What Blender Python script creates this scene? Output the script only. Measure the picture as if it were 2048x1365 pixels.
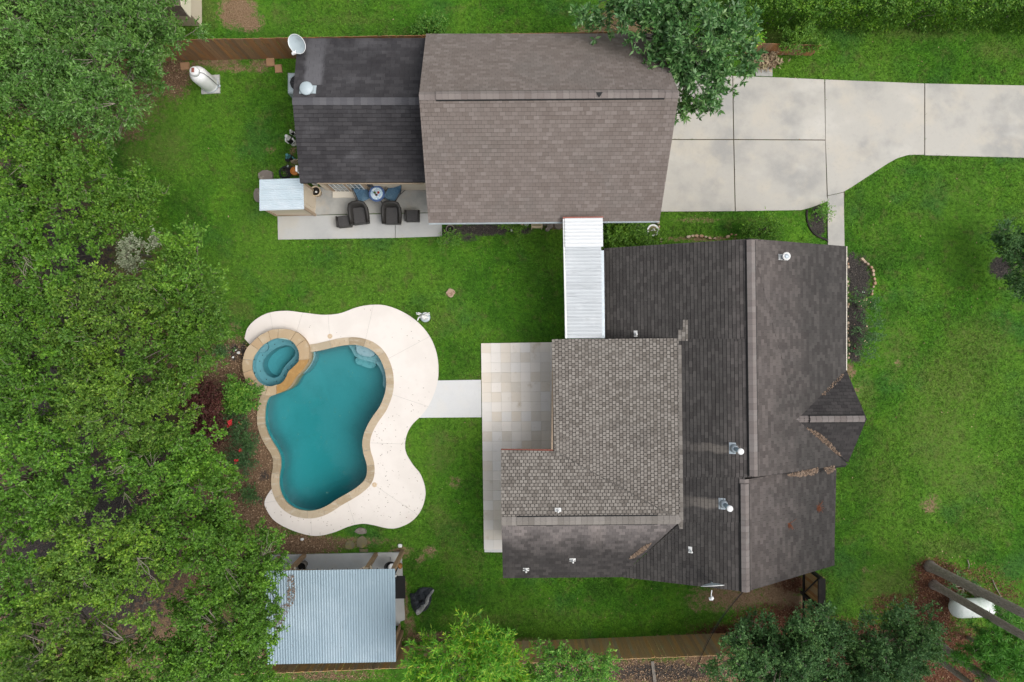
import bpy, bmesh, math, random
import numpy as np
from mathutils import Vector, Matrix

for _o in list(bpy.data.objects):
    bpy.data.objects.remove(_o)
SC = bpy.context.scene
COL = SC.collection
R = math.radians
random.seed(7)
RNG = np.random.default_rng(11)

# ------------------------------------------------------------------ camera
H = 27.3                     # camera height over the lawn, metres
F = 1365.33                  # focal length in pixels of the 2048 px wide photograph
cam = bpy.data.cameras.new('camera')
cam.sensor_width = 36.0
cam.lens = 24.0
cam.clip_start = 0.1
cam.clip_end = 1000.0
cam_o = bpy.data.objects.new('camera', cam)
cam_o.location = (0, 0, H)
cam_o.rotation_euler = (0, 0, 0)
COL.objects.link(cam_o)
SC.camera = cam_o

# ------------------------------------------------------------------ world, sun, exposure
SUN_EL, SUN_AZ = R(60), R(108)         # sun behind thin cloud, to the east-south-east
w = bpy.data.worlds.new('World')
SC.world = w
w.use_nodes = True
nt = w.node_tree
nt.nodes.clear()
sky = nt.nodes.new('ShaderNodeTexSky')
sky.sky_type = 'NISHITA'
sky.sun_disc = False
sky.sun_elevation = SUN_EL
sky.sun_rotation = SUN_AZ
sky.dust_density = 3.0
hs = nt.nodes.new('ShaderNodeHueSaturation')
hs.inputs['Saturation'].default_value = 0.28      # overcast: the blue is veiled
bg = nt.nodes.new('ShaderNodeBackground')
bg.inputs['Strength'].default_value = 0.15
wo = nt.nodes.new('ShaderNodeOutputWorld')
nt.links.new(sky.outputs[0], hs.inputs['Color'])
nt.links.new(hs.outputs[0], bg.inputs['Color'])
nt.links.new(bg.outputs[0], wo.inputs['Surface'])
sl = bpy.data.lights.new('sun', 'SUN')
sl.energy = 1.2
sl.angle = R(42)
sl.color = (1.0, 0.965, 0.92)
so = bpy.data.objects.new('sun', sl)
so.rotation_euler = (R(90) - SUN_EL, 0, math.pi - SUN_AZ)
sd = Vector((math.sin(SUN_AZ) * math.cos(SUN_EL), math.cos(SUN_AZ) * math.cos(SUN_EL), math.sin(SUN_EL)))
so.rotation_euler = sd.to_track_quat('Z', 'Y').to_euler()
so.location = sd * 60
COL.objects.link(so)
SC.view_settings.view_transform = 'Standard'
SC.view_settings.look = 'None'
SC.view_settings.gamma = 1.0
SC.view_settings.use_curve_mapping = False
SC.view_settings.exposure = 0.62

# ------------------------------------------------------------------ helpers
def P(px, py, z=0.0):
    """the point at height z that the photograph shows at pixel px, py"""
    s = (H - z) / F
    return Vector(((px - 1024) * s, (682.5 - py) * s, z))

def ray_plane(px, py, pt, n):
    d = Vector(((px - 1024) / F, (682.5 - py) / F, -1.0))
    o = Vector((0, 0, H))
    return o + d * ((pt - o).dot(n) / d.dot(n))

def woff(o):
    v = Vector((0, 0, 0))
    while o is not None:
        v += o.location
        o = o.parent
    return v

def tag(o, label=None, cat=None, group=None, kind=None):
    if label: o['label'] = label
    if cat: o['category'] = cat
    if group: o['group'] = group
    if kind: o['kind'] = kind
    return o

def thing(name, label, cat, loc=(0, 0, 0), group=None):
    o = bpy.data.objects.new(name, None)
    o.empty_display_size = 0.2
    o.location = loc
    COL.objects.link(o)
    return tag(o, label, cat, group)

class MB:
    def __init__(self):
        self.v, self.f = [], []
    def add(self, vs, fs):
        b = len(self.v)
        self.v.extend([tuple(x) for x in vs])
        self.f.extend([tuple(i + b for i in q) for q in fs])
        return self
    def box(self, c, s, rz=0.0, M=None):
        x, y, z = s[0] / 2, s[1] / 2, s[2] / 2
        pts = [Vector(p) for p in ((-x, -y, -z), (x, -y, -z), (x, y, -z), (-x, y, -z), (-x, -y, z), (x, -y, z), (x, y, z), (-x, y, z))]
        m = Matrix.Translation(Vector(c)) @ (M if M is not None else Matrix.Rotation(rz, 4, 'Z'))
        return self.add([m @ p for p in pts], [(0, 3, 2, 1), (4, 5, 6, 7), (0, 1, 5, 4), (1, 2, 6, 5), (2, 3, 7, 6), (3, 0, 4, 7)])
    def cbox(self, c, s, ch=0.02, rz=0.0, M=None):
        """box with its four top edges chamfered"""
        x, y, z = s[0] / 2, s[1] / 2, s[2] / 2
        a, b = x - ch, y - ch
        pts = [(-x, -y, -z), (x, -y, -z), (x, y, -z), (-x, y, -z), (-x, -y, z - ch), (x, -y, z - ch), (x, y, z - ch), (-x, y, z - ch),
               (-a, -b, z), (a, -b, z), (a, b, z), (-a, b, z)]
        m = Matrix.Translation(Vector(c)) @ (M if M is not None else Matrix.Rotation(rz, 4, 'Z'))
        return self.add([m @ Vector(p) for p in pts], [(0, 3, 2, 1), (0, 1, 5, 4), (1, 2, 6, 5), (2, 3, 7, 6), (3, 0, 4, 7),
                        (4, 5, 9, 8), (5, 6, 10, 9), (6, 7, 11, 10), (7, 4, 8, 11), (8, 9, 10, 11)])
    def prism(self, poly, z0, z1):
        """poly: points (x, y[, ignored]); counter-clockwise or not"""
        a = sum(poly[i][0] * poly[(i + 1) % len(poly)][1] - poly[(i + 1) % len(poly)][0] * poly[i][1] for i in range(len(poly)))
        if a < 0: poly = list(poly)[::-1]
        n = len(poly)
        vs = [(p[0], p[1], z1) for p in poly] + [(p[0], p[1], z0) for p in poly]
        fs = [tuple(range(n)), tuple(range(2 * n - 1, n - 1, -1))]
        fs += [(i, i + n, (i + 1) % n + n, (i + 1) % n) for i in range(n)]
        return self.add(vs, fs)
    def slab3(self, pts, d):
        """a polygon in space, made d thick downwards"""
        n = len(pts)
        nn = (Vector(pts[1]) - Vector(pts[0])).cross(Vector(pts[2]) - Vector(pts[1]))
        if nn.z < 0: pts = list(pts)[::-1]
        vs = [Vector(p) for p in pts] + [Vector(p) - Vector((0, 0, d)) for p in pts]
        fs = [tuple(range(n)), tuple(range(2 * n - 1, n - 1, -1))] + [(i, i + n, (i + 1) % n + n, (i + 1) % n) for i in range(n)]
        return self.add(vs, fs)
    def tube(self, pts, rad, k=6, caps=True):
        pts = [Vector(p) for p in pts]
        if not hasattr(rad, '__len__'): rad = [rad] * len(pts)
        vs, fs = [], []
        ref = None
        for i, p in enumerate(pts):
            t = (pts[min(i + 1, len(pts) - 1)] - pts[max(i - 1, 0)])
            if t.length < 1e-9: t = Vector((0, 0, 1))
            t.normalize()
            if ref is None:
                ref = Vector((0, 0, 1)) if abs(t.z) < 0.9 else Vector((1, 0, 0))
            a = t.cross(ref)
            if a.length < 1e-4: a = t.cross(Vector((0.3, 1, 0.2)))
            a.normalize()
            b = a.cross(t).normalized()
            ref = b
            for j in range(k):
                an = 2 * math.pi * j / k
                vs.append(p + (a * math.cos(an) + b * math.sin(an)) * rad[i])
        for i in range(len(pts) - 1):
            for j in range(k):
                fs.append((i * k + j, i * k + (j + 1) % k, (i + 1) * k + (j + 1) % k, (i + 1) * k + j))
        if caps:
            fs.append(tuple(range(k - 1, -1, -1)))
            fs.append(tuple(range((len(pts) - 1) * k, len(pts) * k)))
        return self.add(vs, fs)
    def lathe(self, prof, c=(0, 0, 0), k=16, M=None, cap0=True, cap1=True):
        m = Matrix.Translation(Vector(c)) @ (M if M is not None else Matrix.Identity(4))
        vs, fs = [], []
        for r, z in prof:
            for j in range(k):
                an = 2 * math.pi * j / k
                vs.append(m @ Vector((r * math.cos(an), r * math.sin(an), z)))
        for i in range(len(prof) - 1):
            for j in range(k):
                fs.append((i * k + j, i * k + (j + 1) % k, (i + 1) * k + (j + 1) % k, (i + 1) * k + j))
        if cap0: fs.append(tuple(range(k - 1, -1, -1)))
        if cap1: fs.append(tuple(range((len(prof) - 1) * k, len(prof) * k)))
        return self.add(vs, fs)
    def blob(self, c, r, k=8, rings=5, jit=0.0, M=None):
        rx, ry, rz = r if hasattr(r, '__len__') else (r, r, r)
        m = Matrix.Translation(Vector(c)) @ (M if M is not None else Matrix.Identity(4))
        vs, fs = [m @ Vector((0, 0, -rz))], []
        for i in range(1, rings):
            ph = -math.pi / 2 + math.pi * i / rings
            for j in range(k):
                an = 2 * math.pi * j / k
                q = 1 + random.uniform(-jit, jit)
                vs.append(m @ Vector((rx * q * math.cos(ph) * math.cos(an), ry * q * math.cos(ph) * math.sin(an), rz * q * math.sin(ph))))
        vs.append(m @ Vector((0, 0, rz)))
        for j in range(k):
            fs.append((0, 1 + (j + 1) % k, 1 + j))
            fs.append((len(vs) - 1, 1 + (rings - 2) * k + j, 1 + (rings - 2) * k + (j + 1) % k))
        for i in range(rings - 2):
            for j in range(k):
                fs.append((1 + i * k + j, 1 + i * k + (j + 1) % k, 1 + (i + 1) * k + (j + 1) % k, 1 + (i + 1) * k + j))
        return self.add(vs, fs)
    def mesh(self, name, m, smooth=False):
        me = bpy.data.meshes.new(name)
        me.from_pydata(self.v, [], self.f)
        if m: me.materials.append(m)
        if smooth: me.polygons.foreach_set('use_smooth', [True] * len(me.polygons))
        me.update()
        return me

def link(name, me, parent=None, loc=None):
    o = bpy.data.objects.new(name, me)
    COL.objects.link(o)
    if parent is not None: o.parent = parent
    if loc is not None: o.location = loc
    return o

def obj(name, mb, m, parent=None, smooth=False, local=False):
    """one mesh object; mb in world coordinates unless local"""
    if parent is not None and not local:
        d = woff(parent)
        mb.v = [(x - d.x, y - d.y, z - d.z) for x, y, z in mb.v]
    return link(name, mb.mesh(name, m, smooth), parent)

def piece(name, me, M, parent):
    o = link(name, me, parent)
    o.matrix_basis = Matrix.Translation(-woff(parent)) @ M
    return o

def struct(name, mb, m, label=None, smooth=False):
    o = obj(name, mb, m, None, smooth)
    return tag(o, label, None, None, 'structure')

def np_mesh(name, V, quads, m):
    me = bpy.data.meshes.new(name)
    n, k = len(V), quads.shape[1]
    me.vertices.add(n)
    me.vertices.foreach_set('co', np.ascontiguousarray(V, dtype=np.float32).ravel())
    q = len(quads)
    me.loops.add(q * k)
    me.loops.foreach_set('vertex_index', np.ascontiguousarray(quads, dtype=np.int32).ravel())
    me.polygons.add(q)
    me.polygons.foreach_set('loop_start', np.arange(q, dtype=np.int32) * k)
    me.polygons.foreach_set('loop_total', np.full(q, k, dtype=np.int32))
    if m: me.materials.append(m)
    me.update(calc_edges=True)
    return me

def closed_curve(pts, step=None, n=None):
    """Catmull-Rom through points, closed; resampled evenly"""
    p = np.array([(q[0], q[1]) for q in pts], float)
    N = len(p)
    out = []
    for i in range(N):
        p0, p1, p2, p3 = p[i - 1], p[i], p[(i + 1) % N], p[(i + 2) % N]
        for t in np.linspace(0, 1, 12, endpoint=False):
            out.append(0.5 * ((2 * p1) + (-p0 + p2) * t + (2 * p0 - 5 * p1 + 4 * p2 - p3) * t * t + (-p0 + 3 * p1 - 3 * p2 + p3) * t ** 3))
    return resample(np.array(out), step, n, True)

def open_curve(pts, step=None, n=None):
    p = np.array([(q[0], q[1]) for q in pts], float)
    p = np.vstack([2 * p[0] - p[1], p, 2 * p[-1] - p[-2]])
    out = []
    for i in range(1, len(p) - 2):
        p0, p1, p2, p3 = p[i - 1], p[i], p[i + 1], p[i + 2]
        for t in np.linspace(0, 1, 12, endpoint=False):
            out.append(0.5 * ((2 * p1) + (-p0 + p2) * t + (2 * p0 - 5 * p1 + 4 * p2 - p3) * t * t + (-p0 + 3 * p1 - 3 * p2 + p3) * t ** 3))
    out.append(p[-2])
    return resample(np.array(out), step, n, False)

def resample(q, step, n, closed):
    if closed: q = np.vstack([q, q[:1]])
    s = np.concatenate([[0], np.cumsum(np.linalg.norm(np.diff(q, axis=0), axis=1))])
    if n is None: n = max(3, int(round(s[-1] / step)) + (0 if closed else 1))
    t = np.linspace(0, s[-1], n, endpoint=not closed)
    return np.stack([np.interp(t, s, q[:, 0]), np.interp(t, s, q[:, 1])], 1)

def inside(px, py, poly):
    """vectorised point in polygon"""
    poly = np.array([(p[0], p[1]) for p in poly])
    c = np.zeros(px.shape, bool)
    j = len(poly) - 1
    for i in range(len(poly)):
        xi, yi, xj, yj = *poly[i], *poly[j]
        hit = ((yi > py) != (yj > py)) & (px < (xj - xi) * (py - yi) / (yj - yi + 1e-12) + xi)
        c ^= hit
        j = i
    return c

# ------------------------------------------------------------------ materials
class NT:
    def __init__(self, name):
        self.m = bpy.data.materials.new(name)
        self.m.use_nodes = True
        self.t = self.m.node_tree
        self.t.nodes.clear()
        self._pos = None
    def n(self, kind, **kw):
        nd = self.t.nodes.new(kind)
        for k, v in kw.items(): setattr(nd, k, v)
        return nd
    def l(self, a, b):
        self.t.links.new(a, b)
    def put(self, sock, v):
        if isinstance(v, bpy.types.NodeSocket): self.l(v, sock)
        elif hasattr(v, '__len__') and len(v) == 3 and sock.type == 'RGBA': sock.default_value = (*v, 1)
        else: sock.default_value = v
    def pos(self, stretch=None):
        if self._pos is None: self._pos = self.n('ShaderNodeNewGeometry').outputs['Position']
        if stretch is None: return self._pos
        mp = self.n('ShaderNodeVectorMath', operation='MULTIPLY')
        self.l(self._pos, mp.inputs[0]); mp.inputs[1].default_value = stretch
        return mp.outputs[0]
    def math(self, op, a, b=0.5, clamp=False):
        nd = self.n('ShaderNodeMath', operation=op, use_clamp=clamp)
        self.put(nd.inputs[0], a); self.put(nd.inputs[1], b)
        return nd.outputs[0]
    def noise(self, scale, detail=3.0, rough=0.55, stretch=None, dist=0.0, vec=None):
        nd = self.n('ShaderNodeTexNoise')
        self.l(vec if vec is not None else self.pos(stretch), nd.inputs['Vector'])
        nd.inputs['Scale'].default_value = scale; nd.inputs['Detail'].default_value = detail
        nd.inputs['Roughness'].default_value = rough; nd.inputs['Distortion'].default_value = dist
        return nd.outputs[0]
    def step(self, v, lo, hi):
        nd = self.n('ShaderNodeMapRange', interpolation_type='SMOOTHSTEP')
        self.put(nd.inputs[0], v); nd.inputs[1].default_value = lo; nd.inputs[2].default_value = hi
        return nd.outputs[0]
    def mix(self, f, a, b, mode='MIX'):
        nd = self.n('ShaderNodeMix', data_type='RGBA', blend_type=mode)
        self.put(nd.inputs[0], f); self.put(nd.inputs[6], a); self.put(nd.inputs[7], b)
        return nd.outputs[2]
    def ramp(self, f, cols, interp='LINEAR', stops=None):
        nd = self.n('ShaderNodeValToRGB')
        nd.color_ramp.interpolation = interp
        el = nd.color_ramp.elements
        while len(el) < len(cols): el.new(0.5)
        for i, c in enumerate(cols):
            el[i].position = stops[i] if stops else i / max(1, len(cols) - 1)
            el[i].color = (*c, 1)
        self.l(f, nd.inputs[0])
        return nd.outputs[0]
    def attr(self, name):
        nd = self.n('ShaderNodeAttribute', attribute_name=name)
        return nd.outputs['Fac']
    def rand(self):
        g = self.n('ShaderNodeNewGeometry').outputs['Random Per Island']
        o = self.n('ShaderNodeObjectInfo').outputs['Random']
        return self.math('FRACT', self.math('ADD', g, self.math('MULTIPLY', o, 7.31)))
    def out(self, shader, vol=None):
        o = self.n('ShaderNodeOutputMaterial')
        self.l(shader, o.inputs['Surface'])
        if vol is not None: self.l(vol, o.inputs['Volume'])
        return self.m
    def bsdf(self, col, rough=0.8, metal=0.0, spec=0.4, bump=None, leaf=0.0):
        b = self.n('ShaderNodeBsdfPrincipled')
        self.put(b.inputs['Base Color'], col); self.put(b.inputs['Roughness'], rough)
        b.inputs['Metallic'].default_value = metal
        b.inputs['Specular IOR Level'].default_value = spec
        if bump is not None:
            bp = self.n('ShaderNodeBump')
            bp.inputs['Strength'].default_value = bump[1]
            bp.inputs['Distance'].default_value = bump[2] if len(bump) > 2 else 0.02
            self.l(bump[0], bp.inputs['Height']); self.l(bp.outputs[0], b.inputs['Normal'])
        if leaf:
            tr = self.n('ShaderNodeBsdfTranslucent'); self.put(tr.inputs['Color'], col)
            mx = self.n('ShaderNodeMixShader'); mx.inputs[0].default_value = leaf
            self.l(b.outputs[0], mx.inputs[1]); self.l(tr.outputs[0], mx.inputs[2])
            return mx.outputs[0]
        return b.outputs[0]

def mat(name, col, rough=0.8, rnd=0.0, ramp=None, layers=(), bump=None, metal=0.0, spec=0.4, leaf=0.0, hueclump=None):
    """layers: (colour, scale, lo, hi[, stretch[, amount[, detail]]]) noise stains; rnd: brightness change per piece; ramp: colours per piece"""
    g = NT(name)
    c = g.mix(0.0, col, col)
    if ramp: c = g.ramp(g.rand(), ramp)
    if rnd:
        r = g.math('ADD', g.math('MULTIPLY', g.rand(), 2 * rnd), 1 - rnd)
        v = g.n('ShaderNodeCombineColor'); [g.l(r, v.inputs[i]) for i in range(3)]
        c = g.mix(1.0, c, v.outputs[0], 'MULTIPLY')
    for L in layers:
        L = list(L) + [None] * (7 - len(L))
        f = g.step(g.noise(L[1], L[6] or 4.0, 0.6, L[4]), L[2], L[3])
        c = g.mix(g.math('MULTIPLY', f, L[5] if L[5] is not None else 1.0), c, L[0])
    bp = None
    if bump: bp = (g.noise(bump[0], 4.0, 0.6, bump[3] if len(bump) > 3 else None), bump[1], bump[2] if len(bump) > 2 else 0.02)
    return g.out(g.bsdf(c, rough, metal, spec, bp, leaf))

M = {}
def lawn_colour(g):
    n1 = g.noise(0.16, 3.0, 0.6); n2 = g.noise(0.75, 4.0, 0.65, None, 0.6); n3 = g.noise(7.0, 3.0, 0.7); n4 = g.noise(26.0, 2.0, 0.6)
    c = g.ramp(n2, [(0.035, 0.100, 0.010), (0.057, 0.172, 0.011), (0.108, 0.235, 0.017)], stops=[0.3, 0.5, 0.72])
    c = g.mix(g.math('MULTIPLY', g.step(n1, 0.40, 0.62), 0.7), c, (0.110, 0.225, 0.022))
    c = g.mix(g.math('MULTIPLY', g.step(g.noise(0.42, 3.0, 0.6, (1, 1, 1.7)), 0.52, 0.70), 0.5), c, (0.034, 0.115, 0.032))   # bluish clover
    c = g.mix(g.math('MULTIPLY', g.step(g.noise(1.7, 5.0, 0.7, (1.2, 1, 1)), 0.52, 0.68), 0.7), c, (0.105, 0.125, 0.034))          # thin, dry spots
    c = g.mix(g.math('MULTIPLY', g.step(n3, 0.42, 0.72), 0.6), c, (0.016, 0.062, 0.005))
    c = g.mix(g.math('MULTIPLY', g.step(n4, 0.5, 0.75), 0.5), c, (0.120, 0.270, 0.030))
    return c
def ground_mat():
    g = NT('lawn_and_soil')
    c = lawn_colour(g)
    e = g.math('MULTIPLY', g.math('SUBTRACT', g.noise(4.5, 6.0, 0.78), 0.5), 2.4)
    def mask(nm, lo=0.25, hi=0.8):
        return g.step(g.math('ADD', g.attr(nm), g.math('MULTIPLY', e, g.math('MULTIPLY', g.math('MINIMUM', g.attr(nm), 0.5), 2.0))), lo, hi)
    dry = g.ramp(g.noise(14.0, 4.0, 0.7), [(0.070, 0.130, 0.022), (0.150, 0.190, 0.045)])
    c = g.mix(g.math('MULTIPLY', mask('dry', 0.15, 0.8), 0.85), c, dry)
    soil = g.ramp(g.noise(18.0, 5.0, 0.75), [(0.10, 0.062, 0.035), (0.22, 0.145, 0.085), (0.34, 0.235, 0.15)], stops=[0.3, 0.5, 0.72])
    c = g.mix(mask('soil'), c, soil)
    lit = g.ramp(g.noise(22.0, 5.0, 0.75), [(0.055, 0.036, 0.022), (0.175, 0.110, 0.066), (0.36, 0.24, 0.15)], stops=[0.3, 0.52, 0.75])
    c = g.mix(mask('litter'), c, lit)
    straw = g.ramp(g.noise(20.0, 5.0, 0.75), [(0.045, 0.018, 0.010), (0.11, 0.045, 0.024), (0.18, 0.09, 0.05)], stops=[0.3, 0.52, 0.75])
    c = g.mix(mask('straw'), c, straw)
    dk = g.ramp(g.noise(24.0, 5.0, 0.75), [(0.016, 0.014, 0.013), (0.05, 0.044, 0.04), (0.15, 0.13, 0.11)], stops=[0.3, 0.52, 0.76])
    c = g.mix(mask('mulch'), c, dk)  # real mulch beds, plus shade under the grove painted in the same dark tone
    h = g.math('ADD', g.noise(30.0, 3.0, 0.7), g.noise(6.0, 3.0, 0.6))
    return g.out(g.bsdf(c, 0.95, 0, 0.15, (h, 0.9, 0.06)))
def grass_mat():
    g = NT('grass_blade')
    c = lawn_colour(g)
    c = g.mix(g.math('MULTIPLY', g.step(g.attr('dryness'), 0.2, 0.9), 0.6), c, (0.13, 0.17, 0.035))
    r = g.math('ADD', g.math('MULTIPLY', g.rand(), 1.25), 0.6)
    v = g.n('ShaderNodeCombineColor'); [g.l(r, v.inputs[i]) for i in range(3)]
    c = g.mix(1.0, c, v.outputs[0], 'MULTIPLY')
    return g.out(g.bsdf(c, 0.7, 0, 0.2, None, 0.3))
M['ground'] = ground_mat()
M['grass'] = grass_mat()

def concrete(name, base, warm, grey, light, dark_amt=0.6, sc=0.55):
    return mat(name, base, 0.85, rnd=0.05, layers=[(grey, sc, 0.44, 0.64, None, dark_amt, 9.0), (warm, sc * 1.7, 0.5, 0.66, (1, 1, 1), 0.5, 8.0), (light, sc * 0.7, 0.5, 0.7, (1, 1.3, 1), 0.6), (warm, 1.3, 0.5, 0.75, None, 0.35),
               (tuple(x * 0.82 for x in base), 9.0, 0.5, 0.75, None, 0.35), (tuple(x * 0.55 for x in base), 3.1, 0.66, 0.76, None, 0.25, 8.0), (tuple(x * 1.12 for x in base), 60.0, 0.52, 0.7, None, 0.4)], bump=(45.0, 0.15, 0.01))
M['drive'] = concrete('driveway_concrete', (0.395, 0.375, 0.335), (0.45, 0.405, 0.33), (0.25, 0.247, 0.235), (0.51, 0.485, 0.435), 0.72, 0.42)
M['slab'] = concrete('patio_concrete', (0.40, 0.40, 0.385), (0.40, 0.37, 0.31), (0.30, 0.305, 0.30), (0.46, 0.46, 0.45), 0.6)
M['slab_old'] = concrete('weathered_concrete', (0.33, 0.325, 0.30), (0.36, 0.32, 0.26), (0.23, 0.235, 0.225), (0.37, 0.365, 0.34), 0.7, 0.9)
M['path'] = concrete('path_concrete', (0.56, 0.56, 0.55), (0.56, 0.54, 0.50), (0.50, 0.50, 0.50), (0.60, 0.60, 0.59), 0.4)
M['deck'] = mat('pool_deck_coating', (0.63, 0.58, 0.53), 0.8, rnd=0.02, layers=[((0.67, 0.62, 0.57), 0.5, 0.4, 0.6), ((0.52, 0.445, 0.39), 0.8, 0.60, 0.78, None, 0.5, 8.0), ((0.60, 0.53, 0.49), 6.0, 0.5, 0.8, None, 0.4), ((0.30, 0.24, 0.20), 14.0, 0.74, 0.78, None, 0.6)], bump=(60, 0.1, 0.006))
M['coping'] = mat('sandstone_coping', (0.4, 0.3, 0.2), 0.8, ramp=[(0.26, 0.20, 0.125), (0.34, 0.265, 0.17), (0.42, 0.33, 0.225), (0.36, 0.30, 0.21)], layers=[((0.46, 0.40, 0.31), 2.2, 0.5, 0.7, (1, 3, 1), 0.7), ((0.20, 0.15, 0.09), 5.0, 0.55, 0.75, (3, 1, 1), 0.5), ((0.50, 0.44, 0.36), 20.0, 0.56, 0.75, None, 0.4)], bump=(25, 0.4, 0.01))
M['spa_stone'] = mat('spa_stone', (0.4, 0.3, 0.2), 0.8, ramp=[(0.42, 0.29, 0.17), (0.38, 0.28, 0.17), (0.46, 0.36, 0.24), (0.34, 0.27, 0.18)], layers=[((0.50, 0.42, 0.31), 3.0, 0.5, 0.7, None, 0.7), ((0.30, 0.20, 0.10), 6.0, 0.56, 0.75, None, 0.4)], bump=(25, 0.4, 0.01))
M['spill'] = mat('spillway_stone', (0.33, 0.185, 0.06), 0.35, layers=[((0.42, 0.25, 0.09), 6.0, 0.45, 0.7), ((0.27, 0.14, 0.04), 3.0, 0.5, 0.75, None, 0.6)], spec=0.6)
M['plaster'] = mat('pool_plaster', (0.15, 0.275, 0.31), 0.85, layers=[((0.115, 0.235, 0.26), 0.9, 0.45, 0.7, None, 0.6), ((0.165, 0.295, 0.335), 12.0, 0.5, 0.7, None, 0.5)])
M['plaster_shallow_light'] = mat('step_plaster_shallow_light', (0.27, 0.36, 0.40), 0.85, layers=[((0.17, 0.26, 0.30), 9.0, 0.5, 0.7)])  # paler than the shell: brightness of shallow water put into the colour
M['plaster_spa'] = mat('spa_plaster', (0.175, 0.285, 0.335), 0.85, layers=[((0.195, 0.305, 0.355), 9.0, 0.5, 0.7)])
M['travertine'] = mat('travertine', (0.55, 0.5, 0.45), 0.75, ramp=[(0.61, 0.54, 0.45), (0.66, 0.605, 0.53), (0.70, 0.65, 0.59), (0.655, 0.625, 0.585), (0.58, 0.525, 0.45), (0.69, 0.65, 0.60)], layers=[((0.38, 0.29, 0.18), 1.5, 0.60, 0.74, None, 0.6, 8.0), ((0.65, 0.61, 0.56), 5.0, 0.5, 0.7, None, 0.4), ((0.36, 0.28, 0.19), 13.0, 0.62, 0.74, None, 0.4)], bump=(40, 0.15, 0.006))

def shingle_mat(name, cols, stains=(), ridge=None, stops=None, bump=70.0, washed=()):
    g = NT(name)
    c = g.ramp(g.rand(), cols, stops=stops)
    for L in stains:
        L = list(L) + [None] * (7 - len(L))
        f = g.step(g.noise(L[1], L[6] or 4.0, 0.65, L[4]), L[2], L[3])
        c = g.mix(g.math('MULTIPLY', f, L[5] if L[5] is not None else 1.0), c, L[0])
    for rd in (ridge or ()):
        # granules stay cleaner along the ridge, where no algae run down
        ax, x0, wd, colr, amt = rd[:5]
        sp = g.n('ShaderNodeSeparateXYZ'); g.l(g.pos(), sp.inputs[0])
        d = g.math('DIVIDE', g.math('ABSOLUTE', g.math('SUBTRACT', sp.outputs[ax], x0)), wd)
        if len(rd) > 5:   # one side only
            sgn = g.math('MULTIPLY', g.math('SUBTRACT', sp.outputs[ax], x0), rd[5])
            d = g.math('ADD', d, g.math('MULTIPLY', g.math('LESS_THAN', sgn, 0.0), 5.0))
        d = g.math('ADD', d, g.math('MULTIPLY', g.math('SUBTRACT', g.noise(1.1, 4.0, 0.65), 0.5), 1.1))
        c = g.mix(g.math('MULTIPLY', g.step(d, 1.0, 0.05), amt), c, g.mix(1.0, c, colr, 'MULTIPLY'))
    for (ax, mid, half, lo, hi, colr, amt) in washed:
        # paler streak where metal wash from a vent keeps the algae off: a strip along one axis, fading at its end
        sp = g.n('ShaderNodeSeparateXYZ'); g.l(g.pos(), sp.inputs[0])
        wob = g.math('MULTIPLY', g.math('SUBTRACT', g.noise(2.2, 4.0, 0.65), 0.5), 0.35)
        d = g.math('ABSOLUTE', g.math('ADD', g.math('SUBTRACT', sp.outputs[ax], mid), wob))
        m1 = g.step(d, half, half * 0.45)
        al = g.step(sp.outputs[1 - ax], lo, hi)
        en = g.math('LESS_THAN' if hi > lo else 'GREATER_THAN', sp.outputs[1 - ax], hi)
        c = g.mix(g.math('MULTIPLY', g.math('MULTIPLY', m1, al), g.math('MULTIPLY', en, amt)), c, colr)
    c = g.mix(g.math('MULTIPLY', g.step(g.noise(bump, 2.0, 0.7), 0.5, 0.75), 0.3), c, g.mix(1.0, c, (1.6, 1.6, 1.6), 'MULTIPLY'))
    return g.out(g.bsdf(c, 0.95, 0, 0.15, (g.noise(bump * 1.6, 2.0, 0.7), 0.3, 0.01)))
M['sh_garage'] = shingle_mat('shingles_brown_grey', [(0.140, 0.115, 0.101), (0.154, 0.128, 0.114), (0.164, 0.137, 0.122), (0.190, 0.161, 0.145)],
    [((0.138, 0.124, 0.112), 0.5, 0.5, 0.7, None, 0.4), ((0.18, 0.158, 0.148), 0.8, 0.55, 0.75, (3, 0.6, 1), 0.3), ((0.32, 0.295, 0.27), 2.6, 0.66, 0.74, (5, 0.35, 1), 0.3)])
M['sh_annex'] = shingle_mat('shingles_charcoal', [(0.034, 0.032, 0.034), (0.042, 0.040, 0.042), (0.054, 0.051, 0.053)],
    [((0.095, 0.092, 0.096), 0.6, 0.48, 0.75, (1, 1.5, 1), 0.6), ((0.022, 0.020, 0.022), 0.9, 0.5, 0.72, (1.6, 0.6, 1), 0.5)],
    washed=[(0, -7.02, 0.42, 12.2, 9.0, (0.12, 0.117, 0.123), 0.85)])
M['sh_house'] = shingle_mat('shingles_dark_weathered', [(0.043, 0.039, 0.037), (0.053, 0.049, 0.046), (0.070, 0.064, 0.060)],
    [((0.075, 0.070, 0.068), 0.8, 0.52, 0.75, (0.5, 1.5, 1), 0.25), ((0.030, 0.028, 0.028), 0.6, 0.52, 0.72, None, 0.4), ((0.13, 0.12, 0.11), 3.0, 0.68, 0.76, (0.4, 5, 1), 0.35)],
    ridge=[(0, 7.85, 3.0, (1.85, 1.72, 1.69), 0.8, 1.0), (0, 7.85, 0.9, (1.6, 1.55, 1.55), 0.8, -1.0)],
    washed=[(1, -3.62, 0.2, 5.6, 7.62, (0.17, 0.15, 0.13), 0.8), (1, -5.52, 0.24, 5.4, 7.05, (0.17, 0.15, 0.13), 0.85)])
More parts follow.
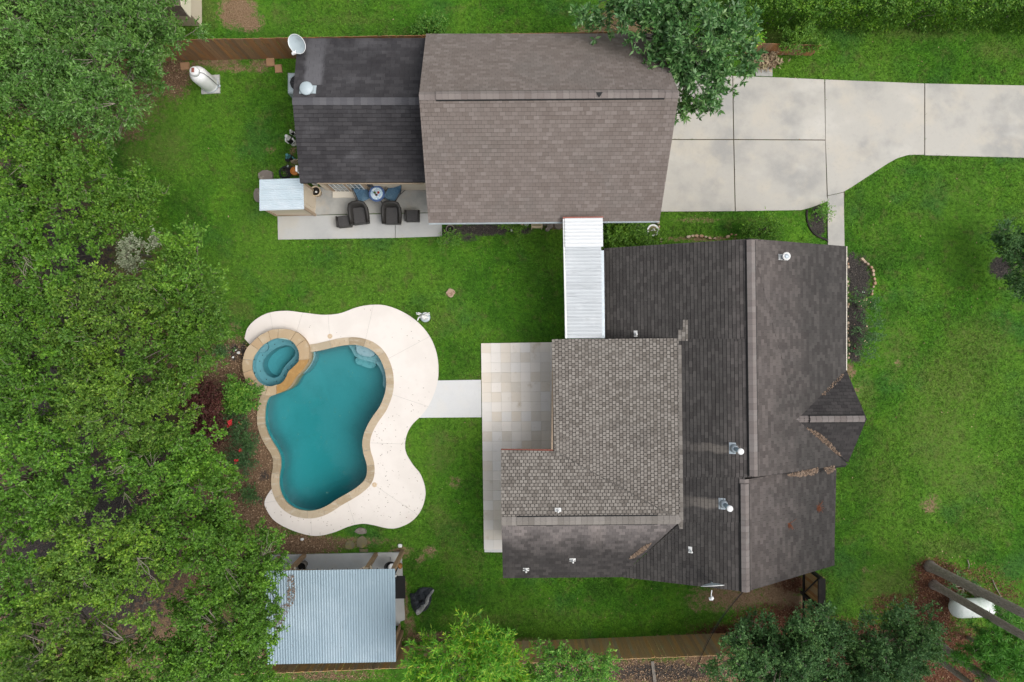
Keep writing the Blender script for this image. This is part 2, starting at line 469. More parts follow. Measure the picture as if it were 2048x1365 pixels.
M['sh_ell'] = shingle_mat('shingles_dark_brown', [(0.034, 0.031, 0.030), (0.045, 0.041, 0.040), (0.060, 0.054, 0.052)],
    [((0.085, 0.075, 0.070), 0.8, 0.52, 0.75, (1.5, 0.5, 1), 0.4)], ridge=[(1, -6.22, 1.5, (3.3, 3.2, 3.15), 0.9)])
M['sh_gable'] = shingle_mat('shingles_charcoal_brown', [(0.032, 0.029, 0.029), (0.040, 0.037, 0.036), (0.052, 0.047, 0.046)], [((0.085, 0.077, 0.072), 1.0, 0.52, 0.75, None, 0.5)])
M['sh_new'] = shingle_mat('shingles_weathered_wood', [(0.130, 0.115, 0.099), (0.160, 0.142, 0.124), (0.185, 0.166, 0.146), (0.205, 0.185, 0.163), (0.228, 0.207, 0.183)],
    [((0.10, 0.09, 0.08), 0.8, 0.54, 0.74, None, 0.35)], stops=[0.0, 0.25, 0.45, 0.7, 1.0])
M['roof_deck'] = mat('roof_underlay', (0.012, 0.011, 0.011), 0.95)
M['roof_deck_light'] = mat('roof_underlay_brown', (0.065, 0.055, 0.05), 0.95)
M['roof_deck_new'] = mat('shingle_lower_ply', (0.085, 0.077, 0.068), 0.95, layers=[((0.13, 0.118, 0.105), 1.2, 0.5, 0.7), ((0.05, 0.045, 0.04), 6.0, 0.5, 0.7, None, 0.6)])
M['cap_dark'] = shingle_mat('ridge_caps_pinkish', [(0.14, 0.12, 0.112), (0.165, 0.142, 0.132), (0.19, 0.168, 0.158)], [((0.20, 0.19, 0.18), 1.4, 0.5, 0.7, None, 0.5)])
M['cap_light'] = shingle_mat('ridge_caps_brown_grey', [(0.16, 0.134, 0.122), (0.185, 0.158, 0.146), (0.21, 0.182, 0.166)], [((0.23, 0.205, 0.19), 2.2, 0.5, 0.7, None, 0.5)])
M['vent_black'] = mat('vent_black', (0.006, 0.006, 0.006), 0.7)
M['cream'] = mat('cream_stucco', (0.56, 0.48, 0.37), 0.85, layers=[((0.50, 0.42, 0.31), 1.5, 0.5, 0.75, None, 0.5)])
M['tan_trim'] = mat('tan_trim', (0.36, 0.27, 0.19), 0.8)
M['bounce_wall'] = mat('house_wall_pale', (0.58, 0.52, 0.43), 0.9, layers=[((0.50, 0.43, 0.34), 12.0, 0.5, 0.7)])  # house walls made pale so they bounce light onto the patio
M['white'] = mat('white_paint', (0.74, 0.74, 0.73), 0.5, layers=[((0.6, 0.6, 0.58), 6.0, 0.55, 0.8, None, 0.5)])
M['white_dull'] = mat('white_aged', (0.62, 0.62, 0.60), 0.6, layers=[((0.42, 0.42, 0.38), 5.0, 0.5, 0.75, None, 0.6)])
M['gutter'] = mat('gutter_cream', (0.60, 0.55, 0.46), 0.5)
M['galv'] = mat('galvanised_blue_grey', (0.235, 0.31, 0.355), 0.42, metal=0.25, layers=[((0.28, 0.355, 0.40), 0.6, 0.45, 0.7), ((0.20, 0.27, 0.315), 1.6, 0.5, 0.75, (1, 0.25, 1), 0.5), ((0.25, 0.29, 0.32), 9.0, 0.72, 0.78, None, 0.5)], spec=0.5)
M['galv_shed'] = mat('galvanised_pale', (0.52, 0.60, 0.645), 0.4, metal=0.2, layers=[((0.60, 0.66, 0.70), 0.9, 0.45, 0.7)], spec=0.5)
M['galv_dark'] = mat('galvanised_flashing', (0.40, 0.45, 0.48), 0.45, metal=0.3, layers=[((0.50, 0.55, 0.58), 9.0, 0.5, 0.7)])
M['alu'] = mat('white_aluminium_weathered', (0.46, 0.485, 0.50), 0.45, rnd=0.05, layers=[((0.34, 0.36, 0.375), 2.0, 0.5, 0.7, (0.6, 6.0, 1), 0.8, 6.0), ((0.30, 0.30, 0.29), 7.0, 0.64, 0.76, (0.5, 3.0, 1), 0.7), ((0.58, 0.60, 0.61), 1.0, 0.5, 0.7, None, 0.5)])
M['alu_new'] = mat('white_aluminium', (0.60, 0.615, 0.62), 0.45, rnd=0.03, layers=[((0.5, 0.51, 0.52), 2.4, 0.6, 0.75, (0.6, 6.0, 1), 0.6, 6.0)])
M['dish'] = mat('dish_grey', (0.37, 0.43, 0.45), 0.45, layers=[((0.33, 0.39, 0.41), 5, 0.5, 0.7)])
M['steel'] = mat('dark_steel', (0.06, 0.06, 0.065), 0.5, metal=0.4)
M['wood_fence'] = mat('stained_fence_boards', (0.1, 0.05, 0.03), 0.85, ramp=[(0.23, 0.11, 0.05), (0.30, 0.145, 0.06), (0.26, 0.15, 0.08), (0.18, 0.105, 0.06)], layers=[((0.38, 0.17, 0.055), 1.6, 0.5, 0.7, (1.5, 1, 0.6), 0.55), ((0.10, 0.085, 0.06), 2.2, 0.56, 0.75, None, 0.5), ((0.05, 0.03, 0.02), 9.0, 0.55, 0.75, (6, 6, 0.5), 0.5)])
M['wood_weather'] = mat('weathered_fence_boards', (0.1, 0.06, 0.03), 0.85, ramp=[(0.36, 0.24, 0.13), (0.44, 0.28, 0.13), (0.36, 0.28, 0.18), (0.50, 0.29, 0.11), (0.30, 0.21, 0.13)], layers=[((0.52, 0.29, 0.10), 1.5, 0.5, 0.7, (2.5, 1, 0.4), 0.55), ((0.30, 0.29, 0.18), 2.5, 0.54, 0.75, (2, 1, 0.5), 0.6), ((0.06, 0.042, 0.03), 9.0, 0.55, 0.75, (6, 6, 0.5), 0.5)])
M['wood_dark'] = mat('dark_stained_wood', (0.018, 0.014, 0.012), 0.8, layers=[((0.035, 0.026, 0.02), 3, 0.5, 0.7)])
M['post_wood'] = mat('timber_post', (0.26, 0.175, 0.10), 0.85, layers=[((0.18, 0.115, 0.065), 5.0, 0.5, 0.7, (5, 5, 0.6), 0.7), ((0.34, 0.25, 0.16), 3.0, 0.55, 0.75, None, 0.5)])
M['brace_wood'] = mat('pale_timber', (0.56, 0.47, 0.35), 0.8, layers=[((0.46, 0.37, 0.26), 6.0, 0.5, 0.75)])
M['bark'] = mat('grey_bark', (0.16, 0.135, 0.105), 0.9, layers=[((0.26, 0.235, 0.20), 4.0, 0.5, 0.7), ((0.09, 0.075, 0.06), 14.0, 0.5, 0.7, (3, 3, 1), 0.6)], bump=(30, 0.6, 0.02))
M['twig'] = mat('pale_twig', (0.24, 0.21, 0.165), 0.9, rnd=0.3)
M['pine_bark'] = mat('pine_bark', (0.27, 0.225, 0.19), 0.95, layers=[((0.38, 0.33, 0.285), 9.0, 0.5, 0.65, (2, 2, 0.7), 0.8), ((0.10, 0.08, 0.065), 16.0, 0.52, 0.7, (2, 2, 0.6), 0.8)], bump=(22, 1.0, 0.04, (1.5, 1.5, 0.7)))

def leaf_mat(name, cols, clump, trans=0.3, rough=0.5, stops=None, clump_scale=1.1, spec=0.28):
    g = NT(name)
    c = g.ramp(g.rand(), cols, stops=stops)
    c = g.mix(g.math('MULTIPLY', g.step(g.noise(clump_scale, 3.0, 0.6), 0.46, 0.64), 1.0), c, g.mix(1.0, c, clump, 'MULTIPLY'))
    o = g.math('ADD', g.math('MULTIPLY', g.n('ShaderNodeObjectInfo').outputs['Random'], 0.3), 1.02)
    v = g.n('ShaderNodeCombineColor'); [g.l(o, v.inputs[i]) for i in range(3)]
    c = g.mix(1.0, c, v.outputs[0], 'MULTIPLY')
    return g.out(g.bsdf(c, rough, 0, spec, None, trans))
M['lf_oak'] = leaf_mat('leaf_oak', [(0.052, 0.130, 0.016), (0.072, 0.172, 0.020), (0.094, 0.208, 0.025), (0.140, 0.262, 0.036)], (1.38, 1.34, 1.0))
M['lf_oak2'] = leaf_mat('leaf_oak_olive', [(0.060, 0.126, 0.018), (0.084, 0.170, 0.023), (0.108, 0.206, 0.028), (0.175, 0.268, 0.042)], (1.42, 1.36, 1.0))
M['lf_fresh'] = leaf_mat('leaf_fresh', [(0.054, 0.132, 0.016), (0.078, 0.180, 0.022), (0.108, 0.225, 0.028), (0.155, 0.275, 0.042)], (1.25, 1.2, 0.9))
M['lf_feather'] = leaf_mat('leaf_feathery', [(0.054, 0.138, 0.024), (0.080, 0.190, 0.032), (0.110, 0.235, 0.042), (0.180, 0.300, 0.110)], (1.3, 1.2, 1.1))
M['lf_silver'] = leaf_mat('leaf_silvery', [(0.16, 0.20, 0.11), (0.28, 0.32, 0.20), (0.40, 0.42, 0.30)], (1.1, 1.1, 1.1))
M['lf_magnolia'] = leaf_mat('leaf_large_glossy', [(0.040, 0.115, 0.030), (0.066, 0.172, 0.044), (0.096, 0.216, 0.060), (0.18, 0.30, 0.115)], (1.3, 1.2, 1.1), 0.2, 0.4, spec=0.5)
M['lf_hedge'] = leaf_mat('leaf_hedge', [(0.036, 0.100, 0.010), (0.060, 0.155, 0.014), (0.090, 0.205, 0.020), (0.150, 0.270, 0.032)], (1.3, 1.25, 0.9))
M['lf_dark'] = leaf_mat('leaf_dark_green', [(0.036, 0.092, 0.028), (0.056, 0.132, 0.040), (0.080, 0.172, 0.054), (0.118, 0.215, 0.070)], (1.25, 1.2, 1.0))
M['lf_light'] = leaf_mat('leaf_yellow_green', [(0.060, 0.220, 0.024), (0.110, 0.320, 0.030), (0.180, 0.420, 0.038), (0.400, 0.480, 0.070)], (1.3, 1.15, 0.8), 0.35)
M['lf_light2'] = leaf_mat('leaf_bright_green', [(0.050, 0.165, 0.024), (0.090, 0.240, 0.034), (0.140, 0.300, 0.046), (0.21, 0.36, 0.07)], (1.25, 1.15, 0.9), 0.35)
M['lf_pine'] = leaf_mat('needles_pine', [(0.030, 0.120, 0.014), (0.060, 0.190, 0.022), (0.095, 0.240, 0.032)], (1.2, 1.15, 1.0), 0.15)
M['lf_red'] = leaf_mat('leaf_maroon', [(0.060, 0.022, 0.020), (0.100, 0.038, 0.034), (0.150, 0.058, 0.050), (0.090, 0.070, 0.036)], (1.3, 1.2, 1.2))
M['lf_rose'] = leaf_mat('leaf_rose', [(0.040, 0.095, 0.034), (0.065, 0.140, 0.048), (0.10, 0.185, 0.07)], (1.2, 1.2, 1.0))
M['petal_red'] = mat('petal_red', (0.55, 0.03, 0.035), 0.6, rnd=0.3)
M['petal_pink'] = mat('petal_pink', (0.62, 0.36, 0.28), 0.6, rnd=0.25)
M['petal_yellow'] = mat('petal_yellow', (0.6, 0.36, 0.04), 0.6, rnd=0.2)
M['chips'] = mat('wood_chips', (0.2, 0.12, 0.07), 0.9, ramp=[(0.10, 0.058, 0.032), (0.22, 0.135, 0.08), (0.33, 0.215, 0.13), (0.45, 0.32, 0.21)])
M['chips_dark'] = mat('dark_mulch_chips', (0.03, 0.025, 0.022), 0.9, ramp=[(0.010, 0.009, 0.009), (0.022, 0.019, 0.018), (0.05, 0.042, 0.036), (0.16, 0.13, 0.10)])
M['chips_red'] = mat('pine_straw', (0.1, 0.04, 0.02), 0.9, ramp=[(0.05, 0.02, 0.012), (0.11, 0.045, 0.025), (0.16, 0.075, 0.04), (0.24, 0.15, 0.09)])
M['dry_leaf'] = mat('dry_leaves', (0.2, 0.1, 0.05), 0.9, ramp=[(0.060, 0.042, 0.030), (0.125, 0.084, 0.056), (0.19, 0.13, 0.09), (0.27, 0.20, 0.145)])
M['orange_leaf'] = mat('rusty_pine_tuft', (0.19, 0.065, 0.03), 0.9, rnd=0.3)
M['wicker'] = mat('dark_wicker', (0.020, 0.018, 0.016), 0.55, layers=[((0.034, 0.031, 0.028), 40.0, 0.5, 0.6, (1, 1, 3))], bump=(60, 0.8, 0.01, (0.3, 1, 2)))
M['wicker_seat'] = mat('wicker_seat', (0.034, 0.032, 0.031), 0.6, layers=[((0.050, 0.046, 0.044), 30.0, 0.5, 0.6, (0.3, 3, 1))], bump=(60, 0.8, 0.01, (0.3, 2, 1)))
M['sling'] = mat('blue_sling', (0.065, 0.140, 0.215), 0.7, layers=[((0.13, 0.22, 0.29), 2.8, 0.45, 0.7), ((0.03, 0.07, 0.12), 40.0, 0.5, 0.6)])
M['table_rim'] = mat('blue_table_rim', (0.045, 0.085, 0.20), 0.45, layers=[((0.08, 0.13, 0.27), 20.0, 0.5, 0.65)])
M['mosaic'] = mat('pale_mosaic', (0.5, 0.58, 0.64), 0.35, ramp=[(0.36, 0.52, 0.62), (0.52, 0.62, 0.67), (0.60, 0.66, 0.68), (0.25, 0.42, 0.60)])
M['terracotta'] = mat('terracotta_orange', (0.50, 0.19, 0.035), 0.6, layers=[((0.42, 0.15, 0.03), 8, 0.5, 0.7)])
M['cream_pot'] = mat('cream_ceramic', (0.55, 0.44, 0.30), 0.6)
M['soil_dark'] = mat('potting_soil', (0.012, 0.010, 0.008), 0.95, bump=(40, 0.8, 0.02))
M['stone_pot'] = mat('stone_pot', (0.17, 0.15, 0.125), 0.9, layers=[((0.10, 0.09, 0.075), 9, 0.5, 0.7)])
M['rock'] = mat('field_stone', (0.28, 0.20, 0.14), 0.9, ramp=[(0.30, 0.17, 0.10), (0.38, 0.26, 0.17), (0.42, 0.33, 0.25), (0.26, 0.18, 0.13)], layers=[((0.44, 0.36, 0.28), 7.0, 0.52, 0.72, None, 0.6)], bump=(20, 0.5, 0.02))
M['rock_grey'] = mat('grey_flagstone', (0.17, 0.145, 0.125), 0.9, layers=[((0.28, 0.25, 0.20), 4.0, 0.5, 0.7), ((0.10, 0.10, 0.06), 6.0, 0.55, 0.75, None, 0.6)], bump=(18, 0.5, 0.02))
M['moss_stone'] = mat('mossy_stone', (0.15, 0.13, 0.075), 0.9, layers=[((0.20, 0.18, 0.06), 3.0, 0.5, 0.7), ((0.12, 0.10, 0.075), 7.0, 0.5, 0.7, None, 0.6)], bump=(18, 0.5, 0.02))
M['rust'] = mat('red_oxide', (0.30, 0.105, 0.075), 0.8, layers=[((0.22, 0.07, 0.05), 20, 0.5, 0.7)])
M['black'] = mat('black_plastic', (0.010, 0.010, 0.011), 0.5)
M['black_mat'] = mat('black_rubber', (0.014, 0.013, 0.013), 0.8, layers=[((0.05, 0.025, 0.015), 5.0, 0.6, 0.72, None, 0.8)])
M['cover'] = mat('charcoal_cover', (0.022, 0.026, 0.031), 0.65, layers=[((0.034, 0.038, 0.043), 6.0, 0.5, 0.7)])
M['cover_grey'] = mat('grey_cover_lining', (0.30, 0.30, 0.29), 0.75)
M['blue'] = mat('blue_plastic', (0.03, 0.12, 0.42), 0.5)
M['glass'] = mat('dark_glass', (0.10, 0.13, 0.14), 0.08, spec=0.8)
M['statue'] = mat('white_cast_stone', (0.68, 0.68, 0.66), 0.7, layers=[((0.5, 0.5, 0.47), 12, 0.5, 0.75, None, 0.5)])
M['brown_wood'] = mat('chestnut_wood', (0.30, 0.135, 0.04), 0.6)
M['teal'] = mat('teal_glaze', (0.06, 0.20, 0.22), 0.5)

def water_mat(name, col, dens):
    g = NT(name)
    tr = g.n('ShaderNodeBsdfTransparent')
    gl = g.n('ShaderNodeBsdfGlossy'); gl.inputs['Roughness'].default_value = 0.03
    fr = g.n('ShaderNodeFresnel'); fr.inputs['IOR'].default_value = 1.33
    bp = g.n('ShaderNodeBump'); bp.inputs['Strength'].default_value = 0.05; bp.inputs['Distance'].default_value = 0.05
    g.l(g.noise(2.6, 2.0, 0.5), bp.inputs['Height'])
    g.l(bp.outputs[0], gl.inputs['Normal']); g.l(bp.outputs[0], fr.inputs['Normal'])
    mx = g.n('ShaderNodeMixShader')
    g.l(fr.outputs[0], mx.inputs[0]); g.l(tr.outputs[0], mx.inputs[1]); g.l(gl.outputs[0], mx.inputs[2])
    va = g.n('ShaderNodeVolumeAbsorption'); va.inputs['Color'].default_value = (*col, 1); va.inputs['Density'].default_value = dens
    return g.out(mx.outputs[0], va.outputs[0])
M['water'] = water_mat('pool_water', (0.02, 0.865, 0.85), 0.65)
# ------------------------------------------------------------------ outlines, in photograph pixels
def zz(pts, s, ox, oy):
    return [(ox + x / s, oy + y / s) for x, y in pts]
POOL_PX = zz([(580, 310), (640, 297), (700, 283), (760, 270), (820, 265), (870, 272), (920, 292), (960, 330), (985, 380), (998, 430), (1000, 490), (990, 540), (965, 600), (930, 650), (900, 700), (880, 750), (873, 800), (880, 850), (895, 900), (898, 950), (885, 990), (850, 1025), (800, 1058), (740, 1092), (690, 1125), (640, 1148), (590, 1157), (530, 1150), (480, 1125), (445, 1085), (425, 1030), (423, 980), (432, 920), (430, 870), (415, 830), (390, 790), (365, 745), (348, 690), (347, 640), (352, 590), (365, 555), (385, 535), (430, 500), (470, 450), (520, 400), (555, 355)], 2.676, 400, 590)
DECK_OUT_PX = [(489, 678), (495, 657), (512, 639), (538, 626), (572, 622), (609, 626), (647, 630), (680, 627), (714, 615), (744, 610), (774, 612), (807, 625), (837, 646), (860, 674), (873, 706), (877, 739), (874, 769), (861, 805), (845, 829), (826, 848), (815, 866), (810, 889), (813, 908), (826, 930), (841, 949), (850, 975), (850, 997), (841, 1023), (822, 1044), (796, 1056), (774, 1057), (748, 1051), (725, 1048), (699, 1053), (669, 1065), (639, 1072), (613, 1070), (579, 1059), (549, 1042), (533, 1020), (529, 1005), (535, 990), (546, 975)]
SPA_IN_PX = zz([(840, 230), (960, 250), (1060, 310), (1130, 400), (1170, 500), (1172, 630), (1120, 710), (1050, 780), (970, 860), (930, 950), (880, 1030), (820, 1080), (740, 1105), (640, 1130), (540, 1115), (430, 1050), (360, 960), (310, 840), (300, 720), (330, 590), (390, 490), (480, 380), (580, 310), (700, 250)], 9.1, 470, 650)
SPA_OUT_PX = zz([(760, 90), (900, 85), (1060, 120), (1180, 190), (1270, 290), (1320, 390), (1335, 490), (1335, 600), (1310, 680), (1240, 790), (1170, 870), (1110, 930), (1060, 1000), (1010, 1090), (930, 1170), (850, 1215), (775, 1240), (690, 1275), (580, 1275), (470, 1245), (380, 1190), (300, 1120), (210, 1010), (160, 870), (145, 720), (165, 580), (220, 440), (320, 330), (440, 220), (560, 150), (660, 105)], 9.1, 470, 650)
FOOT_PX = zz([(900, 380), (1000, 400), (1060, 450), (1080, 520), (1050, 590), (980, 660), (910, 730), (860, 800), (820, 890), (760, 945), (680, 960), (600, 930), (540, 870), (500, 790), (495, 710), (520, 630), (580, 550), (660, 480), (760, 420)], 9.1, 470, 650)
SPAC_PX = (470 + 750 / 9.1, 650 + 670 / 9.1)
DRIVE_PX = {
    'a': [(1318, 152), (1464, 152), (1466, 278), (1318, 278)],
    'b': [(1467, 153), (1560, 156), (1648, 160), (1650, 279), (1469, 278)],
    'c': [(1318, 281), (1466, 281), (1469, 422), (1318, 423)],
    'd': [(1469, 281), (1650, 282), (1653, 393), (1655, 402), (1640, 408), (1622, 415), (1602, 420), (1472, 422)],
    'e': [(1651, 160), (1848, 168), (1848, 309), (1830, 309), (1815, 310), (1795, 316), (1775, 327), (1740, 350), (1700, 376), (1686, 384), (1656, 391), (1652, 281)],
    'f': [(1851, 168), (2098, 173), (2098, 316), (2048, 315), (1851, 310)],
    'h': [(2101, 173), (2340, 178), (2340, 322), (2101, 316)],
    'g': [(1656, 393), (1687, 386), (1689, 520), (1657, 520)],
}
PATIO_PX = [(962, 687), (1140, 687), (1140, 905), (1060, 905), (1060, 1106), (968, 1106)]
APATIO_PX = [(555, 433), (555, 479), (883, 473), (883, 372), (600, 372), (600, 432)]
PATH_PX = [(845, 762), (962, 760), (963, 835), (838, 836)]
PAD_PX = [(540, 1111), (803, 1105), (806, 1170), (810, 1240), (800, 1244), (800, 1252), (540, 1255)]
BRUSH_PX = [(1508, 108), (1545, 108), (1545, 153), (1512, 152)]
def to_w(px, z=0.0): return [P(x, y, z) for x, y in px]
POOL = closed_curve(to_w(POOL_PX, 0.0), step=0.12)
SPAC = P(*SPAC_PX, 0.4)

# ------------------------------------------------------------------ the ground
def axis(lim_in, step, far):
    a = np.arange(-lim_in, lim_in + step / 2, step)
    ext = [lim_in + d for d in far]
    return np.concatenate([[-e for e in ext[::-1]], a, ext])
gx, gy = axis(25.0, 0.125, (3, 10, 30, 90, 250)), axis(17.0, 0.125, (3, 10, 30, 90, 250))
GX, GY = np.meshgrid(gx, gy)
PXg, PYg = 1024 + GX * 50.01, 682.5 - GY * 50.01
def spots(lst, X=None, Y=None):
    X = PXg if X is None else X; Y = PYg if Y is None else Y
    a = np.zeros_like(X)
    for s in lst:
        x, y, rx, ry = s[:4]; st = s[4] if len(s) > 4 else 1.0; an = R(s[5]) if len(s) > 5 else 0.0
        dx, dy = X - x, Y - y
        u, v = (dx * math.cos(an) + dy * math.sin(an)) / rx, (-dx * math.sin(an) + dy * math.cos(an)) / ry
        a = np.maximum(a, st * np.clip(1.35 - np.sqrt(u * u + v * v), 0, 1))
    return a
SOIL = [(475, 22, 45, 40), (500, 45, 30, 22), (455, 35, 20, 20), (430, 125, 70, 14, .8), (520, 130, 30, 18, .75), (470, 138, 60, 10, .7), (1475, 1195, 120, 36, .8), (1560, 1180, 60, 50, 1), (1590, 1215, 40, 40), (1400, 1215, 40, 16, .5), (1862, 1010, 26, 26, .62),
        (910, 965, 22, 16, .55), (860, 1105, 18, 16, .7), (842, 1120, 15, 10, .7), (690, 1085, 110, 14, .72), (800, 1105, 30, 16, .75), (1795, 727, 9, 10, .75), (1395, 440, 60, 8, .6), (1400, 478, 110, 7, .75), (812, 1210, 6, 70, .75), (901, 586, 9, 10, 1.0), (820, 1255, 12, 40, .7),
        (1190, 60, 60, 22, .6), (1270, 50, 60, 40, .7), (1700, 742, 16, 22, .7), (1715, 780, 12, 16, .55), (540, 300, 22, 14, .45), (585, 320, 10, 60, .6), (1000, 1282, 160, 9, .6), (700, 1290, 200, 14, .5), (1730, 1140, 20, 12, .4), (470, 655, 20, 12, .5)]
LITTER = [(60, 60, 260, 200, 1), (120, 230, 190, 90, .9), (250, 260, 70, 40, .6), (60, 330, 110, 60, .9), (200, 180, 150, 110, .9), (350, 150, 40, 60, .9), (140, 500, 130, 160, 1), (120, 760, 320, 330, 1.2), (180, 1080, 360, 350, 1.3), (380, 750, 60, 80, .9), (470, 720, 42, 50, 1.1), (460, 830, 100, 150, 1.2), (500, 940, 70, 120, 1.2), (530, 900, 22, 80, 1.1), (520, 1040, 60, 80, 1.2), (600, 1090, 100, 26, 1.1), (400, 1000, 140, 100, 1.2),
          (1300, 1345, 420, 36, .95), (1150, 1345, 300, 30, 1), (1380, 1275, 110, 8, .7), (1200, 1290, 260, 5, .55), (1430, 1325, 90, 40, 1), (660, 1352, 150, 16, .65), (1535, 120, 26, 22, .7), (1440, 80, 130, 20, .55), (1230, 40, 60, 50, .6), (860, 1275, 80, 14, .8), (930, 1270, 30, 20, .6), (1110, 452, 28, 9, .9)]
STRAW = [(1880, 1175, 62, 60, 1.1), (1860, 1140, 40, 26, 1), (1950, 1150, 90, 36, .5), (2000, 1190, 80, 50, .5), (1860, 1240, 60, 70, 1.1), (1790, 1200, 70, 18, .6), (1560, 1245, 110, 40, 1), (1480, 1268, 110, 26, .9), (1600, 1165, 60, 30, .8), (1900, 1320, 150, 80, 1), (1700, 1300, 220, 70, .95), (1770, 1215, 60, 30, .55)]
MULCH_AND_SHADE = [(965, 459, 85, 14, 1.1), (900, 470, 18, 10, .9), (935, 477, 30, 9, .7), (1050, 462, 25, 10, .7), (1718, 560, 26, 52, 1.25), (1712, 645, 24, 65, 1.15), (1708, 705, 18, 26, 1), (1702, 530, 14, 30, 1.1), (1637, 450, 20, 24, 1.15), (1640, 425, 18, 16, 1.1), (2004, 536, 28, 24, 1.25, 20), (470, 705, 16, 22, .85), (487, 700, 10, 24, .8), (528, 952, 14, 16, .7), (520, 1000, 10, 12, .7), (1255, 470, 60, 26, .9), (1310, 452, 9, 14, .9), (1320, 1345, 160, 24, .8), (1790, 1290, 60, 60, .5), (575, 340, 16, 14, .9)]
MULCH_AND_SHADE += [(60, 330, 80, 50, .75), (140, 500, 110, 130, .85), (110, 760, 240, 260, .95), (170, 1080, 240, 260, .95), (60, 60, 230, 150, .8), (300, 900, 60, 200, .8)]  # grove floor: shade in the canopy gaps put into the ground colour
DRY = [(1800, 700, 60, 90, .5), (1900, 760, 110, 80, .6), (1760, 960, 60, 90, .5), (1940, 960, 120, 60, .5), (1760, 480, 60, 70, .4), (1900, 380, 120, 40, .35), (560, 560, 60, 30, .4), (700, 560, 120, 20, .4), (880, 900, 40, 60, .55), (900, 1080, 50, 50, .5), (410, 20, 30, 50, .8), (560, 30, 30, 30, .5), (700, 40, 120, 14, .5), (1870, 870, 90, 120, .55), (1960, 690, 90, 70, .6), (1840, 60, 160, 26, .65), (1990, 100, 60, 30, .6), (1790, 1180, 90, 60, .7), (1980, 1040, 60, 60, .5), (1900, 1095, 100, 30, .6), (480, 620, 40, 26, .7), (430, 690, 30, 20, .6), (620, 600, 40, 14, .5), (930, 1130, 60, 60, .5), (880, 1040, 30, 50, .6), (960, 1240, 120, 18, .6), (1100, 1230, 200, 26, .35), (330, 300, 60, 60, .6), (270, 320, 40, 50, .6), (470, 360, 30, 40, .4), (880, 640, 50, 40, .5), (1730, 790, 26, 60, .6), (1780, 870, 60, 50, .4), (1150, 540, 30, 60, .4), (1500, 440, 120, 10, .5), (1540, 70, 140, 24, .7)]
ATT = {'soil': spots(SOIL), 'litter': spots(LITTER), 'straw': spots(STRAW), 'mulch': spots(MULCH_AND_SHADE), 'dry': spots(DRY)}
for k in ATT:   # outside the photographed plot the lawn simply goes on
    ATT[k][(np.abs(GX) > 26) | (np.abs(GY) > 18)] = 0
Zg = 0.02 * np.sin(GX * 0.9 + 1.3) * np.cos(GY * 0.7) - 0.02
Vg = np.stack([GX.ravel(), GY.ravel(), Zg.ravel()], 1)
ny, nx = GX.shape
ii = np.arange((ny - 1) * (nx - 1)); r_, c_ = ii // (nx - 1), ii % (nx - 1)
a_ = r_ * nx + c_
Qg = np.stack([a_, a_ + 1, a_ + nx + 1, a_ + nx], 1)
cx_, cy_ = Vg[Qg, 0].mean(1), Vg[Qg, 1].mean(1)
spa_w = closed_curve(to_w(SPA_OUT_PX, 0.4), n=80)
spa_hole = [(SPAC.x + (p[0] - SPAC.x) * 0.8, SPAC.y + (p[1] - SPAC.y) * 0.8) for p in spa_w]
pool_c = POOL.mean(0)
pool_hole = [(p[0] + 0.13 * (p[0] - pool_c[0]) / np.hypot(*(p - pool_c)), p[1] + 0.13 * (p[1] - pool_c[1]) / np.hypot(*(p - pool_c))) for p in POOL]
keep = ~(inside(cx_, cy_, pool_hole) | inside(cx_, cy_, spa_hole))
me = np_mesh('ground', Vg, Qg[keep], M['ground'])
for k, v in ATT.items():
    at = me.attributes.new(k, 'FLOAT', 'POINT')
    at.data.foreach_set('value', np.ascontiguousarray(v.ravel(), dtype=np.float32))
tag(link('ground', me), 'green lawn with worn brown patches and leaf litter round the houses', None, None, 'structure')

# ------------------------------------------------------------------ driveway, patios, path
def px_grow(pl, d):
    p = np.array(pl, float); a = np.sum(p[:, 0] * np.roll(p[:, 1], -1) - np.roll(p[:, 0], -1) * p[:, 1])
    e = np.roll(p, -1, 0) - p; e /= np.linalg.norm(e, axis=1)[:, None]
    nn = np.stack([e[:, 1], -e[:, 0]], 1) * (1 if a > 0 else -1)
    m_ = nn + np.roll(nn, 1, 0); m_ /= np.maximum(1.0, np.sum(m_ * m_, 1) / 2)[:, None]
    return p + m_ * d * 0.9
def slab_set(name, label, polys, m, z, piece_name='slab', thick=0.12, grow=0.0):
    root = thing(name, label, None); del_cat(root); root['kind'] = 'structure'
    for pl in polys:
        if grow: pl = [tuple(q) for q in px_grow(pl, grow)]
        obj(piece_name, MB().prism(to_w(pl, z), z - thick, z), m, root)
    return root
def del_cat(o):
    if 'category' in o: del o['category']
jb = slab_set('driveway', 'pale concrete driveway of large stained slabs beside the brown roofed garage', list(DRIVE_PX.values()), M['drive'], 0.045, grow=0.62)
obj('joint_filler', MB().prism(to_w([(1320, 160), (1466, 158), (1650, 165), (1850, 174), (2330, 184), (2330, 315), (1848, 306), (1800, 310), (1690, 380), (1684, 500), (1660, 500), (1656, 398), (1600, 418), (1320, 420)], 0.02), -0.06, 0.022), mat('joint_soil', (0.07, 0.055, 0.035), 0.95, layers=[((0.05, 0.075, 0.02), 2.0, 0.5, 0.65)]), jb)
slab_set('patio_slab', 'concrete patio in front of the charcoal roofed wing', [[(600, 374), (883, 374), (883, 425), (742, 427), (600, 431)]], M['slab_old'], 0.055, 'slab')
slab_set('lower_patio_slab', 'lighter strip of concrete along the lawn side of the patio', [[(555, 433), (790, 428), (790, 476), (556, 479.5)], [(791, 428), (883, 426.5), (884, 473), (791, 476)]], M['slab'], 0.05, 'slab')
slab_set('path', 'short pale concrete path between pool deck and travertine patio', [PATH_PX], M['path'], 0.042, 'slab')
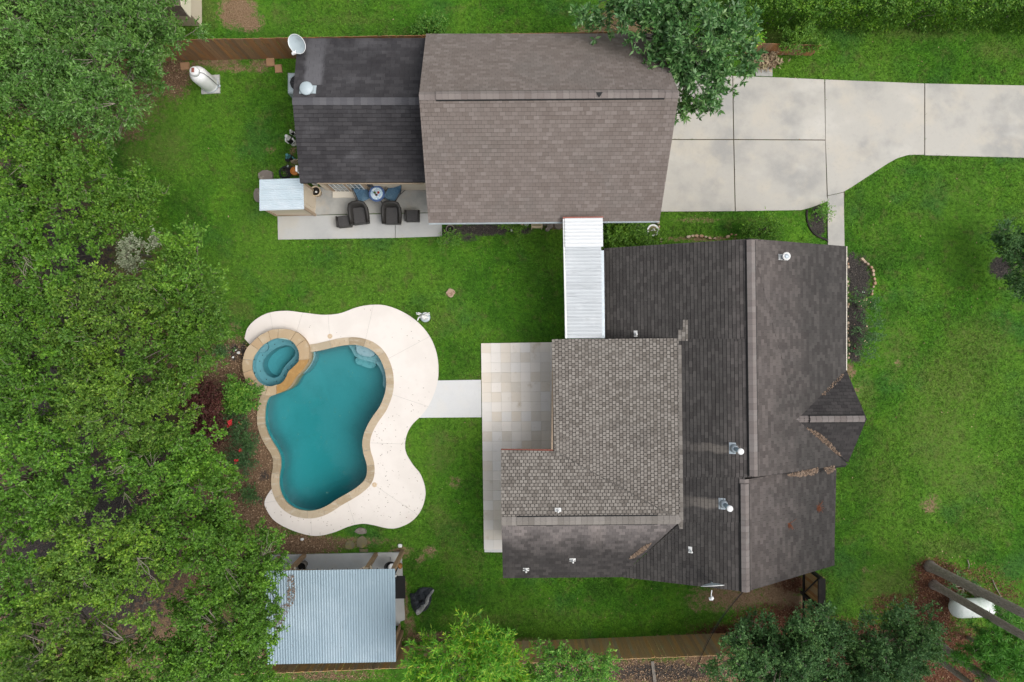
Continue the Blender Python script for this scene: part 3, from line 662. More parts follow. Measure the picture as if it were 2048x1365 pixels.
slab_set('pavilion_floor', 'grey concrete floor slab under the metal roofed pavilion', [[(540, 1111), (803, 1105), (806, 1170), (810, 1240), (800, 1244), (800, 1252), (540, 1255)]], M['slab'], 0.05, 'slab')
slab_set('bin_pad', 'small concrete pad at the fence under a heap of dry brush', [BRUSH_PX], M['slab_old'], 0.03, 'slab')

# travertine patio, every tile its own piece
root = thing('travertine_patio', 'pale travertine tiled patio between pool path and house', None); del_cat(root); root['kind'] = 'structure'
bed = MB().prism(to_w([(963, 688), (1230, 688), (1230, 905), (1060, 905), (1060, 1105), (969, 1105)], 0.03), -0.1, 0.03)
obj('mortar_bed', bed, M['path'], root)
tile_me = [MB().cbox((0, 0, 0), (0.389, 0.389, 0.05), 0.003).mesh('tile', M['travertine']), MB().cbox((0, 0, 0), (0.386, 0.19, 0.05), 0.006).mesh('tile', M['travertine'])]
o0, ox = P(962, 687, 0.05), P(968, 1106, 0.05)
dv = (ox - o0); Lp = dv.length; dv.normalize(); du = Vector((-dv.y, dv.x, 0))
ang = math.atan2(du.y, du.x)
nrow = int(Lp / 0.392)
for i in range(12):
    for j in range(nrow):
        c = o0 + du * (0.196 + 0.392 * i) + dv * (0.196 + 0.392 * j)
        if c.x > -0.35 and c.y < -4.25: continue
        if c.x > 3.3: continue
        piece('tile', tile_me[0], Matrix.Translation(c + Vector((0, 0, random.uniform(-.002, .002)))) @ Matrix.Rotation(ang + random.choice((0, 1, 2, 3)) * math.pi / 2, 4, 'Z'), root)

# ------------------------------------------------------------------ pool
pool_root = thing('swimming_pool', 'free form swimming pool of teal water with sandstone coping', 'pool', (pool_c[0], pool_c[1], 0))
def offset(poly, d):
    t = np.roll(poly, -1, 0) - np.roll(poly, 1, 0)
    t /= np.linalg.norm(t, axis=1)[:, None]
    n = np.stack([t[:, 1], -t[:, 0]], 1)
    a = np.sum(poly[:, 0] * np.roll(poly[:, 1], -1) - np.roll(poly[:, 0], -1) * poly[:, 1])
    return poly + n * d * (1 if a > 0 else -1)
# shell
mb = MB(); rings = [(1.0, 0.05), (1.0, -0.12), (0.99, -0.55), (0.96, -0.95), (0.90, -1.15), (0.78, -1.28), (0.55, -1.42), (0.3, -1.5)]
n = len(POOL)
for s, z in rings:
    for p in POOL:
        q = pool_c + (p - pool_c) * s
        dz = z
        if z < -0.5: dz = z * (1.0 + 0.16 * np.clip((pool_c[1] - q[1]) / 3.5, -1, 1))
        mb.v.append((q[0], q[1], dz))
for i in range(len(rings) - 1):
    for j in range(n):
        mb.f.append((i * n + j, i * n + (j + 1) % n, (i + 1) * n + (j + 1) % n, (i + 1) * n + j))
mb.f.append(tuple(range((len(rings) - 1) * n, len(rings) * n)))
obj('shell', mb, M['plaster'], pool_root, True)
# water body
mb = MB(); inner = offset(POOL, -0.012)
mb.prism([tuple(p) for p in inner], -1.9, -0.06)
obj('water', mb, M['water'], pool_root)
# steps and bench
def px_poly(pts): return [P(400 + x / 2.676, 590 + y / 2.676, 0) for x, y in pts]
def clip_in(c, z0, z1, nm='step'):
    cv = closed_curve(c, step=0.08)
    obj(nm, MB().prism([tuple(p) for p in cv], z0, z1), M['plaster_shallow_light'], pool_root)
clip_in(px_poly([(838, 252), (930, 290), (938, 315), (905, 332), (855, 322), (832, 300)]), -1.2, -0.20)
clip_in(px_poly([(775, 255), (840, 262), (930, 300), (975, 345), (940, 372), (905, 362), (850, 348), (815, 330), (797, 300)]), -1.2, -0.52)
clip_in(px_poly([(812, 340), (860, 352), (915, 368), (912, 390), (885, 398), (845, 385), (812, 370)]), -1.25, -0.82)
clip_in(px_poly([(930, 360), (985, 370), (1006, 430), (1006, 500), (990, 508), (968, 490), (968, 440), (950, 395)]), -1.3, -0.46, 'bench')
clip_in(px_poly([(555, 355), (590, 308), (606, 312), (600, 345), (575, 390), (540, 425), (520, 410)]), -1.3, -0.30, 'ledge')
# coping stones
out_c = offset(POOL, 0.285); in_c = offset(POOL, -0.02)
ang_spa = np.hypot(POOL[:, 0] - SPAC.x, POOL[:, 1] - SPAC.y)
spa_r = 1.22
run = [i for i in range(n) if ang_spa[i] > spa_r - 0.02]
st = next(i for i in range(n) if ang_spa[i] > spa_r - 0.02 and ang_spa[i - 1] <= spa_r - 0.02)
idx = [(st + k) % n for k in range(len(run))]
i = 0
while i < len(idx) - 1:
    k = min(random.choice((5, 6, 7)), len(idx) - 1 - i)
    if len(idx) - 1 - (i + k) < 3: k = len(idx) - 1 - i
    seg = idx[i:i + k + 1]
    a, b = [in_c[q] for q in seg], [out_c[q] for q in seg]
    g = 0.006
    for L in (a, b):
        d0 = L[1] - L[0]; d1 = L[-2] - L[-1]
        L[0] = L[0] + d0 / np.linalg.norm(d0) * g; L[-1] = L[-1] + d1 / np.linalg.norm(d1) * g
    zt = 0.075 + random.uniform(-.004, .004)
    obj('coping_stone', MB().prism([tuple(p) for p in a] + [tuple(p) for p in b[::-1]], -0.03, zt), M['coping'], pool_root)
    i += k
mort = MB()
sg = [in_c[q] + (out_c[q] - in_c[q]) * 0.1 for q in idx]; sh = [in_c[q] + (out_c[q] - in_c[q]) * 0.97 for q in idx]
mort.prism([tuple(p) for p in sg] + [tuple(p) for p in sh[::-1]], -0.05, 0.062)
obj('mortar', mort, M['slab_old'], pool_root)

# deck: a band between its outer edge and the coping, cut into slabs at its joints
deck_root = thing('pool_deck', 'smooth pinkish white pool deck with curved outline', None); del_cat(deck_root); deck_root['kind'] = 'structure'
outer = open_curve(to_w(DECK_OUT_PX, 0.055), step=0.06)
cop_mid = offset(POOL, 0.24)
J = zz([(380, 110), (388, 170), (550, 110), (530, 200), (685, 130), (690, 235), (925, 70), (885, 240), (1220, 230), (1010, 340), (1205, 590), (1045, 540), (1097, 797), (915, 795), (1140, 1155), (945, 1025), (825, 1215), (795, 1120), (597, 1290), (597, 1195), (365, 1115), (415, 1105)], 2.676, 400, 590)
J = [P(*p, 0.055) for p in J]
def near_i(arr, p): return int(np.argmin((arr[:, 0] - p.x) ** 2 + (arr[:, 1] - p.y) ** 2))
# inner edge runs clockwise from under the spa round to the south-west end
a = np.sum(POOL[:, 0] * np.roll(POOL[:, 1], -1) - np.roll(POOL[:, 0], -1) * POOL[:, 1])
cw = cop_mid if a < 0 else cop_mid[::-1]
i0 = near_i(cw, P(615, 700)); i1 = near_i(cw, P(556, 985))
inner_p = np.array([cw[(i0 + k) % n] for k in range((i1 - i0) % n + 1)])
pre = np.array([P(500, 690, .055)[:2], P(520, 680, .055)[:2], P(551, 676, .055)[:2], P(585, 682, .055)[:2]])
inner_p = resample(np.vstack([pre, inner_p]), 0.06, None, False)
cuts = [(0, 0)] + [(near_i(outer, J[2 * k]), near_i(inner_p, J[2 * k + 1])) for k in range(11)] + [(len(outer) - 1, len(inner_p) - 1)]
cuts = sorted(set(cuts))
for k in range(len(cuts) - 1):
    (oa, ia), (ob, ib) = cuts[k], cuts[k + 1]
    if ib <= ia or ob <= oa: continue
    A = [outer[q].copy() for q in range(oa, ob + 1)]; B = [inner_p[q].copy() for q in range(ia, ib + 1)]
    for L in (A, B):
        if len(L) > 1:
            d0 = L[1] - L[0]; d1 = L[-2] - L[-1]
            L[0] += d0 / np.linalg.norm(d0) * 0.004; L[-1] += d1 / np.linalg.norm(d1) * 0.004
    obj('slab', MB().prism([tuple(p) for p in A] + [tuple(p) for p in B[::-1]], -0.08, 0.055), M['deck'], deck_root)
mb = MB().prism([tuple(p) for p in outer[2:-2]] + [tuple(p) for p in inner_p[::-1]], -0.09, 0.046)
obj('joint_bed', mb, M['slab_old'], deck_root)
for px, py in ((660, 673), (749, 970)):
    sk = thing('skimmer_lid', 'round pinkish skimmer lid %s' % ('on the deck near the tub' if py < 800 else 'at the lower curve of the pool deck'), 'lid', P(px, py, 0.056), 'skimmer lids in the pool deck')
    obj('lid', MB().lathe([(0.10, 0), (0.10, 0.006), (0.092, 0.009), (0.0, 0.009)], (0, 0, 0), 20, cap1=False), M['cream_pot'], sk, local=True)
    mm = MB()
    for q in range(6): mm.box((0.055 * math.cos(q), 0.055 * math.sin(q), 0.0105), (0.03, 0.014, 0.004), q)
    obj('slots', mm, M['rust'], sk, local=True)

# ------------------------------------------------------------------ raised spa
spa = thing('hot_tub', 'raised round stone spa spilling over an orange ledge into the pool', 'hot tub', (SPAC.x, SPAC.y, 0))
ZS = 0.40
def star(px, z, n=96):
    c = closed_curve(to_w(px, z), n=400) - np.array([SPAC.x, SPAC.y])
    an = np.arctan2(c[:, 1], c[:, 0]); rr = np.hypot(c[:, 0], c[:, 1])
    o = np.argsort(an); an, rr = an[o], rr[o]
    t = np.linspace(-math.pi, math.pi, n, endpoint=False)
    return t, np.interp(t, an, rr, period=2 * math.pi)
T, r_in = star(SPA_IN_PX, ZS); _, r_out = star(SPA_OUT_PX, ZS); _, r_ft = star(FOOT_PX, -0.05)
def at(t, r, z): return (SPAC.x + r * math.cos(t), SPAC.y + r * math.sin(t), z)
def ang_of(x, y): v = P(470 + x / 9.1, 650 + y / 9.1, ZS); return math.atan2(v.y - SPAC.y, v.x - SPAC.x)
sp0, sp1 = ang_of(757, 1170), ang_of(1240, 655)          # the spillway's two ends
spill = [k for k in range(96) if sp0 < T[k] < sp1]
mb = MB()   # outer wall and shell
for k in range(96):
    zt = 0.30 if k in spill else 0.33
    mb.v += [at(T[k], r_out[k] - 0.02, -1.2), at(T[k], r_out[k] - 0.02, zt), at(T[k], r_in[k] + .004, zt), at(T[k], r_in[k] + .004, -0.10), at(T[k], r_ft[k] + .02, -0.12), at(T[k], r_ft[k], -0.16), at(T[k], r_ft[k] * 0.93, -0.58), at(T[k], r_ft[k] * 0.5, -0.62)]
for k in range(96):
    for q in range(7):
        a, b = k * 8, ((k + 1) % 96) * 8
        mb.f.append((a + q, b + q, b + q + 1, a + q + 1))
mb.f.append(tuple(k * 8 + 7 for k in range(96)))
obj('shell', mb, M['plaster_spa'], spa, False)
wall = MB()
for k in range(96):
    wall.v += [at(T[k], r_out[k], -0.6), at(T[k], r_out[k], 0.325 if k not in spill else 0.285)]
wall.f = [(2 * k, 2 * ((k + 1) % 96), 2 * ((k + 1) % 96) + 1, 2 * k + 1) for k in range(96)]
obj('wall', wall, M['spa_stone'], spa)
k0, k1 = spill[-1] + 1, spill[0] + 96 - 1
k = k0
while k < k1:
    m_ = min(random.choice((5, 6, 8, 9)), k1 - k)
    if k1 - (k + m_) < 3: m_ = k1 - k
    a = [at(T[q % 96] + (0.006 if q == k else -0.006 if q == k + m_ else 0), r_in[q % 96] - 0.02, 0) for q in range(k, k + m_ + 1)]
    b = [at(T[q % 96] + (0.005 if q == k else -0.005 if q == k + m_ else 0), r_out[q % 96] + 0.025, 0) for q in range(k, k + m_ + 1)]
    obj('coping_stone', MB().prism(a + b[::-1], 0.335, ZS + random.uniform(-.004, .004)), M['spa_stone'], spa)
    k += m_
a = [at(T[q], r_in[q] - 0.015, 0) for q in range(spill[0] - 1, spill[-1] + 2)]
b = [at(T[q], r_out[q] + 0.02, 0) for q in range(spill[0] - 1, spill[-1] + 2)]
obj('spillway', MB().prism(a + b[::-1], 0.29, 0.345), M['spill'], spa)
obj('water', MB().prism([at(T[q], r_in[q] - .008, 0) for q in range(96)], -0.7, 0.325), M['water'], spa)
cs = P(470 + 480 / 9.1, 650 + 400 / 9.1, 0.1)
obj('step', MB().lathe([(0.24, -0.2), (0.24, 0.02), (0.22, 0.04), (0, 0.04)], (cs.x, cs.y, 0), 24, cap1=False), M['plaster_spa'], spa)
jets = MB()
for q in range(0, 96, 7): jets.blob(at(T[q], (r_in[q] + r_ft[q]) / 2, -0.085), (0.022, 0.022, 0.015), 6, 4)
obj('jets', jets, M['steel'], spa)
# ------------------------------------------------------------------ roofs laid shingle by shingle
def clip_poly(poly, axis, val, keep_less):
    out = []
    for i in range(len(poly)):
        p, q = poly[i], poly[(i + 1) % len(poly)]
        pin = (p[axis] <= val) == keep_less or p[axis] == val
        qin = (q[axis] <= val) == keep_less or q[axis] == val
        if pin: out.append(p)
        if pin != qin and p[axis] != q[axis]:
            t = (val - p[axis]) / (q[axis] - p[axis])
            out.append((p[0] + (q[0] - p[0]) * t, p[1] + (q[1] - p[1]) * t))
    return out

class Roof:
    """planes covered with tabs; the tabs that show largest become single shingles"""
    def __init__(self, part):
        self.part, self.tabs, self.joint = part, [], {}
    def plane(self, pts, m, e, wd, up=0.0, single=True, jit=0.004, thick=0.016, ug=0.006, vg=0.011):
        n = (pts[1] - pts[0]).cross(pts[2] - pts[1])
        if n.z < 0: n = -n
        n.normalize()
        u = Vector((0, 0, 1)).cross(n).normalized(); v = n.cross(u)
        O = pts[0] + n * up
        pl = [((p - pts[0]).dot(u), (p - pts[0]).dot(v)) for p in pts]
        v0, v1 = min(p[1] for p in pl), max(p[1] for p in pl)
        nj = int((v1 - v0) / e) + 1
        fr = Matrix(((u.x, v.x, n.x, 0), (u.y, v.y, n.y, 0), (u.z, v.z, n.z, 0), (0, 0, 0, 1)))
        me_key = (id(m), e, wd)
        J = self.joint.setdefault(m, MB())
        for j in range(nj):
            va, vb = v0 + j * e, v0 + (j + 1) * e - vg
            row = clip_poly(clip_poly(pl, 1, va, False), 1, vb, True)
            if len(row) < 3: continue
            ua, ub = min(p[0] for p in row), max(p[0] for p in row)
            off = (j * 0.5 + random.uniform(-.06, .06)) * wd
            i0 = math.floor((ua - off) / wd); i1 = math.ceil((ub - off) / wd)
            for i in range(i0, i1):
                a, b = off + i * wd + ug / 2, off + (i + 1) * wd - ug / 2
                h = random.uniform(0, jit)
                if a >= ua and b <= ub:
                    full = all(self._in(pl, q) for q in ((a, va), (b, va), (a, vb), (b, vb)))
                else: full = False
                if full:
                    c = O + u * a + v * va
                    d = Vector((0, 0, H)) - c
                    sc = (wd * e) * max(0, n.dot(d)) / d.length ** 3
                    if single: self.tabs.append((sc, fr, O, u, v, n, a, va, b - a, vb - va, h, m, thick))
                    else: self._emit(J, O, u, v, n, [(a, va), (b, va), (b, vb), (a, vb)], va, vb, h, thick)
                else:
                    q = clip_poly(clip_poly(row, 0, a, False), 0, b, True)
                    if len(q) >= 3: self._emit(J, O, u, v, n, q, va, vb, h, thick)
    @staticmethod
    def _in(pl, q):
        s = 0
        for i in range(len(pl)):
            x0, y0 = pl[i]; x1, y1 = pl[(i + 1) % len(pl)]
            cr = (x1 - x0) * (q[1] - y0) - (y1 - y0) * (q[0] - x0)
            if abs(cr) < 1e-9: continue
            if s == 0: s = 1 if cr > 0 else -1
            elif (cr > 0) != (s > 0): return False
        return True
    def _emit(self, J, O, u, v, n, q, va, vb, h, thick):
        ar = sum(q[i][0] * q[(i + 1) % len(q)][1] - q[(i + 1) % len(q)][0] * q[i][1] for i in range(len(q)))
        if abs(ar) < 2e-4: return
        if ar < 0: q = q[::-1]
        k = len(q)
        top = [O + u * x + v * y + n * (thick + h + (0.004 - thick - h) * (y - va) / (vb - va + 1e-9) + 0.004) for x, y in q]
        bot = [O + u * x + v * y - n * 0.002 for x, y in q]
        J.add(top + bot, [tuple(range(k))] + [(i, i + k, (i + 1) % k + k, (i + 1) % k) for i in range(k)])
    def finish(self, limit=300):
        self.tabs.sort(key=lambda t: -t[0])
        cache = {}
        for k, (sc, fr, O, u, v, n, a, va, w_, e_, h, m, thick) in enumerate(self.tabs):
            if k < limit:
                key = (m.name, round(w_, 3), round(e_, 3), thick)
                if key not in cache:
                    t = thick + 0.006; b = 0.008
                    cache[key] = MB().add([(0, 0, -.002), (w_, 0, -.002), (w_, e_, -.002), (0, e_, -.002), (0, 0, t), (w_, 0, t), (w_, e_, b), (0, e_, b)],
                        [(0, 3, 2, 1), (4, 5, 6, 7), (0, 1, 5, 4), (1, 2, 6, 5), (2, 3, 7, 6), (3, 0, 4, 7)]).mesh('shingle', m)
                c = O + u * a + v * va
                piece('shingle', cache[key], Matrix.Translation(c) @ fr, self.part)
            else:
                self._emit(self.joint[m], O, u, v, n, [(a, va), (a + w_, va), (a + w_, va + e_), (a, va + e_)], va, va + e_, h, thick)
        for m, J in self.joint.items():
            if J.f:
                o = obj('shingle_courses', J, m, self.part)
                tag(o, None, None, None, 'stuff')

def caps(part, p0, p1, n_a, n_b, m, half=0.15, step=0.2, up=0.03, name='ridge_cap'):
    """folded cap shingles along a ridge, overlapping"""
    d = (p1 - p0); L = d.length; d.normalize()
    sa = n_a.cross(d); sa = sa if sa.z < 0 else -sa
    sb = n_b.cross(d); sb = sb if sb.z < 0 else -sb
    upv = (n_a + n_b).normalized()
    nk_ = max(1, round(L / step)); step = L / nk_
    l = step * 0.985
    vs = []
    for t, hh in ((0, 0.012), (l, 0.002)):
        c = d * t + upv * hh
        vs += [c + sa * half, c, c + sb * half]
    vs += [q - upv * 0.02 for q in vs]
    me = MB().add(vs, [(0, 1, 4, 3), (1, 2, 5, 4), (0, 6, 7, 1), (1, 7, 8, 2), (3, 4, 10, 9), (4, 5, 11, 10), (0, 3, 9, 6), (2, 8, 11, 5), (6, 9, 10, 7), (7, 10, 11, 8)]).mesh(name, m)
    for k in range(nk_):
        piece(name, me, Matrix.Translation(p0 + d * (k * step) + upv * up), part)

def ridge_vent(part, p0, p1, n_a, n_b, m, half=0.16, up=0.07):
    d = (p1 - p0).normalized()
    sa = n_a.cross(d); sa = sa if sa.z < 0 else -sa
    sb = n_b.cross(d); sb = sb if sb.z < 0 else -sb
    upv = (n_a + n_b).normalized()
    vs = []
    for p in (p0, p1):
        vs += [p + sa * (half + 0.032), p + sb * (half + 0.032), p + sb * (half + 0.032) + upv * (up - 0.012), p + upv * (up - 0.008), p + sa * (half + 0.032) + upv * (up - 0.012)]
    obj('ridge_vent', MB().add(vs, [(0, 4, 3, 2, 1), (5, 6, 7, 8, 9), (0, 5, 9, 4), (4, 9, 8, 3), (3, 8, 7, 2), (2, 7, 6, 1), (1, 6, 5, 0)]), M['vent_black'], part)
    caps(part, p0, p1, n_a, n_b, m, half, 0.2, up)

def normal3(a, b, c):
    n = (b - a).cross(c - b).normalized()
    return n if n.z > 0 else -n

def gable_walls(name, foot, z0, z1, m, parent, ridge=None):
    """walls over a footprint, with an optional ridge line (two points) that closes the gables"""
    mb = MB().prism(foot, z0, z1)
    if ridge is not None:
        a, b = ridge
        f = [Vector((p[0], p[1], z1)) for p in foot]
        mb.add([f[0], f[1], f[2], f[3], a, b], [(0, 4, 3), (1, 2, 5), (0, 1, 5, 4), (2, 3, 4, 5)])
    return obj(name, mb, m, parent)

# ------------------------------------------------------------------ garage with the brown grey roof
garage = thing('garage', 'large garage with a brown grey shingle roof beside the driveway', 'garage', P(1090, 255, 0))
gA, gB = P(838, 191, 5.6), P(1358, 187, 5.6)
gs1 = P(857, 446, 3.0); gsn = normal3(gA, gB, gs1); gs2 = ray_plane(1319, 442, gA, gsn)
gn1 = P(852, 69, 2.9); gnn = normal3(gA, gB, gn1); gn2 = ray_plane(1310, 68, gA, gnn)
rm = MB().slab3([gA, gB, gs2, gs1], 0.16); rm.slab3([gA, gn1, gn2, gB], 0.16)
groof = obj('roof', rm, M['roof_deck_light'], garage)
rf = Roof(groof)
rf.plane([gs1, gs2, gB, gA], M['sh_garage'], 0.135, 0.20)
rf.plane([gn1, gA, gB, gn2], M['sh_garage'], 0.135, 0.20)
rf.finish()
ridge_vent(groof, gA.lerp(gB, 0.065), gA.lerp(gB, 0.945), gsn, gnn, M['cap_light'], 0.17, 0.075)
caps(groof, gA, gA.lerp(gB, 0.064), gsn, gnn, M['cap_light'], 0.17, 0.2, 0.04)
caps(groof, gA.lerp(gB, 0.947), gB, gsn, gnn, M['cap_light'], 0.17, 0.2, 0.04)
gw = [(-2.62, 4.88), (4.9, 4.88), (4.9, 10.4), (-2.62, 10.4)]
gable_walls('wall', gw, 0, 2.95, M['cream'], garage, (Vector((-2.62, 7.82, 5.3)), Vector((4.9, 7.82, 5.3))))
for y in (6.1, 9.0):
    d = obj('garage_door', MB().box((4.92, y, 1.1), (0.05, 2.5, 2.2)), M['white'], garage)
    for q in range(4): obj('panel', MB().box((4.955, y, 0.3 + q * 0.53), (0.02, 2.36, 0.46)), M['white'], d)
gt = MB()
gt.tube([gs1 + Vector((0, .0, -.10)), gs2 + Vector((0, .0, -.10))], 0.05, 6)
obj('gutter', gt, M['galv_dark'], garage)
nk = gA.lerp(gB, 0.692); tr = MB()
tr.add([nk + Vector((-.11, .02, .1)), nk + Vector((.11, .02, .1)), nk + Vector((0, -.14, .09))], [(0, 2, 1)])
tr.add([nk + Vector((-.11, .02, .06)), nk + Vector((.11, .02, .06)), nk + Vector((0, -.14, .05))], [(0, 1, 2)])
obj('broken_cap', tr, M['vent_black'], groof)

# ------------------------------------------------------------------ charcoal roofed wing next to it
annex = thing('annex', 'low wing with a charcoal shingle roof, cream walls and french windows', 'annex', P(715, 240, 0))
aA, aB = P(585, 203, 3.5), P(872, 203, 3.5)
as1 = P(600, 366, 2.7); asn = normal3(aA, aB, as1); as2 = ray_plane(880, 364, aA, asn)
an1 = P(596, 78, 2.7); ann = normal3(aA, aB, an1); an2 = ray_plane(880, 77, aA, ann)
rm = MB().slab3([aA, aB, as2, as1], 0.14); rm.slab3([aA, an1, an2, aB], 0.14)
aroof = obj('roof', rm, M['roof_deck'], annex)
rf = Roof(aroof)
rf.plane([as1, as2, aB, aA], M['sh_annex'], 0.14, 0.34)
rf.plane([an1, aA, aB, an2], M['sh_annex'], 0.14, 0.34)
rf.finish()
M['cap_char'] = shingle_mat('ridge_caps_charcoal', [(0.075, 0.073, 0.079), (0.092, 0.090, 0.096), (0.110, 0.107, 0.112)])
caps(aroof, aA, aB, asn, ann, M['cap_char'], 0.14, 0.24, 0.04)
aw = [(-7.42, 6.02), (-2.66, 6.02), (-2.66, 10.5), (-7.42, 10.5)]
gable_walls('wall', aw, 0, 2.62, M['cream'], annex, (Vector((-7.42, 8.35, 3.3)), Vector((-2.66, 8.35, 3.3))))
obj('eave_trim', MB().box((as1.x * .5 + as2.x * .5, as1.y - 0.012, as1.z - 0.09), (as2.x - as1.x - 1.2, 0.02, 0.12)), M['tan_trim'], annex)
obj('gutter', MB().tube([(aA.x - .02, an1.y, 2.62), (aA.x + .02, as1.y, 2.62)], 0.02, 5), M['tan_trim'], annex)
ds = P(598, 349, 1.9)
obj('downspout', MB().box((-7.80, 6.25, 1.3), (0.07, 0.2, 2.6)), M['white'], annex)
obj('wall_vent', MB().box((P(741, 366, 0.9).x, 6.0, 0.95), (0.2, 0.06, 0.3)), M['steel'], annex)
# two french doors between tan posts
yw = 6.02
for cx_ in (-6.72, -6.06):
    dr = obj('french_door', MB().box((cx_, yw - 0.035, 1.02), (0.56, 0.05, 2.04)), M['white'], annex)
    for qx in (-0.17, 0.0, 0.17):
        for qz in range(5):
            obj('pane', MB().box((cx_ + qx, yw - 0.065, 0.28 + qz * 0.38), (0.125, 0.012, 0.30)), M['glass'], dr)
for cx_ in (-7.1, -6.39, -5.70):
    obj('door_post', MB().box((cx_, yw - 0.03, 1.1), (0.12, 0.06, 2.2)), M['tan_trim'], annex)
obj('threshold', MB().box((-6.4, yw - 0.16, 0.075), (1.5, 0.3, 0.06)), M['gutter'], annex)

# ------------------------------------------------------------------ main house
house = thing('house', 'main house with dark weathered shingle roofs, ridge vents and a small front gable', 'house', P(1480, 800, 0))
RA, RB = P(1501, 478, 4.7), P(1507, 955, 4.7)
EL = P(1208, 497, 2.5)
nL = normal3(RA, RB, EL)
ER = P(1692, 493, 2.9)
nR = normal3(RA, RB, ER)
def L_(x, y): return ray_plane(x, y, RA, nL)
def R_(x, y): return ray_plane(x, y, RA, nR)
A2, B2 = L_(1489, 960), L_(1491, 1184)
E2 = P(1668, 1131, 2.85)
nR2 = normal3(A2, B2, E2)
def R2_(x, y): return ray_plane(x, y, A2, nR2)
# front gable
gi = R_(1594, 839); gz = gi.z
go = P(1733, 838, gz)
gc1, gc2 = R_(1692.5, 741), R_(1696, 925)
nG1, nG2 = normal3(gi, go, gc1), normal3(gi, go, gc2)
# the lighter ell
W1, W2 = L_(1357, 677), L_(1362, 1040)
W0 = P(1105, 679, 2.9)
nW = normal3(W0, W1, W2)
def W_(x, y): return ray_plane(x, y, W0, nW)
LR1 = P(1003, 1043, W2.z); LN = P(1002, 901, 2.9)
nN = normal3(LR1, W2, LN)
def N_(x, y): return ray_plane(x, y, LR1, nN)
LS = P(1006, 1156, 2.7)
nS = normal3(LR1, W2, LS)
def S_(x, y): return ray_plane(x, y, LR1, nS)
rm = MB()
rm.slab3([L_(1208, 497), RA, L_(1505, 690), L_(1208, 690)], 0.16)
rm.slab3([L_(1330, 690), L_(1505, 690), RB, L_(1330, 955)], 0.16)
rm.slab3([L_(1330, 955), L_(1490, 955), L_(1490, 1060), L_(1330, 1060)], 0.16)
rm.slab3([L_(1365, 1060), L_(1490, 1060), B2, L_(1240, 1154)], 0.16)
rm.slab3([RA, R_(1692, 493), R_(1692, 934), RB], 0.16)
rm.slab3([A2, R2_(1672, 928), E2, B2], 0.16)
rm.slab3([gi, gc1, go], 0.14); rm.slab3([gi, go, gc2], 0.14)
rm.slab3([LR1, W2, S_(1240, 1154), LS], 0.16)
hroof = obj('roof', rm, M['roof_deck'], house)
rf = Roof(hroof)
D = M['sh_house']
rf.plane([L_(1208, 497), RA, L_(1504, 678), L_(1208, 678)], D, 0.125, 0.22, vg=0.015, ug=.005)
rf.plane([L_(1345, 678), L_(1504, 678), RB, L_(1345, 955)], D, 0.125, 0.22, vg=0.015, ug=.005, single=True)
rf.plane([L_(1350, 955), L_(1490, 955), L_(1490, 1045), L_(1362, 1045)], D, 0.125, 0.22, vg=0.015, ug=.005)
rf.plane([L_(1362, 1045), L_(1490, 1045), B2, L_(1240, 1154)], D, 0.125, 0.22, vg=0.015, ug=.005)
rf.plane([R_(1692, 493), R_(1692, 742), gi, RA], D, 0.125, 0.22, vg=0.015, ug=.005)
rf.plane([gi, R_(1696, 930), RB, RA], D, 0.125, 0.22, vg=0.015, ug=.005)
rf.plane([R2_(1672, 928), E2, B2, A2], D, 0.125, 0.22, vg=0.015, ug=.005)
rf.plane([gc1, gi, go], M['sh_gable'], 0.125, 0.22)
rf.plane([gi, gc2, go], M['sh_gable'], 0.125, 0.22)
rf.plane([LS, S_(1240, 1154), W2, LR1], M['sh_ell'], 0.125, 0.22)
n_dark = len(rf.tabs)
rf.finish(190)
# lighter rear roof
rm = MB()
rm.slab3([W_(1105, 679), W_(1357, 677), W_(1362, 1040), W_(1109, 903)], 0.2)
rm.slab3([LN, N_(1109, 903), W2, LR1], 0.16)
rr = obj('rear_roof', rm, M['roof_deck_new'], house)
rf = Roof(rr)
rf.plane([W_(1104, 679), W_(1357, 677), W_(1362, 1040), W_(1109, 903)], M['sh_new'], 0.118, 0.145, jit=0.006, thick=0.02, ug=0.030, vg=0.020)
rf.plane([LN, N_(1109, 903), W2, LR1], M['sh_new'], 0.118, 0.145, jit=0.006, thick=0.02, ug=0.030, vg=0.020)
rf.plane([L_(1357, 660), L_(1366, 660), L_(1366, 640), L_(1376, 640), L_(1376, 682), L_(1357, 682)], M['sh_new'], 0.128, 0.165, up=0.012, single=False)
rf.plane([L_(1353, 1030), L_(1367, 1030), L_(1366, 1058), L_(1359, 1058)], M['sh_new'], 0.128, 0.165, up=0.012, single=False)
rf.plane([L_(1357, 690), L_(1363, 690), L_(1367, 1040), L_(1361, 1040)], M['sh_new'], 0.128, 0.165, up=0.012, single=False)
rf.finish(110)
obj('gable_infill', MB().add([W_(1208, 680.5), W_(1357, 678.5), L_(1357, 678.5), L_(1208, 680.5)], [(0, 1, 2, 3)]), M['roof_deck'], rr)
obj('valley_strip', MB().add([W_(1109, 902) + Vector((0, 0, .032)), W_(1109, 905) + Vector((0, 0, .032)), W2 + Vector((-.05, -.02, .035)), W2 + Vector((-.05, .015, .035))], [(0, 1, 2, 3)]), M['roof_deck_new'], rr)
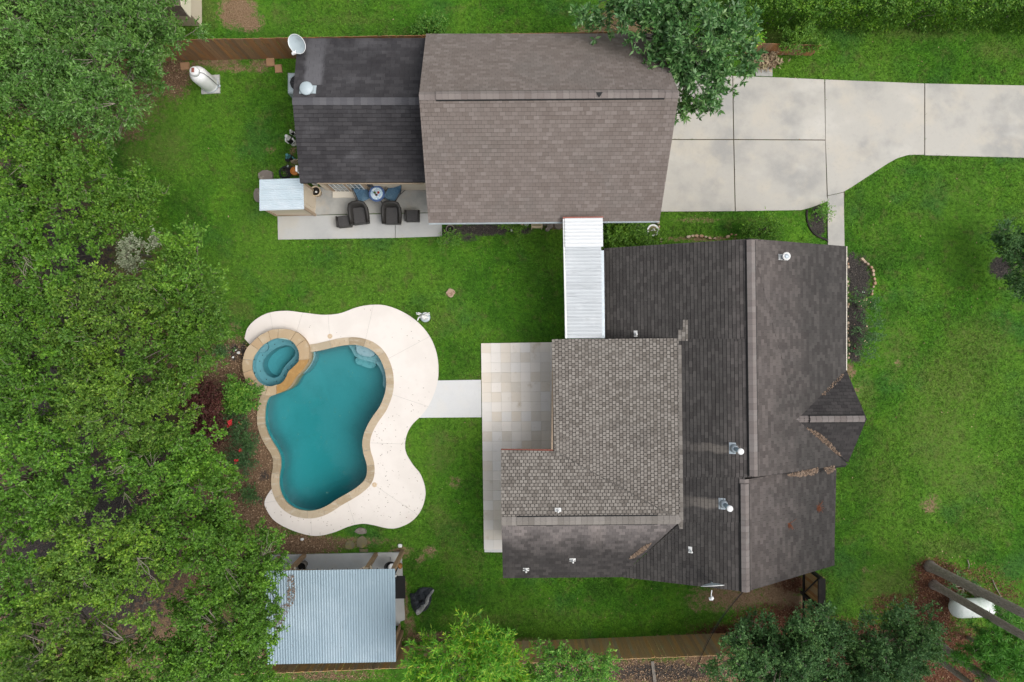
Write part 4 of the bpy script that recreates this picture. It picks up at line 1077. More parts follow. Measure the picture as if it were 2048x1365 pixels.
# ridges
ridge_vent(hroof, RA.lerp(RB, 0.005), RA.lerp(RB, 0.995), nL, nR, M['cap_dark'], 0.15, 0.085)
ridge_vent(hroof, A2.lerp(B2, 0.035), B2, nL, nR2, M['cap_dark'], 0.15, 0.085)
caps(hroof, A2 + (A2 - B2).normalized() * 0.02, A2.lerp(B2, 0.04), nL, nR2, M['cap_dark'], 0.17, 0.2, 0.04)
gv0, gv1 = gi.lerp(go, 0.18), gi.lerp(go, 0.97)
ridge_vent(hroof, gv0, gv1, nG1, nG2, M['cap_dark'], 0.125, 0.075)
caps(hroof, gi.lerp(go, -0.03), gv0, nG1, nG2, M['cap_dark'], 0.13, 0.2, 0.02)
lv0, lv1 = LR1.lerp(W2, 0.085), LR1.lerp(W2, 0.87)
M['cap_grey'] = shingle_mat('ridge_caps_grey', [(0.15, 0.135, 0.12), (0.19, 0.172, 0.155), (0.225, 0.205, 0.185)])
ridge_vent(rr, lv0, lv1, nN, nS, M['cap_grey'], 0.15, 0.06)
caps(rr, LR1, lv0, nN, nS, M['cap_grey'], 0.16, 0.2, 0.045); caps(rr, lv1, W2, nN, nS, M['cap_grey'], 0.16, 0.2, 0.045)
# eaves
gt = MB(); e0, e1 = R_(1692, 493), R_(1692.5, 742)
gt.box(((e0.x + e1.x) / 2 + 0.022, (e0.y + e1.y) / 2, e0.z - 0.05), (0.05, (e0.y - e1.y), 0.08), math.atan2(-(e1.x - e0.x), e0.y - e1.y) * -1)
obj('gutter', gt, M['gutter'], house)
obj('gutter', MB().tube([W_(1106, 905) + Vector((-.03, 0, -.1)), W_(1105, 679) + Vector((.05, 0, -.14))], 0.045, 6), M['tan_trim'], house)
obj('gutter', MB().tube([LN + Vector((0, .0, -.10)), N_(1107, 902) + Vector((0, .0, -.10))], 0.04, 6), M['rust'], house)
# walls
gable_walls('wall', [(3.7, -7.75), (11.35, -7.4), (11.35, 3.05), (3.7, 3.05)], 0, 2.55, M['bounce_wall'], house, None)
gable_walls('wall', [(0.05, -8.05), (4.0, -8.05), (4.0, -4.3), (0.05, -4.3)], 0, 2.55, M['bounce_wall'], house, None)
gable_walls('wall', [(11.0, -4.1), (11.75, -4.1), (11.75, -1.3), (11.0, -1.3)], 0, 2.7, M['bounce_wall'], house, None)
obj('front_door', MB().box((11.78, -2.7, 1.05), (0.05, 0.95, 2.1)), M['brown_wood'], house)
for y in (-0.3, 1.6, -5.6):
    wn = obj('window', MB().box((11.37, y, 1.5), (0.06, 1.2, 1.3)), M['white'], house)
    obj('pane', MB().box((11.41, y, 1.5), (0.02, 1.05, 1.15)), M['glass'], wn)
for x, y in ((1.78, -0.25), (1.78, -3.7)):
    obj('porch_post', MB().box((x, y, 1.4), (0.14, 0.14, 2.8)), M['white_dull'], house)
# debris lying in the valleys
def debris(name, plane, poly_px, n, m, parent, size=0.035, up=0.03):
    xs = np.array([p[0] for p in poly_px]); ys = np.array([p[1] for p in poly_px])
    mb = MB(); k = 0
    while k < n:
        x, y = random.uniform(xs.min(), xs.max()), random.uniform(ys.min(), ys.max())
        if not inside(np.array([x]), np.array([y]), poly_px)[0]: continue
        c = plane(x, y) + Vector((0, 0, up + random.uniform(0, .02)))
        a = random.uniform(0, 6.28); l = size * random.uniform(.6, 1.6); w_ = l * 0.45
        d, s = Vector((math.cos(a), math.sin(a), random.uniform(-.3, .3))), Vector((-math.sin(a), math.cos(a), random.uniform(-.3, .3)))
        mb.add([c - d * l, c + s * w_, c + d * l, c - s * w_], [(0, 1, 2, 3)])
        k += 1
    o = obj(name, mb, m, parent); o['kind'] = 'stuff'
    return o
debris('leaf_litter', lambda x, y: ray_plane(x, y, gi, nG2), [(1610, 856), (1625, 872), (1645, 892), (1668, 908), (1682, 912), (1660, 886), (1640, 868), (1620, 858)], 420, M['dry_leaf'], hroof)
debris('leaf_litter', R_, [(1572, 950), (1600, 943), (1634, 935), (1637, 942), (1626, 950), (1604, 953), (1580, 953)], 320, M['dry_leaf'], hroof)
debris('leaf_litter', R_, [(1646, 936), (1668, 931), (1670, 940), (1655, 948)], 150, M['dry_leaf'], hroof)
debris('leaf_litter', S_, [(1256, 1118), (1285, 1094), (1302, 1086), (1292, 1099), (1268, 1115)], 260, M['dry_leaf'], hroof)
debris('leaf_litter', lambda x, y: ray_plane(x, y, gi, nG1), [(1640, 790), (1665, 765), (1684, 746), (1688, 750), (1668, 772), (1645, 794)], 90, M['dry_leaf'], hroof, 0.03)
def tuft(px, py, n_, nm):
    c = R2_(px, py) + Vector((0, 0, .02)); mb = MB()
    for q in range(n_):
        a = random.uniform(-2.2, -0.9) if q % 4 else random.uniform(0, 6.28); l = random.uniform(.1, .28)
        d = Vector((math.cos(a) * l, math.sin(a) * l, random.uniform(0, .06)))
        mb.tube([c, c + d * .5 + Vector((0, 0, .03)), c + d], [.008, .007, .003], 3, False)
    tag(obj('pine_tuft', mb, M['orange_leaf']), nm, 'pine tuft', 'dead tufts on the roof')
tuft(1637, 1012, 46, 'larger rust coloured dead pine tuft, nearer the roof edge'); tuft(1579, 1046, 30, 'smaller rust coloured dead pine tuft, nearer the ridge')

# ------------------------------------------------------------------ things standing on the roofs
def frame_of(n, c):
    u = Vector((0, 0, 1)).cross(n)
    u = u.normalized() if u.length > 1e-4 else Vector((1, 0, 0))
    v = n.cross(u)
    return Matrix(((u.x, v.x, n.x, c.x), (u.y, v.y, n.y, c.y), (u.z, v.z, n.z, c.z), (0, 0, 0, 1)))
def flue(px, py, fn, n, label, h=0.62, r=0.075):
    c = fn(px, py)
    t = thing('flue_vent', label, 'vent', c, 'tall flue vents on the house roof')
    Mf = frame_of(n, Vector((0, 0, 0.012)))
    obj('flashing', MB().box((0, 0, 0), (0.38, 0.22, 0.02), M=Mf @ Matrix.Translation((0, -.05, 0))), M['galv_dark'], t, local=True)
    obj('cone', MB().lathe([(0.15, 0), (r + .01, 0.16)], (0, 0, 0.02), 16), M['galv_dark'], t, True, True)
    obj('pipe', MB().lathe([(r, 0), (r, h)], (0, 0, 0.05), 16), M['galv'], t, True, True)
    obj('cap', MB().lathe([(r + .015, 0), (r + .03, 0.04), (r + .025, 0.08), (0.02, 0.10)], (0, 0, h), 18), M['white'], t, True, True)
flue(1468, 897, L_, nL, 'tall galvanised flue with a white cap, nearest the house\'s front gable')
flue(1447, 1008, L_, nL, 'tall galvanised flue with a white cap, above the roof dish')
def jack(px, py, fn, n, label, rot=0.0):
    c = fn(px, py)
    t = thing('plumbing_vent', label, 'vent', c, 'small white plumbing vents on the roofs')
    Mf = frame_of(n, Vector((0, 0, 0.022))) @ Matrix.Rotation(rot, 4, 'Z')
    obj('flashing', MB().box((0, 0.02, 0), (0.22, 0.13, 0.012), M=Mf), M['white_dull'], t, local=True)
    obj('collar', MB().lathe([(0.065, 0), (0.04, 0.07)], (0, 0, .02), 12), M['white'], t, True, True)
    obj('pipe', MB().lathe([(0.032, 0), (0.032, 0.24)], (0, 0, .02), 10), M['white_dull'], t, True, True)
    return t
jack(1271, 669, L_, nL, 'small white vent on dark shingles beside the lighter roof edge')
jack(1380, 1101, L_, nL, 'small white vent below the leaf filled valley')
jack(1116, 1021, N_, nN, 'small white vent among the light grey shingles above the ridge vent')
jack(1145, 1121, S_, nS, 'small white vent on the ell\'s dark slope, between two others')
jack(1052, 1140, S_, nS, 'small white vent near the ell\'s lower roof corner')
c = R_(1566, 515); t = thing('turbine_vent', 'squat pale round vent on the house roof near the sidewalk', 'vent', c)
obj('flashing', MB().box((0, 0, 0), (0.2, 0.42, 0.015), M=frame_of(nR, Vector((0, 0, .015)))), M['white_dull'], t, local=True)
obj('pipe', MB().lathe([(0.1, 0), (0.085, 0.3)], (0, 0, .01), 16), M['galv_dark'], t, True, True)
obj('cap', MB().lathe([(0.13, 0.26), (0.14, 0.30), (0.12, 0.33), (0.085, 0.31), (0.0, 0.29)], (0, 0, 0), 18, cap1=False), M['white_dull'], t, True, True)
c = ray_plane(615, 180, aA, ann); t = thing('roof_vent', 'round white roof vent on a square flashing on the charcoal roof', 'vent', c)
Mf = frame_of(ann, Vector((0, 0, .02)))
obj('flashing', MB().box((0.02, 0, 0), (0.58, 0.33, 0.02), M=Mf), M['dish'], t, local=True)
obj('neck', MB().lathe([(0.17, 0), (0.16, 0.12)], (0, 0, .02), 20), M['galv_dark'], t, True, True)
obj('cap', MB().lathe([(0.235, 0.12), (0.24, 0.15), (0.215, 0.185), (0.0, 0.205)], (0, 0, 0), 24), M['dish'], t, True, True)
def dish(px, py, z, rim_n, label, arm_end, base, rx=0.34, ry=0.29):
    """reflector facing rim_n; arm_end and base are world points"""
    c = P(px, py, z)
    t = thing('satellite_dish', label, 'satellite dish', base, 'satellite dishes on the roofs')
    nrm = rim_n.normalized(); Mf = frame_of(nrm, c)
    vs, fs = [], []
    rg, k = 6, 28
    for i in range(rg + 1):
        q = i / rg
        for j in range(k):
            an = 2 * math.pi * j / k
            vs.append(Mf @ Vector((rx * q * math.cos(an), ry * q * math.sin(an), 0.07 * q * q - 0.07)))
    for i in range(rg):
        for j in range(k):
            fs.append((i * k + j, i * k + (j + 1) % k, (i + 1) * k + (j + 1) % k, (i + 1) * k + j))
    nv = len(vs)
    vs += [v - nrm * 0.012 for v in vs]
    fs += [tuple(i + nv for i in f[::-1]) for f in fs[:rg * k]]
    fs += [(rg * k + j, rg * k + nv + j, rg * k + nv + (j + 1) % k, rg * k + (j + 1) % k) for j in range(k)]
    obj('reflector', MB().add(vs, fs), M['dish'], t, True)
    obj('rim', MB().tube([Mf @ Vector((rx * math.cos(2 * math.pi * j / 32), ry * math.sin(2 * math.pi * j / 32), 0)) for j in range(33)], 0.011, 6, False), M['white'], t, True)
    low = c - nrm * 0.03 + (arm_end - c).normalized() * 0.22
    obj('arm', MB().tube([low, low.lerp(arm_end, .5) - Vector((0, 0, .02)), arm_end], 0.016, 6), M['white'], t, True)
    ln = obj('receiver', MB().box(arm_end, (0.15, 0.075, 0.075), 0.4).lathe([(0.035, 0), (0.045, 0.09), (0.02, 0.11)], arm_end, 12), M['white'], t)
    obj('mast', MB().tube([base, base + Vector((0, 0, .2)), c - nrm * 0.09], 0.02, 8), M['galv_dark'], t, True)
    obj('logo', MB().add([Mf @ Vector(p) for p in ((-.10, .135, -.048), (.055, .135, -.048), (.055, .19, -.03), (-.10, .19, -.03))], [(0, 1, 2, 3)]), M['galv_dark'], t)
    return t
dish(593.5, 88.5, 3.3, Vector((-0.30, -0.42, 0.86)), 'grey oval satellite dish over the fence, on the charcoal roof corner', P(588, 107, 3.25), ray_plane(603, 92, aA, ann), 0.355, 0.30)
dish(1425, 1172, 4.72, Vector((0.05, -0.95, 0.34)), 'pale oval satellite dish on the house roof edge, seen almost edge on', P(1422.5, 1197, 4.55), L_(1421, 1163), 0.37, 0.31)

# ------------------------------------------------------------------ corrugated sheets
def corrugated(p00, p10, p11, p01, nrib, amp, m, name, parent, up=Vector((0, 0, 1)), prof=(0, .5, 1, .5), cols=None):
    """ribs run from edge p00-p10 to edge p01-p11; the profile varies along p00-p10"""
    mb = MB(); k = nrib * len(prof) + 1
    for row, (a, b) in enumerate(((p00, p10), (p01, p11))):
        for i in range(k):
            mb.v.append(a.lerp(b, i / (k - 1)) + up * (amp * prof[i % len(prof)]))
    base = len(mb.v)
    for row, (a, b) in enumerate(((p00, p10), (p01, p11))):
        for i in range(k): mb.v.append(a.lerp(b, i / (k - 1)) + up * (amp * prof[i % len(prof)] - 0.006))
    for i in range(k - 1):
        mb.f.append((i, i + 1, k + i + 1, k + i)); mb.f.append((base + i, base + k + i, base + k + i + 1, base + i + 1))
        mb.f.append((i, base + i, base + i + 1, i + 1)); mb.f.append((k + i, k + i + 1, base + k + i + 1, base + k + i))
    mb.v = [tuple(v) for v in mb.v]
    return obj(name, mb, m, parent, False)
# garden shed at the corner of the wing
shed = thing('garden_shed', 'small cream shed with a pale corrugated metal roof beside the patio', 'shed', P(585, 400, 0))
s00, s10, s01, s11 = P(519, 422, 1.74), P(519, 359.5, 1.88), P(608.5, 419, 1.74), P(606.5, 356.5, 1.88)
for q in range(3):
    corrugated(s00.lerp(s10, q / 3 + (0.004 if q else 0)), s00.lerp(s10, (q + 1) / 3), s01.lerp(s11, (q + 1) / 3), s01.lerp(s11, q / 3 + (0.004 if q else 0)), 6, 0.026, M['galv_shed'], 'roof_sheet', shed)
fx0, fx1 = P(553, 430, 0).x, P(631, 430, 0).x
fy0, fy1 = P(553, 431, 0).y, 6.0
mb = MB()
mb.add([(fx0, fy0, 0), (fx1, fy0, 0), (fx1, fy1, 0), (fx0, fy1, 0), (fx0, fy0, 1.70), (fx1, fy0, 1.70), (fx1, fy1, 1.84), (fx0, fy1, 1.84)], [(0, 3, 2, 1), (4, 5, 6, 7), (0, 1, 5, 4), (1, 2, 6, 5), (2, 3, 7, 6), (3, 0, 4, 7)])
obj('wall', mb, M['cream'], shed)
for x, y, h in ((fx1, fy0, 1.69), (fx0, fy0, 1.69), (fx1, fy1 - .05, 1.8)):
    obj('corner_trim', MB().box((x, y, h / 2), (0.09, 0.09, h)), M['tan_trim'], shed)
obj('base_trim', MB().box(((fx0 + fx1) / 2, fy0 - 0.012, 0.06), (fx1 - fx0, 0.024, 0.12)), M['tan_trim'], shed)
obj('door', MB().box((fx1 + 0.012, (fy0 + fy1) / 2 + .1, 0.85), (0.024, 0.75, 1.6)), M['cream'], shed)
obj('fascia', MB().box(((s00.x + s01.x) / 2, (s00.y + s01.y) / 2 + .06, 1.69), (1.55, 0.03, 0.08)), M['tan_trim'], shed)

# covered walkway between garage and house
cover = thing('walkway_cover', 'white metal walkway cover between the garage and the house', 'walkway cover', P(1168, 560, 0))
wA, wB = P(1126, 438, 3.28), P(1206, 437, 3.28)
wC, wD = P(1130.5, 677, 3.0), P(1209, 677, 3.0)
ZD = Vector((0, 0, 1))
npan = 34
pan_m = M['alu']
for k in range(npan):
    f0, f1 = k / npan, (k + 1) / npan
    new = f1 <= 0.262
    a0, a1 = wA.lerp(wC, f0), wA.lerp(wC, f1)
    r0_, r1_ = wB.lerp(wD, f0), wB.lerp(wD, f1)
    ins = 0.0 if new else 0.065
    dx = (r0_ - a0).normalized()
    a0, a1 = a0 + dx * 0.055, a1 + dx * 0.055
    r0_, r1_ = r0_ - dx * (ins + 0.015), r1_ - dx * (ins + 0.015)
    lift = ZD * (0.035 if new else 0.0)
    g = Vector((0, -.006, 0))
    mb = MB()
    ys = [0.0, 0.10, 0.16, 0.62, 0.70, 0.99]
    zs_ = [0.055, 0.055, 0.0, 0.0, 0.02, 0.02] if not new else [0.05, 0.05, 0.005, 0.0, 0.015, 0.02]
    for L0, L1 in ((a0, a1), (r0_, r1_)):
        for y_, z_ in zip(ys, zs_): mb.v.append(tuple(L0.lerp(L1, y_) + ZD * z_ + lift))
        for y_, z_ in zip(ys, zs_): mb.v.append(tuple(L0.lerp(L1, y_) + ZD * (z_ - 0.012) + lift))
    q = 12
    for i in range(5):
        mb.f.append((i, i + 1, q + i + 1, q + i)); mb.f.append((6 + i, q + 6 + i, q + 7 + i, 7 + i))
    for s in (0, q):
        for i in range(5): mb.f.append((s + i, s + 6 + i, s + 7 + i, s + i + 1))
    mb.f.append((0, q, q + 6, 6)); mb.f.append((5, 11, q + 11, q + 5))
    obj('roof_panel', mb, M['alu_new'] if new else M['alu'], cover)
obj('side_beam', MB().add([wA, wA + Vector((.05, 0, 0)), wC + Vector((.05, 0, 0)), wC, wA - ZD * .18, wA + Vector((.05, 0, -.18)), wC + Vector((.05, 0, -.18)), wC - ZD * .18], [(0, 3, 2, 1), (4, 5, 6, 7), (0, 1, 5, 4), (1, 2, 6, 5), (2, 3, 7, 6), (3, 0, 4, 7)]).box(wA.lerp(wC, .5) + Vector((.025, 0, .03)), (0.05, (wA - wC).length, 0.06), math.atan2(wC.x - wA.x, wA.y - wC.y)), M['white'], cover)
gb = MB(); rr0, rr1 = wB.lerp(wD, 0.265), wD
gb.add([rr0 + Vector((-.085, 0, -.03)), rr0 + Vector((.02, 0, -.03)), rr1 + Vector((.02, 0, -.03)), rr1 + Vector((-.085, 0, -.03)), rr0 + Vector((-.085, 0, -.09)), rr0 + Vector((.02, 0, -.09)), rr1 + Vector((.02, 0, -.09)), rr1 + Vector((-.085, 0, -.09))], [(0, 3, 2, 1), (4, 5, 6, 7), (0, 1, 5, 4), (1, 2, 6, 5), (2, 3, 7, 6), (3, 0, 4, 7)])
obj('valley_gutter', gb, M['galv_dark'], cover)
obj('top_flashing', MB().box(wA.lerp(wB, .5) + Vector((0, .03, .02)), (1.42, 0.05, 0.05), 0.01), M['rust'], cover)
for f in (0.12, 0.5, 0.9):
    p = wA.lerp(wC, f)
    obj('post', MB().box((p.x + .42, p.y, p.z / 2 - .09), (0.08, 0.08, p.z - .18)), M['white'], cover)

# pavilion
pav = thing('pavilion', 'open timber pavilion with a blue grey corrugated metal roof', 'pavilion', P(680, 1240, 0))
v00, v10 = P(528, 1142, 2.62), P(790, 1138, 2.62)
v01, v11 = P(534, 1329, 2.3), P(792, 1324, 2.3)
ns = 7
for q in range(ns):
    f0, f1 = q / ns + (0.0008 if q else 0), (q + 1) / ns
    corrugated(v00.lerp(v10, f0), v00.lerp(v10, f1), v01.lerp(v11, f1), v01.lerp(v11, f0), 7, 0.016, M['galv'], 'roof_sheet', pav, Vector((0, 0, 1)), (0, 1, 1, 0))
for px, nm in ((609, 'a'), (752, 'b'), (806, 'c')):
    b = P(px, 1109 if px > 700 else 1111, 0.05)
    if px == 806: b = P(805, 1104, 0.05)
    p = obj('post', MB().box((b.x, b.y, 1.25), (0.14, 0.14, 2.45)), M['post_wood'], pav)
    if px != 806:
        for s in (-1, 1):
            pts = [Vector((b.x + s * 0.08, b.y, 1.55)), Vector((b.x + s * 0.2, b.y + .01, 1.95)), Vector((b.x + s * 0.42, b.y, 2.25)), Vector((b.x + s * 0.62, b.y, 2.4))]
            obj('brace', MB().tube(pts, 0.05, 6), M['brace_wood'], p)
        obj('collar', MB().box((b.x, b.y, 2.0), (0.2, 0.2, 0.1)), M['brace_wood'], p)
for x, y in ((-9.3, -11.6), (-6.6, -11.6), (-4.4, -11.6), (-9.3, -8.65)):
    obj('post', MB().box((x, y, 1.15), (0.14, 0.14, 2.2)), M['post_wood'], pav)
obj('beam', MB().box(((v00.x + v10.x) / 2, v00.y - 0.08, 2.49), (v10.x - v00.x - .1, 0.1, 0.2)), M['post_wood'], pav)
obj('beam', MB().box(((v00.x + v10.x) / 2, v01.y + 0.12, 2.17), (v10.x - v00.x - .1, 0.1, 0.2)), M['post_wood'], pav)
sc_ = MB()
for q in range(9):
    p = v00.lerp(v10, 0.06 + q * 0.115); sc_.box(p + Vector((0, .015, -.02)), (0.035, 0.05, 0.035))
obj('rafter_ends', sc_, M['steel'], pav)
obj('edge_board', MB().box((P(801, 1262, 0).x, (P(0, 1250, 0).y + P(0, 1290, 0).y) / 2, 0.6), (0.06, 0.9, 1.2), 0.05), M['post_wood'], pav)
debris('leaf_litter', lambda x, y: ray_plane(x, y, v00, normal3(v00, v10, v11)), [(575, 1150), (588, 1150), (592, 1190), (586, 1210), (575, 1200)], 240, M['dry_leaf'], pav, 0.025, 0.03)
debris('leaf_litter', lambda x, y: ray_plane(x, y, v00, normal3(v00, v10, v11)), [(545, 1215), (580, 1205), (584, 1212), (570, 1240), (566, 1265), (552, 1250)], 260, M['dry_leaf'], pav, 0.025, 0.03)
def litter_dots(n_):
    mb = MB()
    for _ in range(n_):
        c = ray_plane(random.uniform(560, 785), random.uniform(1145, 1318), v00, normal3(v00, v10, v11)) + Vector((0, 0, .03)); a = random.uniform(0, 6)
        mb.add([c + Vector((math.cos(a) * .02, math.sin(a) * .02, 0)), c + Vector((-math.sin(a) * .01, math.cos(a) * .01, 0)), c - Vector((math.cos(a) * .02, math.sin(a) * .02, 0))], [(0, 1, 2)])
    o = obj('leaf_litter', mb, M['dry_leaf'], pav); o['kind'] = 'stuff'
litter_dots(60)

# neighbour's shed behind the fence
nb = thing('neighbour_shed', 'cream shed with a brown roof behind the fence, under feathery trees', 'shed', P(350, -10, 0))
z0 = 2.4
a, b, c, d = P(318, -60, z0 + .55), P(346, -60, z0 + .55), P(372, 30, z0), P(322, 30, z0)
obj('roof', MB().slab3([P(300, -60, 3.1), P(352, -60, 3.1), P(362, 12, 3.1), P(300, 12, 3.1)], 0.1).slab3([P(300, 12, 3.1), P(362, 12, 3.1), P(374, 30, 2.5), P(300, 30, 2.5)], 0.1), mat('shed_roof_brown', (0.12, 0.09, 0.07), 0.9, layers=[((0.18, 0.15, 0.12), 4, 0.5, 0.7)]), nb)
obj('side_roof', MB().add([P(352, -60, 3.12), P(362, 12, 3.12), P(374, 30, 2.52), P(382, 36, 2.3), P(382, -60, 2.3)], [(0, 1, 2, 3, 4)]), mat('cream_siding', (0.66, 0.60, 0.46), 0.7), nb)
obj('wall', MB().box((-13.2, 13.9, 1.1), (1.6, 2.6, 2.2)), M['cream'], nb)
# ------------------------------------------------------------------ fences, board by board
def fence(label, p0, p1, h, m, side, name='wooden_fence', bw=0.138, y_jit=0.02, xskip=None):
    """p0, p1: ends on the ground; boards on the given side of the rails"""
    p0, p1 = Vector((p0[0], p0[1], 0)), Vector((p1[0], p1[1], 0))
    d = p1 - p0; L = d.length; d.normalize(); nrm = Vector((-d.y, d.x, 0)) * side
    an = math.atan2(d.y, d.x)
    t = thing(name, label, 'fence', p0.lerp(p1, .5))
    mes = []
    for q in range(3):
        hh = h + q * 0.012
        mes.append(MB().box((0, 0, hh / 2), (bw - 0.007, 0.018, hh)).mesh('board', m))
    nb_ = int(L / bw)
    for k in range(min(nb_, 300)):
        c = p0 + d * (bw * (k + .5)) + nrm * (0.012 + random.uniform(0, .006))
        piece('board', random.choice(mes), Matrix.Translation(c) @ Matrix.Rotation(an + random.uniform(-.02, .02), 4, 'Z') @ Matrix.Rotation(random.uniform(-.008, .008), 4, 'Y'), t)
    for z in (0.3, h * .55, h - 0.25):
        obj('rail', MB().box(p0.lerp(p1, .5) - nrm * 0.022 + Vector((0, 0, z)), (L, 0.04, 0.09), an), m, t)
    npst = max(2, int(L / 2.4) + 1)
    for k in range(npst):
        c = p0.lerp(p1, k / (npst - 1)) - nrm * 0.09
        obj('post', MB().box(c + Vector((0, 0, (h - .4) / 2)), (0.09, 0.09, h - .4), an), m, t)
    return t
f0 = Vector((-15.5, 11.20, 0)); f1 = Vector((4.4, 11.56, 0))
fence('tall reddish brown board fence behind the charcoal roofed wing', f0, f1, 1.83, M['wood_fence'], -1)
fence('long weathered board fence below the lawn, behind the pavilion', (-11.2, -12.50), (9.6, -11.66), 1.83, M['wood_weather'], 1)
fence('short low fence stub with vines near the driveway', (9.2, 11.52), (12.0, 11.42), 0.95, M['wood_fence'], -1)
# gate fence at the corner of the house
gt = thing('side_gate', 'dark wooden gate in a frame at the lower corner of the house', 'gate', (11.6, -9.6, 0))
gbm = [MB().box((0, 0, 0.86), (0.02, 0.13, 1.55)).mesh('board', M['wood_weather']), MB().box((0, 0, 0.84), (0.02, 0.13, 1.5)).mesh('board', M['wood_fence'])]
for k in range(20):
    piece('board', gbm[k % 3 == 0], Matrix.Translation((11.63, -8.95 - k * 0.138, 0)), gt)
for z in (0.2, 1.55):
    obj('rail', MB().box((11.58, -10.3, z), (0.06, 2.8, 0.10)), M['wood_dark'], gt)
obj('top_rail', MB().box((11.6, -10.3, 1.74), (0.26, 2.8, 0.05)), M['wood_dark'], gt)
for y in (-8.9, -10.05, -11.6):
    obj('post', MB().box((11.58, y, 0.87), (0.11, 0.11, 1.74)), M['wood_dark'], gt)
obj('brace', MB().tube([(11.55, -10.0, 0.25), (11.55, -9.0, 1.5)], 0.035, 4), M['wood_dark'], gt)

# ------------------------------------------------------------------ leaves
def norm_(a): return a / (np.linalg.norm(a, axis=-1, keepdims=True) + 1e-9)
def leaves(name, pos, d, up, Ln, W, m, fold=0.0):
    """one quad per leaf, from its stalk to its tip"""
    d = norm_(d); s = norm_(np.cross(d, up)); n = np.cross(s, d)
    N = len(pos); Ln = np.broadcast_to(Ln, (N,))[:, None]; W = np.broadcast_to(W, (N,))[:, None]
    V = np.empty((N, 4, 3), np.float32)
    V[:, 0] = pos
    V[:, 1] = pos + d * Ln * 0.48 + s * W * 0.5 + n * fold * W
    V[:, 2] = pos + d * Ln
    V[:, 3] = pos + d * Ln * 0.48 - s * W * 0.5 + n * fold * W
    return np_mesh(name, V.reshape(-1, 3), np.arange(N * 4).reshape(N, 4), m)

class Tubes:
    """many thin tubes, three-sided, in one array"""
    def __init__(self): self.V, self.Q, self.n = [], [], 0
    def add(self, pts, rad):
        pts = np.asarray(pts, float); k = len(pts)
        t = norm_(np.gradient(pts, axis=0))
        ref = np.array([0.31, 0.17, 0.93]); a = norm_(np.cross(t, ref)); b = np.cross(t, a)
        rad = np.broadcast_to(rad, (k,))[:, None]
        ring = np.stack([pts + (a * math.cos(q) + b * math.sin(q)) * rad for q in (0, 2.094, 4.189)], 1)
        self.V.append(ring.reshape(-1, 3))
        for i in range(k - 1):
            for j in range(3):
                self.Q.append((self.n + i * 3 + j, self.n + i * 3 + (j + 1) % 3, self.n + i * 3 + 3 + (j + 1) % 3, self.n + i * 3 + 3 + j))
        self.n += k * 3
    def mesh(self, name, m): return np_mesh(name, np.vstack(self.V), np.array(self.Q), m)

STY = {
    # L, W leaf; sp sprays per clump; lv leaves per spray; sl spray length; rc clump radius; upb upward bias; spread leaf scatter; flat leaf-up strength
    'oak': dict(L=0.100, W=0.055, sp=13, lv=12, sl=0.34, rc=0.24, upb=0.5, spread=0.75, flat=0.9),
    'oak2': dict(L=0.092, W=0.050, sp=14, lv=13, sl=0.34, rc=0.24, upb=0.6, spread=0.75, flat=0.8),
    'feather': dict(L=0.12, W=0.044, sp=11, lv=17, sl=0.52, rc=0.32, upb=0.2, spread=0.6, flat=0.9),
    'magnolia': dict(L=0.21, W=0.072, sp=7, lv=13, sl=0.30, rc=0.34, upb=0.75, spread=0.95, flat=0.7, whorl=True),
    'long': dict(L=0.19, W=0.032, sp=12, lv=22, sl=0.58, rc=0.34, upb=0.8, spread=0.42, flat=0.7),
    'pine': dict(L=0.22, W=0.022, sp=6, lv=40, sl=0.30, rc=0.30, upb=0.3, spread=1.1, flat=0.3, whorl=True),
    'shrub': dict(L=0.075, W=0.042, sp=14, lv=12, sl=0.28, rc=0.22, upb=0.6, spread=0.8, flat=0.8),
    'rose': dict(L=0.06, W=0.034, sp=8, lv=9, sl=0.30, rc=0.20, upb=0.5, spread=0.8, flat=0.8),
}
def sublobes(lobes):
    """billows on the upper side of each lobe, with hollows between them"""
    out = []
    for (x, y, z, r, h) in lobes:
        n = int(np.clip(7.5 * r, 4, 15)); pts = []
        for _ in range(n):
            for _t in range(20):
                a = RNG.uniform(0, 6.283); d = r * RNG.uniform(0, 1) ** .5 * .86
                p = (x + d * math.cos(a), y + d * math.sin(a))
                rs = r * RNG.uniform(.26, .44); rs = min(max(rs, .34), .85)
                if all((p[0] - q[0]) ** 2 + (p[1] - q[1]) ** 2 > (.62 * (rs + q[2])) ** 2 for q in pts): break
            pts.append((*p, rs))
            out.append((p[0], p[1], z + h * math.sqrt(max(0, 1 - (d / r) ** 2)) * .8 + RNG.uniform(-.75, .45), rs, rs * .85))
    return out
def crown_points(lobes, dens, low=-0.2, shell=2.4):
    """clump centres over the upper part of one or more lobes (x, y, z, radius, half height)"""
    C, O = [], []
    for (x, y, z, r, h) in lobes:
        n = max(4, int(dens * r * r))
        az = RNG.uniform(0, 2 * math.pi, n); sz = RNG.uniform(low, 1, n)
        cz = np.sqrt(np.maximum(0, 1 - sz * sz)); q = RNG.uniform(0.3, 1, n) ** (1 / shell)
        wob = 1 + 0.20 * np.sin(az * 3 + x * 5) * RNG.uniform(0.4, 1, n) + 0.1 * np.sin(az * 7 + y * 3)
        dd = np.stack([np.cos(az) * cz, np.sin(az) * cz, sz], 1)
        C.append(np.array([x, y, z]) + dd * np.array([r, r, h]) * (q * wob)[:, None]); O.append(dd)
    return np.vstack(C), np.vstack(O)
